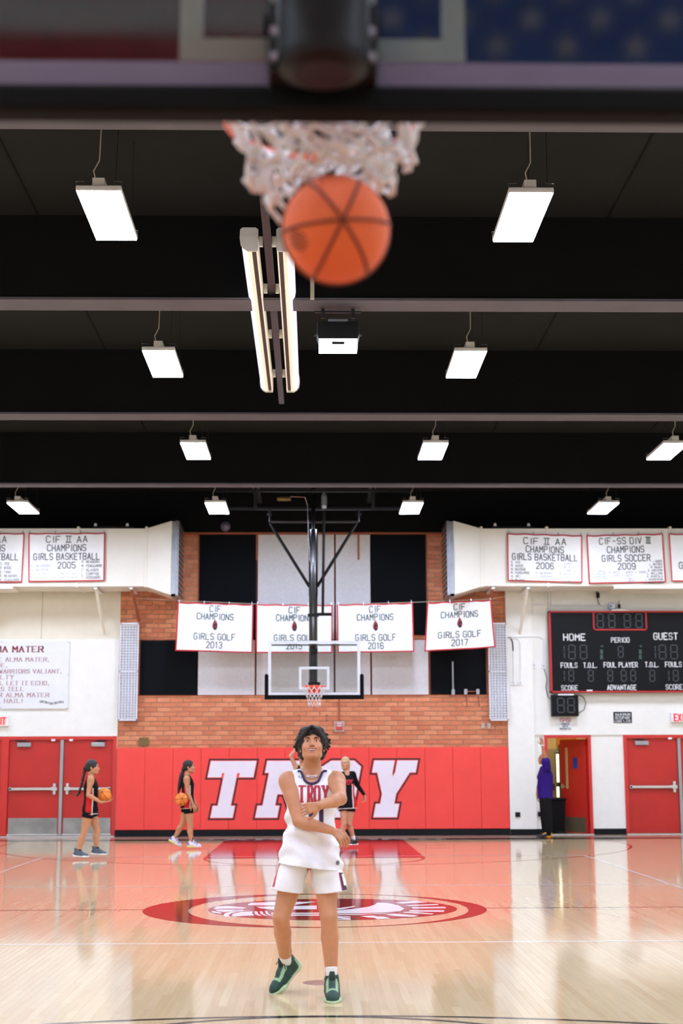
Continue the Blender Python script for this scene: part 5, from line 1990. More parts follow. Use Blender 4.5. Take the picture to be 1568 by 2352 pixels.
        for ax_ in range(3):
            sl1 = [slice(None)] * 3
            sl2 = [slice(None)] * 3
            sl1[ax_] = slice(0, -1)
            sl2[ax_] = slice(1, None)
            A, B = ins[tuple(sl1)], ins[tuple(sl2)]
            e = np.argwhere(A != B)
            o1, o2 = [t for t in range(3) if t != ax_]
            ok = (e[:, o1] > 0) & (e[:, o2] > 0) & (e[:, o1] < d.shape[o1] - 1) & (e[:, o2] < d.shape[o2] - 1)
            e = e[ok]
            flip = A[e[:, 0], e[:, 1], e[:, 2]]

            def cell(a, b):
                q = e.copy()
                q[:, o1] -= a
                q[:, o2] -= b
                return ids[q[:, 0], q[:, 1], q[:, 2]]
            Q = np.stack([cell(1, 1), cell(0, 1), cell(0, 0), cell(1, 0)], 1)
            if ax_ == 1:
                flip = ~flip
            Q[~flip] = Q[~flip][:, ::-1]
            faces.append(Q)
        F = np.concatenate(faces)
        F = F[(F >= 0).all(1)]
        return vs, F


def smooth_mesh(vs, F, it=2, lam=.5):
    e = np.concatenate([F[:, [0, 1]], F[:, [1, 2]], F[:, [2, 3]], F[:, [3, 0]]])
    for _ in range(it):
        for L in (lam, -lam * 1.03):
            acc = np.zeros_like(vs)
            n = np.zeros(len(vs))
            for k in range(3):
                acc[:, k] = np.bincount(e[:, 0], vs[e[:, 1], k], len(vs)) + np.bincount(e[:, 1], vs[e[:, 0], k], len(vs))
            n = np.bincount(e[:, 0], minlength=len(vs)) + np.bincount(e[:, 1], minlength=len(vs))
            vs = vs + L * (acc / np.maximum(n, 1)[:, None] - vs)
    return vs


def np_obj(name, vs, F, m, parent, tint=None, it=2):
    if it:
        vs = smooth_mesh(vs, F, it)
    o = np.array(parent_origin(parent)) if parent is not None else np.zeros(3)
    me = bpy.data.meshes.new(name)
    me.vertices.add(len(vs))
    me.vertices.foreach_set('co', (vs - o).astype(np.float32).ravel())
    me.loops.add(len(F) * 4)
    me.loops.foreach_set('vertex_index', F.astype(np.int32).ravel())
    me.polygons.add(len(F))
    me.polygons.foreach_set('loop_start', np.arange(0, len(F) * 4, 4, dtype=np.int32))
    me.polygons.foreach_set('use_smooth', np.ones(len(F), dtype=bool))
    me.update(calc_edges=True)
    me.materials.append(M(m))
    if tint is not None:
        a = me.color_attributes.new('tint', 'FLOAT_COLOR', 'POINT')
        c = np.ones((len(vs), 4), dtype=np.float32)
        c[:, :3] = tint
        a.data.foreach_set('color', c.ravel())
    ob = bpy.data.objects.new(name, me)
    COL.objects.link(ob)
    ob.parent = parent
    return ob, vs


def V3(*a):
    return np.array(a, dtype=float)


def unit(v):
    v = np.array(v, dtype=float)
    return v / np.linalg.norm(v)


def frame(up, right):
    """3x3 with columns right, back, up"""
    z = unit(up)
    x = unit(np.array(right) - z * np.dot(right, z))
    y = np.cross(z, x)
    return np.stack([x, y, z], 1)


def head_frame(yaw=0, pitch=0, roll=0):
    """yaw turns the face (which looks to -y) towards +x when positive, pitch lifts it"""
    R = Matrix.Rotation(math.radians(yaw), 3, 'Z') @ Matrix.Rotation(math.radians(-pitch), 3, 'X') @ Matrix.Rotation(math.radians(roll), 3, 'Y')
    return np.array(R)


def head_prims(f, o, R, s=1.0, smile=False, female=False, fw=1.0):
    E = lambda c, r, k, m='u': f.ell(o + R @ (np.array(c) * s), np.array(r) * s, k * s, m, R)
    Cn = lambda a, b, r1, r2, k, m='u': f.cone(o + R @ (np.array(a) * s), o + R @ (np.array(b) * s), r1 * s, r2 * s, k * s, m)
    E((0, .014, .036), (.075, .094, .088), .01)
    E((0, -.028, -.012), (.063 * fw if not female else .060, .064, .082), .03)
    E((0, -.036, -.066), (.050 * fw if not female else .044, .050, .036), .03)
    Cn((-.05, 0, -.06), (-.018, -.072, -.088), .016, .014, .02)
    Cn((.05, 0, -.06), (.018, -.072, -.088), .016, .014, .02)
    E((0, -.080, -.090), (.019, .014, .014), .02)
    for q in (-1, 1):
        E((q * .036, -.064, -.020), (.024, .022, .022), .02)
        Cn((q * .012, -.088, .030), (q * .046, -.074, .030), .009, .008, .016)
        E((q * .030, -.100, .010), (.017, .015, .011), .012, 's')
        E((q * .078, .008, -.008), (.010, .018, .031), .008)
        E((q * .084, .0, -.006), (.006, .009, .018), .006, 's')
    Cn((0, -.088, .022), (0, -.108, -.020), .0085, .0105, .012)
    E((0, -.110, -.023), (.012, .010, .010), .006)
    for q in (-1, 1):
        E((q * .013, -.101, -.027), (.008, .010, .008), .005)
    E((0, -.088, -.056), (.030, .012, .022), .015)
    if smile:
        for i in range(8):
            t0, t1 = -1 + i / 4, -1 + (i + 1) / 4
            P = lambda t, z, up: (t * .037, -.0985 + .021 * t * t, z + up * t * t)
            Cn(P(t0, -.0475, .012), P(t1, -.0475, .012), .0036, .0036, .003)
            Cn(P(t0, -.0745, .038), P(t1, -.0745, .038), .0052, .0052, .004)
        for i in range(8):
            t0, t1 = -.9 + i * .225, -.9 + (i + 1) * .225
            P = lambda t: (t * .036, -.102 + .021 * t * t, -.0600 + .024 * t * t)
            r0_, r1_ = .0098 * (1 - .72 * t0 * t0), .0098 * (1 - .72 * t1 * t1)
            f.cone(o + R @ (np.array(P(t0)) * s), o + R @ (np.array(P(t1)) * s), r0_ * s, r1_ * s, .002, 's')
        for q in (-1, 1):
            E((q * .040, -.070, -.034), (.022, .022, .020), .014)
    else:
        Cn((-.020, -.093, -.052), (.020, -.093, -.052), .005, .005, .003)
        Cn((-.017, -.092, -.061), (.017, -.092, -.061), .006, .006, .003)
        f.cone(o + R @ (np.array((-.02, -.101, -.0565)) * s), o + R @ (np.array((.02, -.101, -.0565)) * s), .002 * s, .002 * s, .002, 's')


def hand_prims(f, w, d, n, side, s=1.0, curl=(.5, .5, .5, .5), thumb=.6, spread=.10, tips=None):
    """w wrist, d towards the fingers, n back of the hand, side +1 if the thumb lies along +cross(d, n)"""
    d, n = unit(d), unit(n)
    n = unit(n - d * np.dot(n, d))
    x = np.cross(d, n) * side       # towards the thumb
    pl = .088 * s
    for t in (-.030, -.010, .012, .031):
        a = w + x * t * .55 * s + d * .006
        b = w + d * pl * (1 - abs(t) * 1.5) + x * t * s
        f.cone(a, b, .0135 * s, .0115 * s, .010, flat=.85, fdir=n)
    f.cone(w + x * .018 * s + d * .02 * s - n * .004, w + x * .030 * s + d * .045 * s - n * .006, .015 * s, .013 * s, .012)
    L = (.040, .045, .042, .033)
    for i, t in enumerate((.032, .011, -.011, -.031)):
        b = w + d * pl * (1 - abs(t) * 1.5) + x * t * s
        dd = unit(d + x * (t / .03) * spread)
        c = curl[i]
        p = b
        ang = 0
        ln = [L[i], L[i] * .72, L[i] * .56]
        rad = [.0100, .0092, .0085, .0074]
        for j in range(3):
            ang += c * (.9, 1.0, .7)[j]
            v = dd * math.cos(ang) - n * math.sin(ang)
            q = p + v * ln[j] * s
            f.cone(p, q, rad[j] * s, rad[j + 1] * s, .003 if j else .006)
            p = q
    p = w + x * .026 * s + d * .022 * s - n * .004 * s
    v = unit(d * .75 + x * .8 - n * .25)
    for j, (ln, r1, r2) in enumerate(((.042, .0135, .011), (.034, .011, .0095), (.026, .0098, .008))):
        q = p + v * ln * s
        f.cone(p, q, r1 * s, r2 * s, .006)
        p = q
        v = unit(v + d * .25 * thumb - x * .35 * thumb - n * .3 * thumb)


def shoe(parent, ankle, fwd, upv, s, upper, sole, accent, name='shoe', high=False, laces=None, tongue=None, sx=1, h=.0045, label=None, lace_mat='lace_dark', socks=None):
    """ankle joint, direction of the toes, up direction of the foot; sole under it"""
    R = frame(upv, np.cross(unit(upv), unit(fwd)))
    # local axes: x right, y = back, so toes at -y
    o = np.array(ankle) - R[:, 2] * .082 * s
    T = lambda x, y, z: o + R @ (np.array((x, y, z)) * s)
    lo = np.array(ankle) - .30 * s
    hi = np.array(ankle) + .30 * s
    f = Field(lo, hi, h)
    C = lambda a, b, r1, r2, k, m='u', fl=None: f.cone(T(*a), T(*b), r1 * s, r2 * s, k * s, m, *((fl, R[:, 2]) if fl else (1., None)))
    C((0, .045, .045), (0, -.05, .045), .038, .043, .02)
    C((0, -.05, .04), (0, -.145, .030), .043, .034, .02)
    C((.006, -.10, .032), (.004, -.165, .026), .040, .028, .02)
    C((0, .04, .04), (0, .03, .10 if not high else .12), .036, .037, .02)
    C((0, .01, .05), (0, .0, .105 if not high else .12), .038, .034, .03)
    C((0, .0, .09), (0, -.06, .07), .032, .030, .02)
    f.loft(T(0, 0, 0), R, [(-.05, .05, .05), (.0, .12, .30)], 0, 's') if False else None
    f.plane(T(0, 0, .018), -R[:, 2])
    # opening
    f.cone(T(0, .012, .115), T(0, .012, .15), .030 * s, .032 * s, .006, 's')
    vs, F = f.mesh()
    loc = (vs - o) @ R / s
    t = np.zeros((len(vs), 3))
    t[:] = lin(upper)
    ac = np.array(lin(accent))
    m_ = (np.abs(np.abs(loc[:, 0]) - .028) < .0075) & (loc[:, 1] < -.03) & (loc[:, 1] > -.118) & (loc[:, 2] > .045)
    t[m_] = ac
    m_ = (np.abs(loc[:, 1] + .118) < .008) & (np.abs(loc[:, 0]) < .034) & (loc[:, 2] > .045)
    t[m_] = ac
    m_ = (loc[:, 1] > .045) & (loc[:, 2] < .085)
    t[m_] = ac
    root, _ = np_obj(name, vs, F, 'shoe_tint', parent, t, 2)
    # sole
    f = Field(lo, hi, h)
    f.cone(T(0, .045, .012), T(0, -.03, .012), .043 * s, .038 * s, .01, flat=.55, fdir=R[:, 2])
    f.cone(T(0, -.03, .012), T(.004, -.12, .012), .038 * s, .050 * s, .01, flat=.5, fdir=R[:, 2])
    f.cone(T(.004, -.12, .012), T(.004, -.165, .018), .050 * s, .036 * s, .01, flat=.5, fdir=R[:, 2])
    f.cone(T(0, .055, .02), T(0, .0, .018), .042 * s, .038 * s, .01, flat=.6, fdir=R[:, 2])
    f.plane(T(0, 0, 0), -R[:, 2])
    vs, F = f.mesh()
    loc = (vs - o) @ R / s
    t = np.zeros((len(vs), 3))
    sl_ = sole if isinstance(sole, tuple) else (sole, sole)
    t[:] = lin(sl_[0])
    t[(loc[:, 1] > -.05) & (loc[:, 2] < .03)] = lin(sl_[1])
    np_obj('sole', vs, F, 'shoe_tint', root, t, 2)
    if laces:
        mb = MB()
        for i in range(laces):
            y = -.035 - i * .017
            z = .098 - i * .0085 - (0 if not high else -.0)
            a, b, c = T(-.024, y, z - .012), T(0, y, z), T(.024, y, z - .012)
            mb.tube([tuple(a), tuple(b), tuple(c)], .0036 * s, 5)
            a, c = T(-.024, y, z - .012), T(.024, y - .014, z - .018)
            mb.tube([tuple(a), tuple(T(0, y - .007, z - .002)), tuple(c)], .003 * s, 5)
        mb.tube([tuple(T(-.004, -.03, .103)), tuple(T(-.035, -.02, .118)), tuple(T(-.045, -.035, .105))], .003 * s, 5)
        mb.tube([tuple(T(.004, -.03, .103)), tuple(T(.030, -.035, .115)), tuple(T(.040, -.05, .095))], .003 * s, 5)
        mb.build('laces', lace_mat, root)
        mb = MB()
        mb.tube([tuple(T(0, -.04, .095)), tuple(T(0, -.028, .118)), tuple(T(0, -.018, .145))], [.019 * s, .02 * s, .016 * s], 8)
        mb.build('tongue', tongue or 'lace_dark', root, smooth=True)
        MB().tube([tuple(T(0, .068, .11)), tuple(T(0, .082, .135)), tuple(T(0, .07, .15)), tuple(T(0, .062, .125))], .006 * s, 6).build('pull_tab', 'lace_dark', root)
    return root


def decal(name, quads, bvh, m, parent, direction, off=.0025, res=.012):
    """quads of 3-D points laid on the surface hit along direction"""
    mb = MB()
    D = Vector(direction).normalized()
    for q in quads:
        A, B, C_, E_ = [Vector(p) for p in q]
        nu = max(1, int(max((B - A).length, (C_ - E_).length) / res))
        nv = max(1, int(max((E_ - A).length, (C_ - B).length) / res))
        g = []
        for j in range(nv + 1):
            for i in range(nu + 1):
                u, v = i / nu, j / nv
                p = (A * (1 - u) + B * u) * (1 - v) + (E_ * (1 - u) + C_ * u) * v
                hit = bvh.ray_cast(p - D * .6, D)
                g.append(hit[0] - D * off if hit[0] is not None and abs(hit[3] - .6) < .4 else None)
        for j in range(nv):
            for i in range(nu):
                c = [g[j * (nu + 1) + i], g[j * (nu + 1) + i + 1], g[(j + 1) * (nu + 1) + i + 1], g[(j + 1) * (nu + 1) + i]]
                if None not in c:
                    mb.add(c, [(0, 1, 2, 3)])
    if mb.f:
        return mb.build(name, m, parent)


def stroke_quads(s, org, ex, ez, h, w, t, serif=False, warp=None):
    """lettering as quads in the plane org + ex, ez"""
    st, tw = strokes(s, serif)
    sx, sz = w / tw, h / 6
    out = []
    ex, ez, org = Vector(ex), Vector(ez), Vector(org)
    for a, b, c, d, thin in st:
        A = Vector((-w / 2 + a * sx, b * sz))
        B = Vector((-w / 2 + c * sx, d * sz))
        e = B - A
        if e.length < 1e-7:
            continue
        e.normalize()
        n = Vector((-e.y, e.x)) * (t / 2 * (.6 if thin else 1))
        q = [A - e * t * .3 - n, B + e * t * .3 - n, B + e * t * .3 + n, A - e * t * .3 + n]
        out.append([org + ex * p.x + ez * p.y for p in q])
    return out


def bvh_of(vs, F):
    return bvhtree.BVHTree.FromPolygons([tuple(v) for v in vs], [tuple(int(i) for i in q) for q in F])


SKIN = dict(tan='c08562', olive='cf9970', fair='cc9876', brown='a8714f')


def person(spec):
    """one continuous body with clothes as parts; every joint is a world point"""
    g = {k: np.array(v, dtype=float) for k, v in spec['j'].items()}
    s = spec.get('s', 1.0)
    h = spec.get('h', .008)
    fem = spec.get('female', False)
    root = empty('person', tuple(spec['root']), spec['label'], 'person', spec.get('group'))
    lo = np.min([v for v in g.values()], 0) - .24
    hi = np.max([v for v in g.values()], 0) + .24
    f = Field(lo, hi, h)
    lat = unit(g['sR'] - g['sL']) if spec.get('lat') is None else unit(spec['lat'])      # towards the person's own left
    Rt = frame(g['neck'] - g['pel'], lat)
    TL = float(np.linalg.norm(g['neck'] - g['pel']))
    w = spec.get('w', 1.0)
    if fem:
        keys = [(-.10, .135, .100), (0, .158, .108), (.18, .132, .092), (.36, .118, .088), (.55, .128, .098), (.72, .140, .108), (.86, .135, .085), (.95, .09, .06), (1.02, .05, .05)]
    else:
        keys = [(-.10, .130, .100), (0, .150, .108), (.18, .142, .104), (.36, .142, .104), (.55, .152, .112), (.72, .165, .120), (.86, .165, .100), (.95, .11, .07), (1.02, .055, .055)]
    belly = spec.get('belly', 0)
    keys = [(a * TL, b * s * w, c * s * w * (1 + belly * math.exp(-((a - .35) / .3) ** 2)), 0, -belly * .05 * math.exp(-((a - .35) / .3) ** 2)) for a, b, c in keys]
    f.loft(g['pel'], Rt, keys, .02, p=2.3, cap=.03)
    ls = spec.get('limb', 1.0) * s
    for q in ('L', 'R'):
        sh, el, wr = g['s' + q], g['e' + q], g['w' + q]
        ch = g['neck'] * .72 + g['pel'] * .28
        f.cone(g['neck'] - Rt[:, 2] * .02, sh + Rt[:, 2] * .012 * s, .045 * s, .042 * s, .04)
        f.cone(ch, sh - Rt[:, 2] * .02, .075 * s, .052 * s, .04)
        m_ = .92 if fem else 1.12
        f.chain([sh, sh * .62 + el * .38, el], [.053 * ls * m_, .047 * ls * m_, .036 * ls * m_], .03)
        f.chain([el, el * .68 + wr * .32, wr], [.037 * ls * m_, .0385 * ls * m_, .0235 * ls * m_], .012)
        hd = spec.get('hand' + q)
        if hd:
            hand_prims(f, wr, *hd[:2], **hd[2])
        hp, kn, an = g['h' + q], g['k' + q], g['a' + q]
        mid = hp * .5 + kn * .5
        ml = .95 if fem else 1.05
        f.chain([hp, mid, kn], [.090 * ls * ml, .074 * ls * ml, .053 * ls * ml], .03)
        back = Rt[:, 1] * .012
        f.chain([kn, kn * .68 + an * .32 + back, an], [.051 * ls * ml, .055 * ls * ml, .034 * ls * ml], .015)
        f.cone(kn - Rt[:, 1] * .02, kn - Rt[:, 1] * .02 + (an - kn) * .05, .030 * ls, .028 * ls, .02)
        fd = spec['foot' + q]
        f.cone(an, an + np.array(unit(fd)) * .05 * s - V3(0, 0, .03 * s), .032 * s, .022 * s, .02)
    ho, Rh = g['head'], head_frame(*spec['hrot'])
    hs = spec.get('hs', 1.0) * s
    nk = spec.get('neckr', .047 if fem else .058) * s
    f.cone(g['neck'] + Rt[:, 1] * .005, ho + Rh @ np.array([0, .022, -.035]) * hs, nk * 1.1, nk, .03)
    head_prims(f, ho, Rh, hs, spec.get('smile', False), fem, spec.get('facew', 1.0))
    vs, F = f.mesh()
    sk = np.array(lin(SKIN[spec.get('skin', 'tan')]))
    t = np.tile(sk, (len(vs), 1))
    loc = (vs - ho) @ Rh / hs

    def near(c, r, colr, a=1.0):
        q = np.exp(-(((loc - np.array(c)) / np.array(r)) ** 2).sum(1)) * a
        q = np.clip(q * 1.6, 0, a)[:, None]
        t[:] = t * (1 - q) + np.array(lin(colr)) * q
    if spec.get('smile'):
        up_ = (loc[:, 0] / .037) ** 2
        for zz, aa, ww, cc in ((-.0478, .012, .0030, 'c08078'), (-.0745, .038, .0050, 'c47a74')):
            q = np.exp(-((loc[:, 2] - zz - aa * up_) / ww) ** 2) * np.clip(1.5 * (1 - up_), 0, 1) * (loc[:, 1] < -.065) * .75
            t[:] = t * (1 - q[:, None]) + np.array(lin(cc)) * q[:, None]
        zc_ = -.0600 + .024 * up_
        q = ((np.abs(loc[:, 2] - zc_) < .0085 * (1 - .7 * up_)) & (up_ < 1) & (loc[:, 1] < -.05) & (loc[:, 1] > -.097 + .021 * up_))
        t[q] = lin('4a1414')
    else:
        near((0, -.10, -.056), (.020, .02, .008), 'b0665e', .75)
    for q in (-1, 1):
        near((q * .045, -.07, -.02), (.03, .04, .025), 'd98a70', .22)
        near((q * .0065, -.112, -.033), (.004, .012, .004), '6a3a30', .35)
        near((q * .030, -.09, .020), (.020, .03, .006), '8a5a44', .35)
        near((q * .082, 0, -.008), (.012, .03, .03), 'd4866c', .3)
    body, bv = np_obj('body', vs, F, 'skin_warm', root, t, 2)
    # eyes and brows
    T = lambda x, y, z: tuple(ho + Rh @ (np.array((x, y, z)) * hs))
    ew, ir, br = MB(), MB(), MB()
    for q in (-1, 1):
        for mb, cz, r_ in ((ew, (q * .030, -.0775, .010), .0125), (ir, (q * .030 + spec.get('gaze', 0), -.0855, .0115), .0066)):
            c = Vector(T(*cz))
            n1, n2 = 12, 8
            prof = [(r_ * hs * math.sin(math.pi * j / n2), -r_ * hs * math.cos(math.pi * j / n2)) for j in range(1, n2)]
            mb.lathe(c, [(.0004, -r_ * hs)] + prof + [(.0004, r_ * hs)], n1)
        br.tube([T(q * .013, -.0965, .026), T(q * .028, -.0945, .0325), T(q * .042, -.0845, .031), T(q * .050, -.0755, .025)], [.0034 * hs, .0046 * hs, .0038 * hs, .0018 * hs], 6)
    eo = ew.build('eyes', 'eye_white', body, smooth=True)
    ir.build('irises', 'iris_brown', eo, smooth=True)
    br.build('eyebrows', spec.get('hairm', 'hair_dark'), body, smooth=True)
    ld = MB()
    sq = spec.get('squint', .55)
    for q in (-1, 1):
        c = np.array((q * .030, -.0775, .010))
        for lo_, hi_ in ((-1.2, -.40 + .1 * sq), (.62 - .35 * sq, 1.3)):
            nu_, nv_ = 10, 4
            pv = []
            for jv_ in range(nv_ + 1):
                for iu_ in range(nu_ + 1):
                    el_ = lo_ + (hi_ - lo_) * jv_ / nv_
                    az_ = -1.35 + 2.7 * iu_ / nu_
                    e2 = el_ * (1 if abs(el_) > 1 else (.35 + .65 * math.cos(az_)))
                    rr_ = .0140
                    pv.append(T(*(c + rr_ * np.array((math.sin(az_) * math.cos(e2), -math.cos(az_) * math.cos(e2), math.sin(e2))))))
            ld.add(pv, [(b_ * (nu_ + 1) + a_, b_ * (nu_ + 1) + a_ + 1, (b_ + 1) * (nu_ + 1) + a_ + 1, (b_ + 1) * (nu_ + 1) + a_) for b_ in range(nv_) for a_ in range(nu_)])
    ld.build('eyelids', 'eyelid_skin', eo, smooth=True)
    if spec.get('smile'):
        tm = MB()
        for i in range(-8, 9):
            x = i * .0038
            u_ = (x / .037) ** 2
            tm.tube([T(x, -.0925 + .021 * u_, -.0515 + .017 * u_), T(x, -.0920 + .021 * u_, -.0590 + .020 * u_)], .0026 * hs, 6)
        tm.build('teeth', 'teeth_white', body, smooth=True)
    return root, body, g, Rt, Rh, ho, hs, keys, lo, hi


def clothes_top(spec, P, offset, hemt, color_fn, name, sleeve=None, skirt=.0, neck=.078, h=None, wr=None, scoop=.09, armcut=True, hem_plane=None, strapx=0):
    root, body, g, Rt, Rh, ho, hs, keys, lo, hi = P
    s = spec.get('s', 1.0)
    h = h or spec.get('h', .008)
    f = Field(lo, hi, h)
    TL = float(np.linalg.norm(g['neck'] - g['pel']))
    kk = [(hemt * TL, keys[1][1] + offset + skirt, keys[1][2] + offset + skirt * .8, 0, 0)] + [(k[0], k[1] + offset + skirt * max(0, 1 - k[0] / (.5 * TL)) * .7, k[2] + offset + skirt * max(0, 1 - k[0] / (.5 * TL)) * .6, k[3], k[4]) for k in keys if k[0] > hemt * TL + .03]
    if spec.get('topkeys'):
        kk = [(q[0] * TL,) + tuple(q[1:]) for q in spec['topkeys']]
    f.loft(g['pel'], Rt, kk, .01, p=2.3, cap=.006)
    ch = g['neck'] * .72 + g['pel'] * .28
    for q in ('L', 'R'):
        sh = g['s' + q]
        f.cone(g['neck'] - Rt[:, 2] * .02, sh + Rt[:, 2] * .012 * s, .045 * s + offset * .8, .042 * s + offset * .5, .035)
        f.cone(ch, sh - Rt[:, 2] * .02, .075 * s + offset * .8, .050 * s + offset * .5, .035)
    if sleeve:
        for q in ('L', 'R'):
            sh, el, w_ = g['s' + q], g['e' + q], g['w' + q]
            m_ = .92 if spec.get('female') else 1.12
            L = spec.get('limb', 1.0) * s * m_
            if sleeve == 'long':
                f.chain([sh, el], [.053 * L + offset, .038 * L + offset], .03)
                f.chain([el, w_], [.038 * L + offset, .026 * L + offset * .7], .01)
            else:
                e2 = sh * .45 + el * .55
                f.cone(sh, e2, .058 * L + offset, .056 * L + offset * 1.6, .03)
    if wr:
        f.wrinkle(wr)
    if armcut and not sleeve:
        for q in ('L', 'R'):
            sh, el = g['s' + q], g['e' + q]
            out = unit(sh - g['neck'])
            out = unit(out - Rt[:, 2] * np.dot(out, Rt[:, 2]))
            c = sh + out * (.012 - strapx)
            f.cone(c - Rt[:, 2] * .05 * s, c + Rt[:, 2] * .055 * s + out * .01, .062 * s, .052 * s, .006, 's')
    # neck opening: a scoop in front
    fr = -Rt[:, 1]
    f.cone(g['neck'] - Rt[:, 2] * .01, g['neck'] + Rt[:, 2] * .12, neck * s * .82, neck * s * 1.05, .006, 's')
    f.cone(g['neck'] + fr * .05 - Rt[:, 2] * .0, g['neck'] + fr * .16 - Rt[:, 2] * scoop * .45, neck * s * .62, neck * s * .72, .006, 's')
    if hem_plane is not None:
        f.plane(*hem_plane)
    vs, F = f.mesh()
    loc = (vs - g['pel']) @ Rt
    ob, vs = np_obj(name, vs, F, 'cloth_tint', root, color_fn(vs, loc, TL), 1)
    return ob, vs, F


def leg_cloth(spec, P, name, col, frac, r0, r1, h=None, cutdirs=None, hipr=.0, wr=None, color_fn=None, waist=.16):
    root, body, g, Rt, Rh, ho, hs, keys, lo, hi = P
    s = spec.get('s', 1.0)
    h = h or spec.get('h', .008)
    f = Field(lo, hi, h)
    TL = float(np.linalg.norm(g['neck'] - g['pel']))
    f.loft(g['pel'], Rt, [(-.10 * TL, keys[0][1] + hipr, keys[0][2] + hipr), (0, keys[1][1] + hipr, keys[1][2] + hipr), (waist * TL, keys[2][1] + .01, keys[2][2] + .01)], .02, cap=.02)
    for q in ('L', 'R'):
        hp, kn, an = g['h' + q], g['k' + q], g['a' + q]
        if frac <= 1:
            e = np.array(spec['hem' + q]) if 'hem' + q in spec else hp * (1 - frac) + kn * frac
            if 'hemr' in spec:
                r1 = spec['hemr'][q]
            d = unit(e - hp)
            cut = spec.get('cut' + q)
            Rl = frame(-d if cut is None else -d, Rt[:, 0])
            L = float(np.linalg.norm(e - hp))
            if 'hemn' in spec:
                L += .05
            f.loft(hp, Rl, [(-L, r1[0], r1[1]), (-L * .5, (r1[0] * .6 + r0 * .4), (r1[1] * .6 + r0 * .4)), (.0, r0, r0)], .012, p=2.1, cap=.004)
        else:
            an2 = kn * .04 + an * .96
            f.chain([hp, kn, kn * .3 + an2 * .7, an2], [r0, r1[0], r1[0] * .9, r1[1]], .03)
    if wr:
        f.wrinkle(wr)
    if 'hemn' in spec and frac <= 1:
        for q in ('L', 'R'):
            f.plane(spec['hem' + q], spec['hemn'][q])
    vs, F = f.mesh()
    c = np.tile(np.array(lin(col)), (len(vs), 1))
    if color_fn:
        c = color_fn(vs, (vs - g['pel']) @ Rt, c)
    ob, vs = np_obj(name, vs, F, 'cloth_tint', root, c, 1)
    return ob, vs, F


def sock(root, an, kn, m, s=1.0, length=.11, r=.040):
    d = unit(np.array(kn) - np.array(an))
    an = np.array(an)
    pts = [tuple(an - d * .03), tuple(an + d * .02), tuple(an + d * length * .5), tuple(an + d * length * .93), tuple(an + d * length)]
    return MB().tube(pts, [r * 1.0 * s, r * .98 * s, r * .95 * s, r * 1.02 * s, r * .97 * s], 20).build('sock', m, root, smooth=True)


def cap_hair(P, m, name='hair', thick=.014, back=0, curls=0, seed=1, h=.005, front=.035, extra=None, cutlow=-.03, face=.064):
    """cap of hair over the skull with the face left free"""
    root, body, g, Rt, Rh, ho, hs, keys, lo, hi = P
    f = Field(ho - .30, ho + .26, h)
    E = lambda c, r, k, m_='u': f.ell(ho + Rh @ (np.array(c) * hs), np.array(r) * hs, k * hs, m_, Rh)
    Cn = lambda a, b, r1, r2, k, m_='u': f.cone(ho + Rh @ (np.array(a) * hs), ho + Rh @ (np.array(b) * hs), r1 * hs, r2 * hs, k * hs, m_)
    E((0, .016, .038), (.076 + thick, .094 + thick, .088 + thick), .01)
    E((0, .050, -.015), (.066 + thick * .6, .056 + thick, .062), .02)
    f.plane(ho + Rh @ (np.array((0, 0, -.075)) * hs), -Rh[:, 2])
    # free the face
    f.cone(ho + Rh @ (np.array((0, -.11, .012)) * hs), ho + Rh @ (np.array((0, -.11, -.06)) * hs), face * hs, face * 1.2 * hs, .01, 's')
    f.ell(ho + Rh @ (np.array((0, -.115, front)) * hs), np.array((.056, .042, .040)) * hs, .01, 's', Rh)
    f.cone(ho + Rh @ (np.array((0, -.085, -.06)) * hs), ho + Rh @ (np.array((0, -.02, -.13)) * hs), .075 * hs, .075 * hs, .01, 's')
    if extra:
        extra(f, E, Cn)
    vs, F = f.mesh()
    ob, _ = np_obj(name, vs, F, m, root, None, 1)
    return ob

# ------------------------------------------------------------------ the shooter in white
B = {}


def bp(k, px, py, Y):
    B[k] = at(px, py, Y)


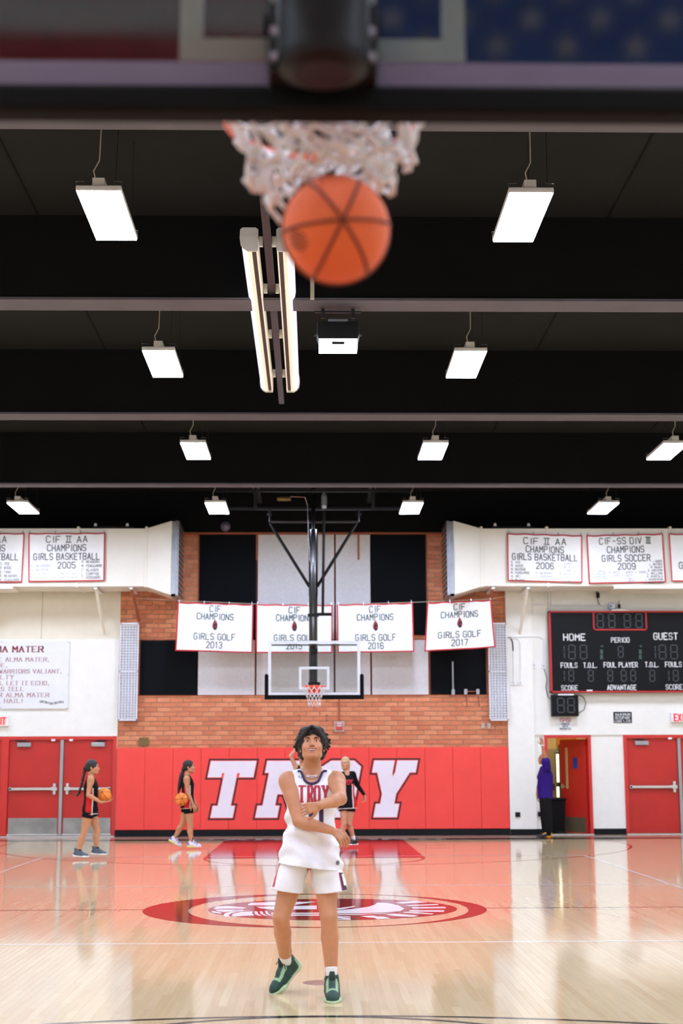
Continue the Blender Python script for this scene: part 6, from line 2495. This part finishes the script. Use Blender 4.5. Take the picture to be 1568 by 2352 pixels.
bp('head', 716.5, 1715, -5.96)
bp('neck', 716, 1773, -5.90)
bp('pel', 712, 1958, -5.93)
bp('sL', 661, 1793, -5.95); bp('sR', 772, 1792, -5.95)
bp('eL', 686, 1886, -6.06); bp('eR', 782, 1835, -6.18)
bp('wL', 763, 1908, -6.17); bp('wR', 734, 1850, -6.30)
bp('hL', 686, 1968, -5.93); bp('hR', 741, 1968, -5.93)
bp('kL', 645, 2107, -6.02); bp('kR', 755, 2106, -6.05)
bp('aL', 657, 2215, -5.72); bp('aR', 762, 2254, -6.04)
dL = np.array(at(796, 1931, -6.20) - at(763, 1908, -6.17))
dR = np.array(at(700, 1858, -6.31) - at(734, 1850, -6.30))
boy = dict(root=(B['pel'].x, -5.98, 0), label='young man in white sleeveless jersey and shorts, arms crossed, smiling upwards', j=B, h=.0036, facew=1.10, squint=.9,
           w=1.0, limb=1.0, hrot=(0, 19, -1), hs=1.0, smile=True, skin='tan', lat=(1, 0, 0),
           handL=(dL, V3(.15, -.75, .65), dict(side=-1, curl=(.5, .6, .7, .75), thumb=.9, spread=.16, s=.90)),
           handR=(dR, V3(-.1, -1, .15), dict(side=-1, curl=(.62, .62, .65, .7), thumb=.7, spread=.10, s=.90)),
           footL=V3(-.25, -.9, -.35), footR=V3(.0, -1, 0), hairm='hair_dark', hemL=at(657, 2046, -6.0), hemR=at(759, 2048, -6.0), hemr=dict(L=(.105, .105), R=(.120, .108)), hemn=dict(L=(-.16, 0, -1), R=(.12, 0, -1)),
           topkeys=[(-.32, .228, .172, 0, -.012), (-.12, .216, .162, 0, -.008), (.02, .200, .146), (.18, .178, .128), (.32, .168, .122), (.55, .168, .126), (.72, .177, .134), (.86, .176, .112), (.95, .12, .08), (1.02, .07, .07)])
P = person(boy)
root_b = P[0]
g, Rt = P[2], P[3]
TLb = float(np.linalg.norm(g['neck'] - g['pel']))


def boy_col(vs, loc, TL):
    c = np.tile(np.array(lin('f1f2f8')), (len(vs), 1))
    side = (np.abs(loc[:, 1]) < .022) & (loc[:, 2] < .42) & (loc[:, 2] > -.2)
    c[side] = lin('dcd3e2')
    return c


def boy_wr(X, Y, Z):
    z = Z - g['pel'][2]
    a = np.clip((.50 - z) / .30, .12, 1)
    x = X - g['pel'][0]
    d = .010 * np.exp(-(x / .13) ** 2) * np.sin(24 * z + 9 * x + 1.5 * np.sin(13 * x)) + .0035 * np.sin(17 * x + 26 * z + 2.2 * np.sin(9 * z + 7 * x)) + .004 * np.sin(-23 * x + 34 * z + 1.7 * np.sin(14 * x)) + .004 * np.sin(52 * z + 12 * x + Y * 20)
    blouse = -.009 * np.exp(-((z - .145) / .035) ** 2) * np.clip(1.2 - (x + .2) * 2, 0, 1)
    return a * d + blouse


hem = at(712, 1993, -6.05)
tw = at(700, 1990, -6.05) - at(780, 2001, -6.05)
hem_n = Vector((-.12, 0, -1))
jb, jv, jF = clothes_top(boy, P, .014, -.30, boy_col, 'jersey', skirt=.030, neck=.100, h=.0042, wr=boy_wr, scoop=.045, hem_plane=(tuple(hem), tuple(hem_n)))
tree = bvh_of(jv, jF)


def boy_short_col(vs, loc, c):
    q = (loc[:, 0] < -.0) & (np.abs(loc[:, 1] + .045) < .012) & (np.abs(loc[:, 0]) > .14)
    c[q] = lin('8c2238')
    return c


def short_wr(X, Y, Z):
    return .006 * np.sin(20 * X + 18 * Z + 2 * np.sin(11 * Z)) + .004 * np.sin(-31 * X + 22 * Z)


sh_ob, shv, shF = leg_cloth(boy, P, 'shorts', 'eceaea', .60, .098, (.118, .115), hipr=.018, wr=short_wr, color_fn=boy_short_col)
tsh = bvh_of(shv, shF)
vdir = (at(790, 2025, -6.1) - CAM).normalized()


def pq(*pts):
    return [at(a, b, -6.1) for a, b in pts]


decal('side_panel', [pq((779, 2004), (790, 2004), (798, 2043), (787, 2046))], tsh, 'jersey_navy', sh_ob, vdir, .002, .004)
decal('side_keyline', [pq((777.5, 2004), (779.5, 2004), (787.5, 2046), (785.5, 2046))], tsh, 'jersey_red', sh_ob, vdir, .003)
decal('side_emblem', [pq((784, 2007), (790, 2009), (796, 2033), (790, 2034))], tsh, 'banner_cloth', sh_ob, vdir, .004, .004)
decal('side_stripe', [pq((634, 1992), (638, 1992), (629, 2037), (624, 2037))], tsh, 'jersey_red', sh_ob, vdir, .003, .003)
# chest lettering, number, marks
cy = -6.5
c0 = at(723, 1826, -6.08)
qs, qe = [], []
for ch, px, wd in (('T', 692.5, .034), ('R', 712.5, .026), ('O', 728, .031), ('Y', 747.5, .036)):
    o_ = at(px, 1842, -6.08)
    qs += stroke_quads(ch, (o_.x, -6.0, o_.z), (1, 0, .0), (0, 0, 1), .104, wd, .0125, True)
    qe += stroke_quads(ch, (o_.x, -6.0, o_.z), (1, 0, .0), (0, 0, 1), .104, wd, .0175, True)
decal('chest_letters_edge', qe, tree, 'jersey_navy', jb, (0, 1, 0), .002)
decal('chest_letters', qs, tree, 'jersey_red', jb, (0, 1, 0), .0035)
o_ = at(736, 1890, -6.08)
q1 = stroke_quads('1', (o_.x - .0, -6.0, o_.z), (1, 0, 0), (0, 0, 1), .11, .05, .030, True)
o_ = at(712, 1890, -6.08)
q1 += stroke_quads('1', (o_.x, -6.0, o_.z), (1, 0, 0), (0, 0, 1), .11, .05, .030, True)
decal('jersey_number', q1, tree, 'jersey_navy', jb, (0, 1, 0), .003)
o_ = at(687.5, 1785, -6.05)
qm = []
for sg_ in (-1, 1):
    for u0, u1, v0, v1 in ((.006, .009, -.008, .008), (.009, .014, -.001, .002)):
        qm.append([Vector((o_.x + .006 + sg_ * u, -6, o_.z + v - sg_ * .002)) for u, v in ((u0, v0), (u1, v0), (u1, v1), (u0, v1))])
decal('maker_mark', qm, tree, 'jersey_navy', jb, (0, 1, 0), .002)
o_ = at(775.5, 1982, -6.05)
ring = []
for k in range(12):
    a, b = 2 * math.pi * k / 12, 2 * math.pi * (k + 1) / 12
    ring.append([Vector((o_.x + r_ * math.cos(t) * .8, -6, o_.z + r_ * math.sin(t))) for t, r_ in ((a, .011), (b, .011), (b, .016), (a, .016))])
ring.append([Vector((o_.x + u, -6, o_.z + v)) for u, v in ((-.006, -.006), (.006, -.006), (.006, .006), (-.006, .006))])
decal('hem_badge', ring, tree, 'jersey_navy', jb, (0, 1, 0), .002)
# collar band following the neck opening
dg = bpy.context.evaluated_depsgraph_get()


def on_jersey(px, py, off=.003, front=False):
    d = FW * FPX + RT * (px - 784) + UP * (1176 - py)
    hit = tree.ray_cast(CAM, d.normalized())
    if hit[0] is None or (front and abs(hit[1].y) < .62):
        return None
    return hit[0] - d.normalized() * off


cp = []
for px in range(684, 751, 3):
    last = None
    for k in range(90):
        p = on_jersey(px, 1806 - k * .6, front=True)
        if p is None or (last is not None and (p - last).length > .02):
            break
        last = p
    if last is not None:
        cp.append(last)
if len(cp) > 3:
    MB().tube([cp[0]] + [(cp[i - 1] + cp[i] + cp[i + 1]) / 3 + Vector((0, -.004, .0)) for i in range(1, len(cp) - 1)] + [cp[-1]], .0085, 8).build('collar', 'purple_trim', jb, smooth=True)
for a, b in (((656, 1768), (672, 1766)), ((756, 1763), (768, 1766))):
    p, q = on_jersey(*a), on_jersey(*b)
    if p is not None and q is not None:
        MB().tube([p, (p + q) / 2 + Vector((0, 0, .004)), q], [.003, .008, .003], 6).build('shoulder_trim', 'purple_trim', jb, smooth=True)
# necklaces
nb_ = g['neck'] - Rt[:, 1] * 0.0


def necklace(dz, r, m, nm_, wid, front):
    pts = []
    for k in range(40):
        a = 2 * math.pi * k / 40
        fr_ = max(0, -math.sin(a))
        pts.append((g['neck'][0] + r * math.cos(a), g['neck'][1] + .004 + r * 1.02 * math.sin(a) - front * fr_, g['neck'][2] + dz - .062 * fr_ ** 1.3))
    return MB().tube(pts, wid, 6, closed=True).build(nm_, m, root_b, smooth=True)


necklace(.034, .070, 'bead_white', 'necklace', .0036, .014)
necklace(.024, .071, 'steel_bright', 'necklace', .0028, .024)
rg = g['wR'] + unit(dR) * .088 - np.array((0, .012, .012))
MB().tube([tuple(rg + .008 * np.array((.3 * math.cos(a), math.sin(a), math.cos(a)))) for a in [2 * math.pi * k / 14 for k in range(14)]], .0022, 5, closed=True).build('finger_ring', 'gold', root_b)

# hair: thick dark waves
hr = random.Random(11)


def boy_hair(f, E, Cn):
    # volume of the waves
    for q in (-1, 1):
        E((q * .072, .010, .035), (.036, .070, .056), .02)
        E((q * .066, .050, -.028), (.026, .040, .050), .02)
        E((q * .036, -.030, .098), (.050, .062, .030), .02)
    E((0, .06, -.05), (.060, .048, .075), .02)
    # fine curls over it
    for k in range(620):
        th = hr.uniform(-math.pi, math.pi)
        el = hr.uniform(-.75, 1.5)
        w = 1 + .05 * math.exp(-((el - .15) / .5) ** 2)
        x = .102 * w * math.cos(el) * math.sin(th)
        y = .016 - .112 * math.cos(el) * math.cos(th)
        z = .036 + .106 * math.sin(el)
        if y < -.045 and z < .078:
            continue
        if y < -.015 and z < .03:
            continue
        if y < .038 and z < .012:
            continue
        r_ = hr.uniform(.006, .0105)
        d = Vector((hr.uniform(-1, 1), hr.uniform(-1, 1), hr.uniform(-1.6, -.3))).normalized() * .018
        d2 = Vector((hr.uniform(-1, 1), hr.uniform(-1, 1), hr.uniform(-1.2, .4))).normalized() * .014
        Cn((x, y, z), (x + d.x, y + d.y, z + d.z), r_, r_ * .9, .002)
        Cn((x + d.x, y + d.y, z + d.z), (x + d.x + d2.x, y + d.y + d2.y, z + d.z + d2.z), r_ * .9, r_ * .75, .002)
    for q in (-1, 1):
        # locks parting in the middle and falling over the brow
        for k in range(16):
            u = k / 15
            j = lambda: hr.uniform(-.004, .004)
            a = (q * .004 + j(), -.086 + .02 * u, .118 - .008 * u)
            b = (q * (.026 + .03 * u) + j(), -.106 + .026 * u, .092 - .006 * u + j())
            c = (q * (.054 + .026 * u) + j(), -.086 + .034 * u, .060 - .022 * u + j())
            d = (q * (.072 + .018 * u) + j(), -.060 + .034 * u, .026 - .036 * u + j())
            Cn(a, b, .008, .010, .003)
            Cn(b, c, .010, .010, .003)
            Cn(c, d, .010, .005, .003)


cap_hair(P, 'hair_dark', thick=.018, h=.0036, front=.028, extra=boy_hair, face=.060)

for q, fw, upv in (('L', V3(-.55, -.58, -.60), V3(-.36, -.42, .80)), ('R', V3(.0, -.98, -.16), V3(0, -.16, .98))):
    sock(root_b, g['a' + q], g['k' + q], 'sock_white', 1.0, .095 if q == 'L' else .10, .041)
    shoe(root_b, g['a' + q], fw, upv, 1.13, '0a3a2f', ('a9c29c', 'b4c9ae'), '93b48a', laces=5, tongue='lace_dark', h=.0042)


# ------------------------------------------------------------------ players in black
def girl_col(text_red=True, near=-1):
    def fn(vs, loc, TL):
        c = np.tile(np.array(lin('0d0d11')), (len(vs), 1))
        side = (np.abs(loc[:, 1] - .005) < .050) & (loc[:, 2] < .36)
        c[side] = lin('c4201f')
        pipe = (np.abs(loc[:, 1] + .055) < .008) & (loc[:, 2] < .36)
        c[pipe] = lin('d8d4cc')
        c[np.abs(loc[:, 2] + .062) < .007] = lin('d8d4cc')
        return c
    return fn


def joints(Y, d):
    """d: name -> (px, py, dy)"""
    return {k: at(v[0], v[1], Y + v[2]) for k, v in d.items()}


def walker(d, Y, label, head, **k):
    J = joints(Y, d)
    sp_ = dict(root=(J['pel'].x, J['pel'].y, 0), label=label, j=J, h=.0085, female=True, lat=(0, 1, 0), hrot=head)
    sp_.update(k)
    return sp_


# left player: walks to the right holding a ball at her waist
Y1 = 8.6
d1 = dict(head=(212.5, 1763, 0), neck=(209.5, 1786, 0), pel=(207, 1860, 0),
          sL=(208.5, 1789, -.15), sR=(210, 1789, .15), eL=(202.5, 1826, -.20), eR=(214, 1822, .20), wL=(232, 1843, -.17), wR=(238, 1838, .14),
          hL=(203, 1866, -.085), hR=(211, 1866, .085), kL=(193, 1913, -.09), kR=(223, 1908, .09), aL=(180, 1957, -.09), aR=(221, 1952, .09))
g1 = walker(d1, Y1, 'person in black and red jersey with a long braid, holding a ball', (90, -3, 0), skin='tan',
            handL=(V3(1, .15, .10), V3(0, 0, -1), dict(side=1, curl=(.15, .15, .15, .15), thumb=.3)), handR=(V3(.9, -.35, .05), V3(.2, .6, -.8), dict(side=-1, curl=(.2,) * 4, thumb=.3)),
            footL=V3(1, 0, 0), footR=V3(1, 0, -.1), hairm='hair_black', hs=1.02)
P1 = person(g1)
clothes_top(g1, P1, .014, -.16, girl_col(), 'jersey', skirt=.018, neck=.07, scoop=.05, strapx=.0)
leg_cloth(g1, P1, 'shorts', '0c0c10', .26, .098, (.098, .098), hipr=.010)


def braid(pts, r0=.022):
    def fn(f, E, Cn):
        pass
    return fn


def braid1(f, E, Cn):
    Cn((0, .10, .03), (0, .125, -.02), .026, .026, .01)
    Cn((0, .125, -.02), (0, .13, -.08), .026, .022, .01)


hd1 = cap_hair(P1, 'hair_black', thick=.010, h=.007, front=.030, extra=braid1, face=.066)
bpts = [at(*p, Y1) for p in ((196, 1768), (192, 1780), (189, 1795), (185, 1810), (181, 1822), (176, 1828))]
m = MB()
for i in range(len(bpts) - 1):
    for u in (0, .5):
        a = bpts[i].lerp(bpts[i + 1], u)
        b_ = bpts[i].lerp(bpts[i + 1], u + .5)
        m.tube([a, a.lerp(b_, .5) + Vector((0, .012 * (1 if u else -1), 0)), b_], [.018, .030 - i * .002, .018], 8)
m.build('braid', 'hair_black', P1[0], smooth=True)
for q, fw in (('L', V3(1, -.1, -.03)), ('R', V3(1, .05, -.08))):
    sock(P1[0], P1[2]['a' + q], P1[2]['k' + q], 'sock_black', 1, .05, .037)
    shoe(P1[0], P1[2]['a' + q], fw, V3(.05, 0, 1), .93, '4b5868', ('e9ecf2', 'e9ecf2'), '3b4656', high=True, laces=4, h=.008)
ballc = at(240, 1826, Y1 - .02)
ball(ballc, 'ball_bright', 'bright orange basketball held by the player with the long braid', view=(-.3, -1, .5), R=.117, twist=.4)

# second player walking right, ponytail
Y2 = 11.35
d2 = dict(head=(434, 1762, 0), neck=(430.5, 1783, 0), pel=(431.5, 1849, 0),
          sL=(428.5, 1788, -.145), sR=(431, 1788, .145), eL=(431, 1822, -.19), eR=(436, 1822, .17), wL=(443, 1846, -.19), wR=(449, 1846, .16),
          hL=(433, 1856, -.08), hR=(429, 1856, .08), kL=(437, 1897, -.09), kR=(419, 1893, .09), aL=(440, 1936, -.09), aR=(400.5, 1927, .09))
g2 = walker(d2, Y2, 'person in black jersey with a ponytail and white shoes, striding in front of the mats', (90, 2, 0), skin='tan',
            handL=(V3(.5, .1, -1), V3(.6, -.8, .1), dict(side=1, curl=(.5,) * 4, thumb=.4)), handR=(V3(.4, .0, -1), V3(.6, .7, .1), dict(side=-1, curl=(.4,) * 4, thumb=.4)),
            footL=V3(1, 0, 0), footR=V3(.9, 0, -.45), hairm='hair_black')
P2 = person(g2)
clothes_top(g2, P2, .014, -.12, girl_col(), 'jersey', skirt=.020, neck=.07, scoop=.05)
leg_cloth(g2, P2, 'shorts', '0c0c10', .30, .096, (.094, .094), hipr=.010)


def tail2(f, E, Cn):
    Cn((0, .10, .01), (0, .12, -.04), .022, .026, .01)


cap_hair(P2, 'hair_black', thick=.010, h=.007, front=.030, extra=tail2, face=.066)
tp = [at(*p, Y2) for p in ((420.5, 1768), (417, 1780), (414, 1795), (411.5, 1810), (409, 1824))]
MB().tube(tp, [.03, .042, .040, .034, .012], 10).build('ponytail', 'hair_black', P2[0], smooth=True)
for q, fw, up_ in (('L', V3(1, -.05, 0), V3(0, 0, 1)), ('R', V3(.88, .0, -.45), V3(.45, 0, .88))):
    sock(P2[0], P2[2]['a' + q], P2[2]['k' + q], 'sock_black', 1, .09, .037)
    shoe(P2[0], P2[2]['a' + q], fw, up_, .92, 'dcd6e6', ('e8e6ea', 'dff06a'), '6a62c8', laces=4, h=.008, lace_mat='plastic_white', tongue='plastic_white')
ballc = at(416.5, 1836, Y2 - .34)
ball(ballc, 'ball_bright', 'bright orange basketball bouncing beside the player with the ponytail', view=(.2, -1, .1), R=.117, twist=1.4)

# blonde player behind the shooter
Y3 = 11.55
d3 = dict(head=(792.5, 1754, 0), neck=(795, 1775, .02), pel=(797, 1846, .03),
          sL=(782, 1781, 0), sR=(810, 1779, .02), eL=(770, 1812, -.05), eR=(821, 1804, .05), wL=(772, 1840, -.12), wR=(836, 1825, .0),
          hL=(789, 1852, .03), hR=(804, 1852, .03), kL=(790, 1892, -.03), kR=(802, 1892, .03), aL=(781, 1934, -.05), aR=(813, 1931, .10))
g3 = walker(d3, Y3, 'blonde person in black long sleeves and black jersey, walking behind the shooter', (-18, 0, 0), skin='fair', lat=(.96, .28, 0),
            handL=(V3(0, 0, -1), V3(-1, 0, 0), dict(side=1, curl=(.4,) * 4, thumb=.4)), handR=(V3(.3, 0, -1), V3(.9, .2, .3), dict(side=-1, curl=(.7,) * 4, thumb=.5)),
            footL=V3(-.3, -1, 0), footR=V3(-.5, -.8, 0), hairm='hair_blonde')
P3 = person(g3)


def black_only(vs, loc, TL):
    return np.tile(np.array(lin('09090d')), (len(vs), 1))


def g3col(vs, loc, TL):
    c = np.tile(np.array(lin('11111a')), (len(vs), 1))
    c[(loc[:, 0] > .085) & (loc[:, 1] < .05) & (loc[:, 2] < .36)] = lin('d3302a')
    c[(np.abs(loc[:, 0] - .080) < .011) & (loc[:, 1] < .05) & (loc[:, 2] < .36)] = lin('dcdce0')
    c[(np.abs(loc[:, 2] + .085) < .008)] = lin('dcdce0')
    return c


clothes_top(g3, P3, .008, -.05, black_only, 'undershirt', sleeve='long', neck=.070, scoop=.03, armcut=False)
jg, jgv, jgF = clothes_top(g3, P3, .018, -.16, g3col, 'jersey', skirt=.02, neck=.075, scoop=.05)
leg_cloth(g3, P3, 'shorts', '0c0c10', .28, .100, (.100, .100), hipr=.012)
tr3 = bvh_of(jgv, jgF)
o_ = at(795, 1797, Y3 - .2)
qs = stroke_quads('TROY', (o_.x, o_.y, o_.z - .04), (.97, .25, 0), (0, 0, 1), .085, .19, .018, True)
decal('chest_letters', qs, tr3, 'jersey_red', jg, (.2, 1, 0), .004)


def tail3(f, E, Cn):
    for q in (-1, 1):
        Cn((q * .062, .03, .0), (q * .055, .05, -.10), .026, .020, .01)
    Cn((0, .09, .0), (.02, .09, -.14), .035, .025, .01)


cap_hair(P3, 'hair_blonde', thick=.008, h=.007, front=.030, extra=tail3, face=.066)
for q, fw in (('L', V3(-.35, -1, 0)), ('R', V3(-.75, -.6, -.06))):
    sock(P3[0], P3[2]['a' + q], P3[2]['k' + q], 'sock_white', 1, .10, .038)
    shoe(P3[0], P3[2]['a' + q], fw, V3(0, 0, 1), .95, '15161a', ('e8ebf2', 'e8ebf2'), '2a2c32', laces=4, h=.008)

# player hidden behind the shooter's head, one arm bent up
Y4 = 12.1
d4 = dict(head=(694, 1738, 0), neck=(694, 1761, .02), pel=(697, 1838, .02),
          sL=(681, 1765, 0), sR=(708, 1768, 0), eL=(667, 1737, -.03), eR=(716, 1800, 0), wL=(682, 1716, -.02), wR=(712, 1826, -.1),
          hL=(690, 1844, .02), hR=(704, 1844, .02), kL=(689, 1888, 0), kR=(705, 1888, 0), aL=(688, 1929, 0), aR=(706, 1929, 0))
g4 = walker(d4, Y4, 'person almost hidden behind the shooter, bare bent arm raised beside the shooter\'s head', (10, 15, 0), skin='fair', lat=(1, 0, 0),
            handL=(V3(.8, 0, .5), V3(-.4, -.2, .9), dict(side=-1, curl=(.4,) * 4, thumb=.4)), handR=(V3(0, -.1, -1), V3(1, 0, 0), dict(side=-1, curl=(.4,) * 4, thumb=.4)),
            footL=V3(0, -1, 0), footR=V3(0, -1, 0), hairm='hair_black')
P4 = person(g4)
clothes_top(g4, P4, .016, -.16, black_only, 'jersey', skirt=.02, neck=.072, scoop=.05)
leg_cloth(g4, P4, 'shorts', '0c0c10', .30, .100, (.100, .100), hipr=.012)
cap_hair(P4, 'hair_black', thick=.010, h=.008, front=.030, face=.066)
for q in 'LR':
    sock(P4[0], P4[2]['a' + q], P4[2]['k' + q], 'sock_white', 1, .08, .038)
    shoe(P4[0], P4[2]['a' + q], V3(0, -1, 0), V3(0, 0, 1), .95, '15161a', ('e8ebf2', 'e8ebf2'), '2a2c32', high=True, laces=4, h=.009)

# man in purple by the open door, arm straight up
Y5 = 14.95
d5 = dict(head=(1247, 1744, -.02), neck=(1253, 1763, 0), pel=(1252.5, 1832, 0),
          sL=(1248, 1767, .17), sR=(1256, 1764, -.18), eL=(1238, 1800, .24), eR=(1250.5, 1738, -.20), wL=(1233, 1826, .16), wR=(1245, 1712, -.20),
          hL=(1250, 1838, .09), hR=(1254, 1838, -.09), kL=(1250, 1880, .10), kR=(1258, 1878, -.10), aL=(1253, 1916, .10), aR=(1259, 1913, -.09))
g5 = dict(root=(at(1252, 1832, Y5).x, Y5, 0), label='man in purple shirt and black trousers by the open door, one arm straight up', j=joints(Y5, d5), h=.0085, female=False,
          lat=(0, -1, 0), hrot=(-82, 0, 0), skin='brown', belly=.30, w=1.05, limb=.98,
          handL=(V3(0, 0, -1), V3(-1, .2, 0), dict(side=1, curl=(.5,) * 4, thumb=.4)), handR=(V3(-.12, 0, 1), V3(.2, -1, 0), dict(side=-1, curl=(.05,) * 4, thumb=.6, spread=.0)),
          footL=V3(-1, 0, 0), footR=V3(-1, 0, 0), hairm='hair_black')
P5 = person(g5)


def purple(vs, loc, TL):
    c = np.tile(np.array(lin('2c1470')), (len(vs), 1))
    return c


clothes_top(g5, P5, .020, -.03, purple, 'polo_shirt', sleeve='short', skirt=.012, neck=.068, scoop=.03, armcut=False)
leg_cloth(g5, P5, 'trousers', '101114', 2, .112, (.085, .068), hipr=.012)
m = MB()
w5 = P5[2]['wR']
m.tube([tuple(w5 + np.array((.034 * math.cos(a), .034 * math.sin(a), 0))) for a in [2 * math.pi * k / 16 for k in range(16)]], .010, 6, closed=True)
m.build('wristband', 'plastic_white', P5[0])
for q in 'LR':
    shoe(P5[0], P5[2]['a' + q], V3(-1, .1 if q == 'L' else -.15, 0), V3(0, 0, 1), 1.0, '16171a', ('24252a', 'f5a623'), 'f5a623', laces=4, h=.008)
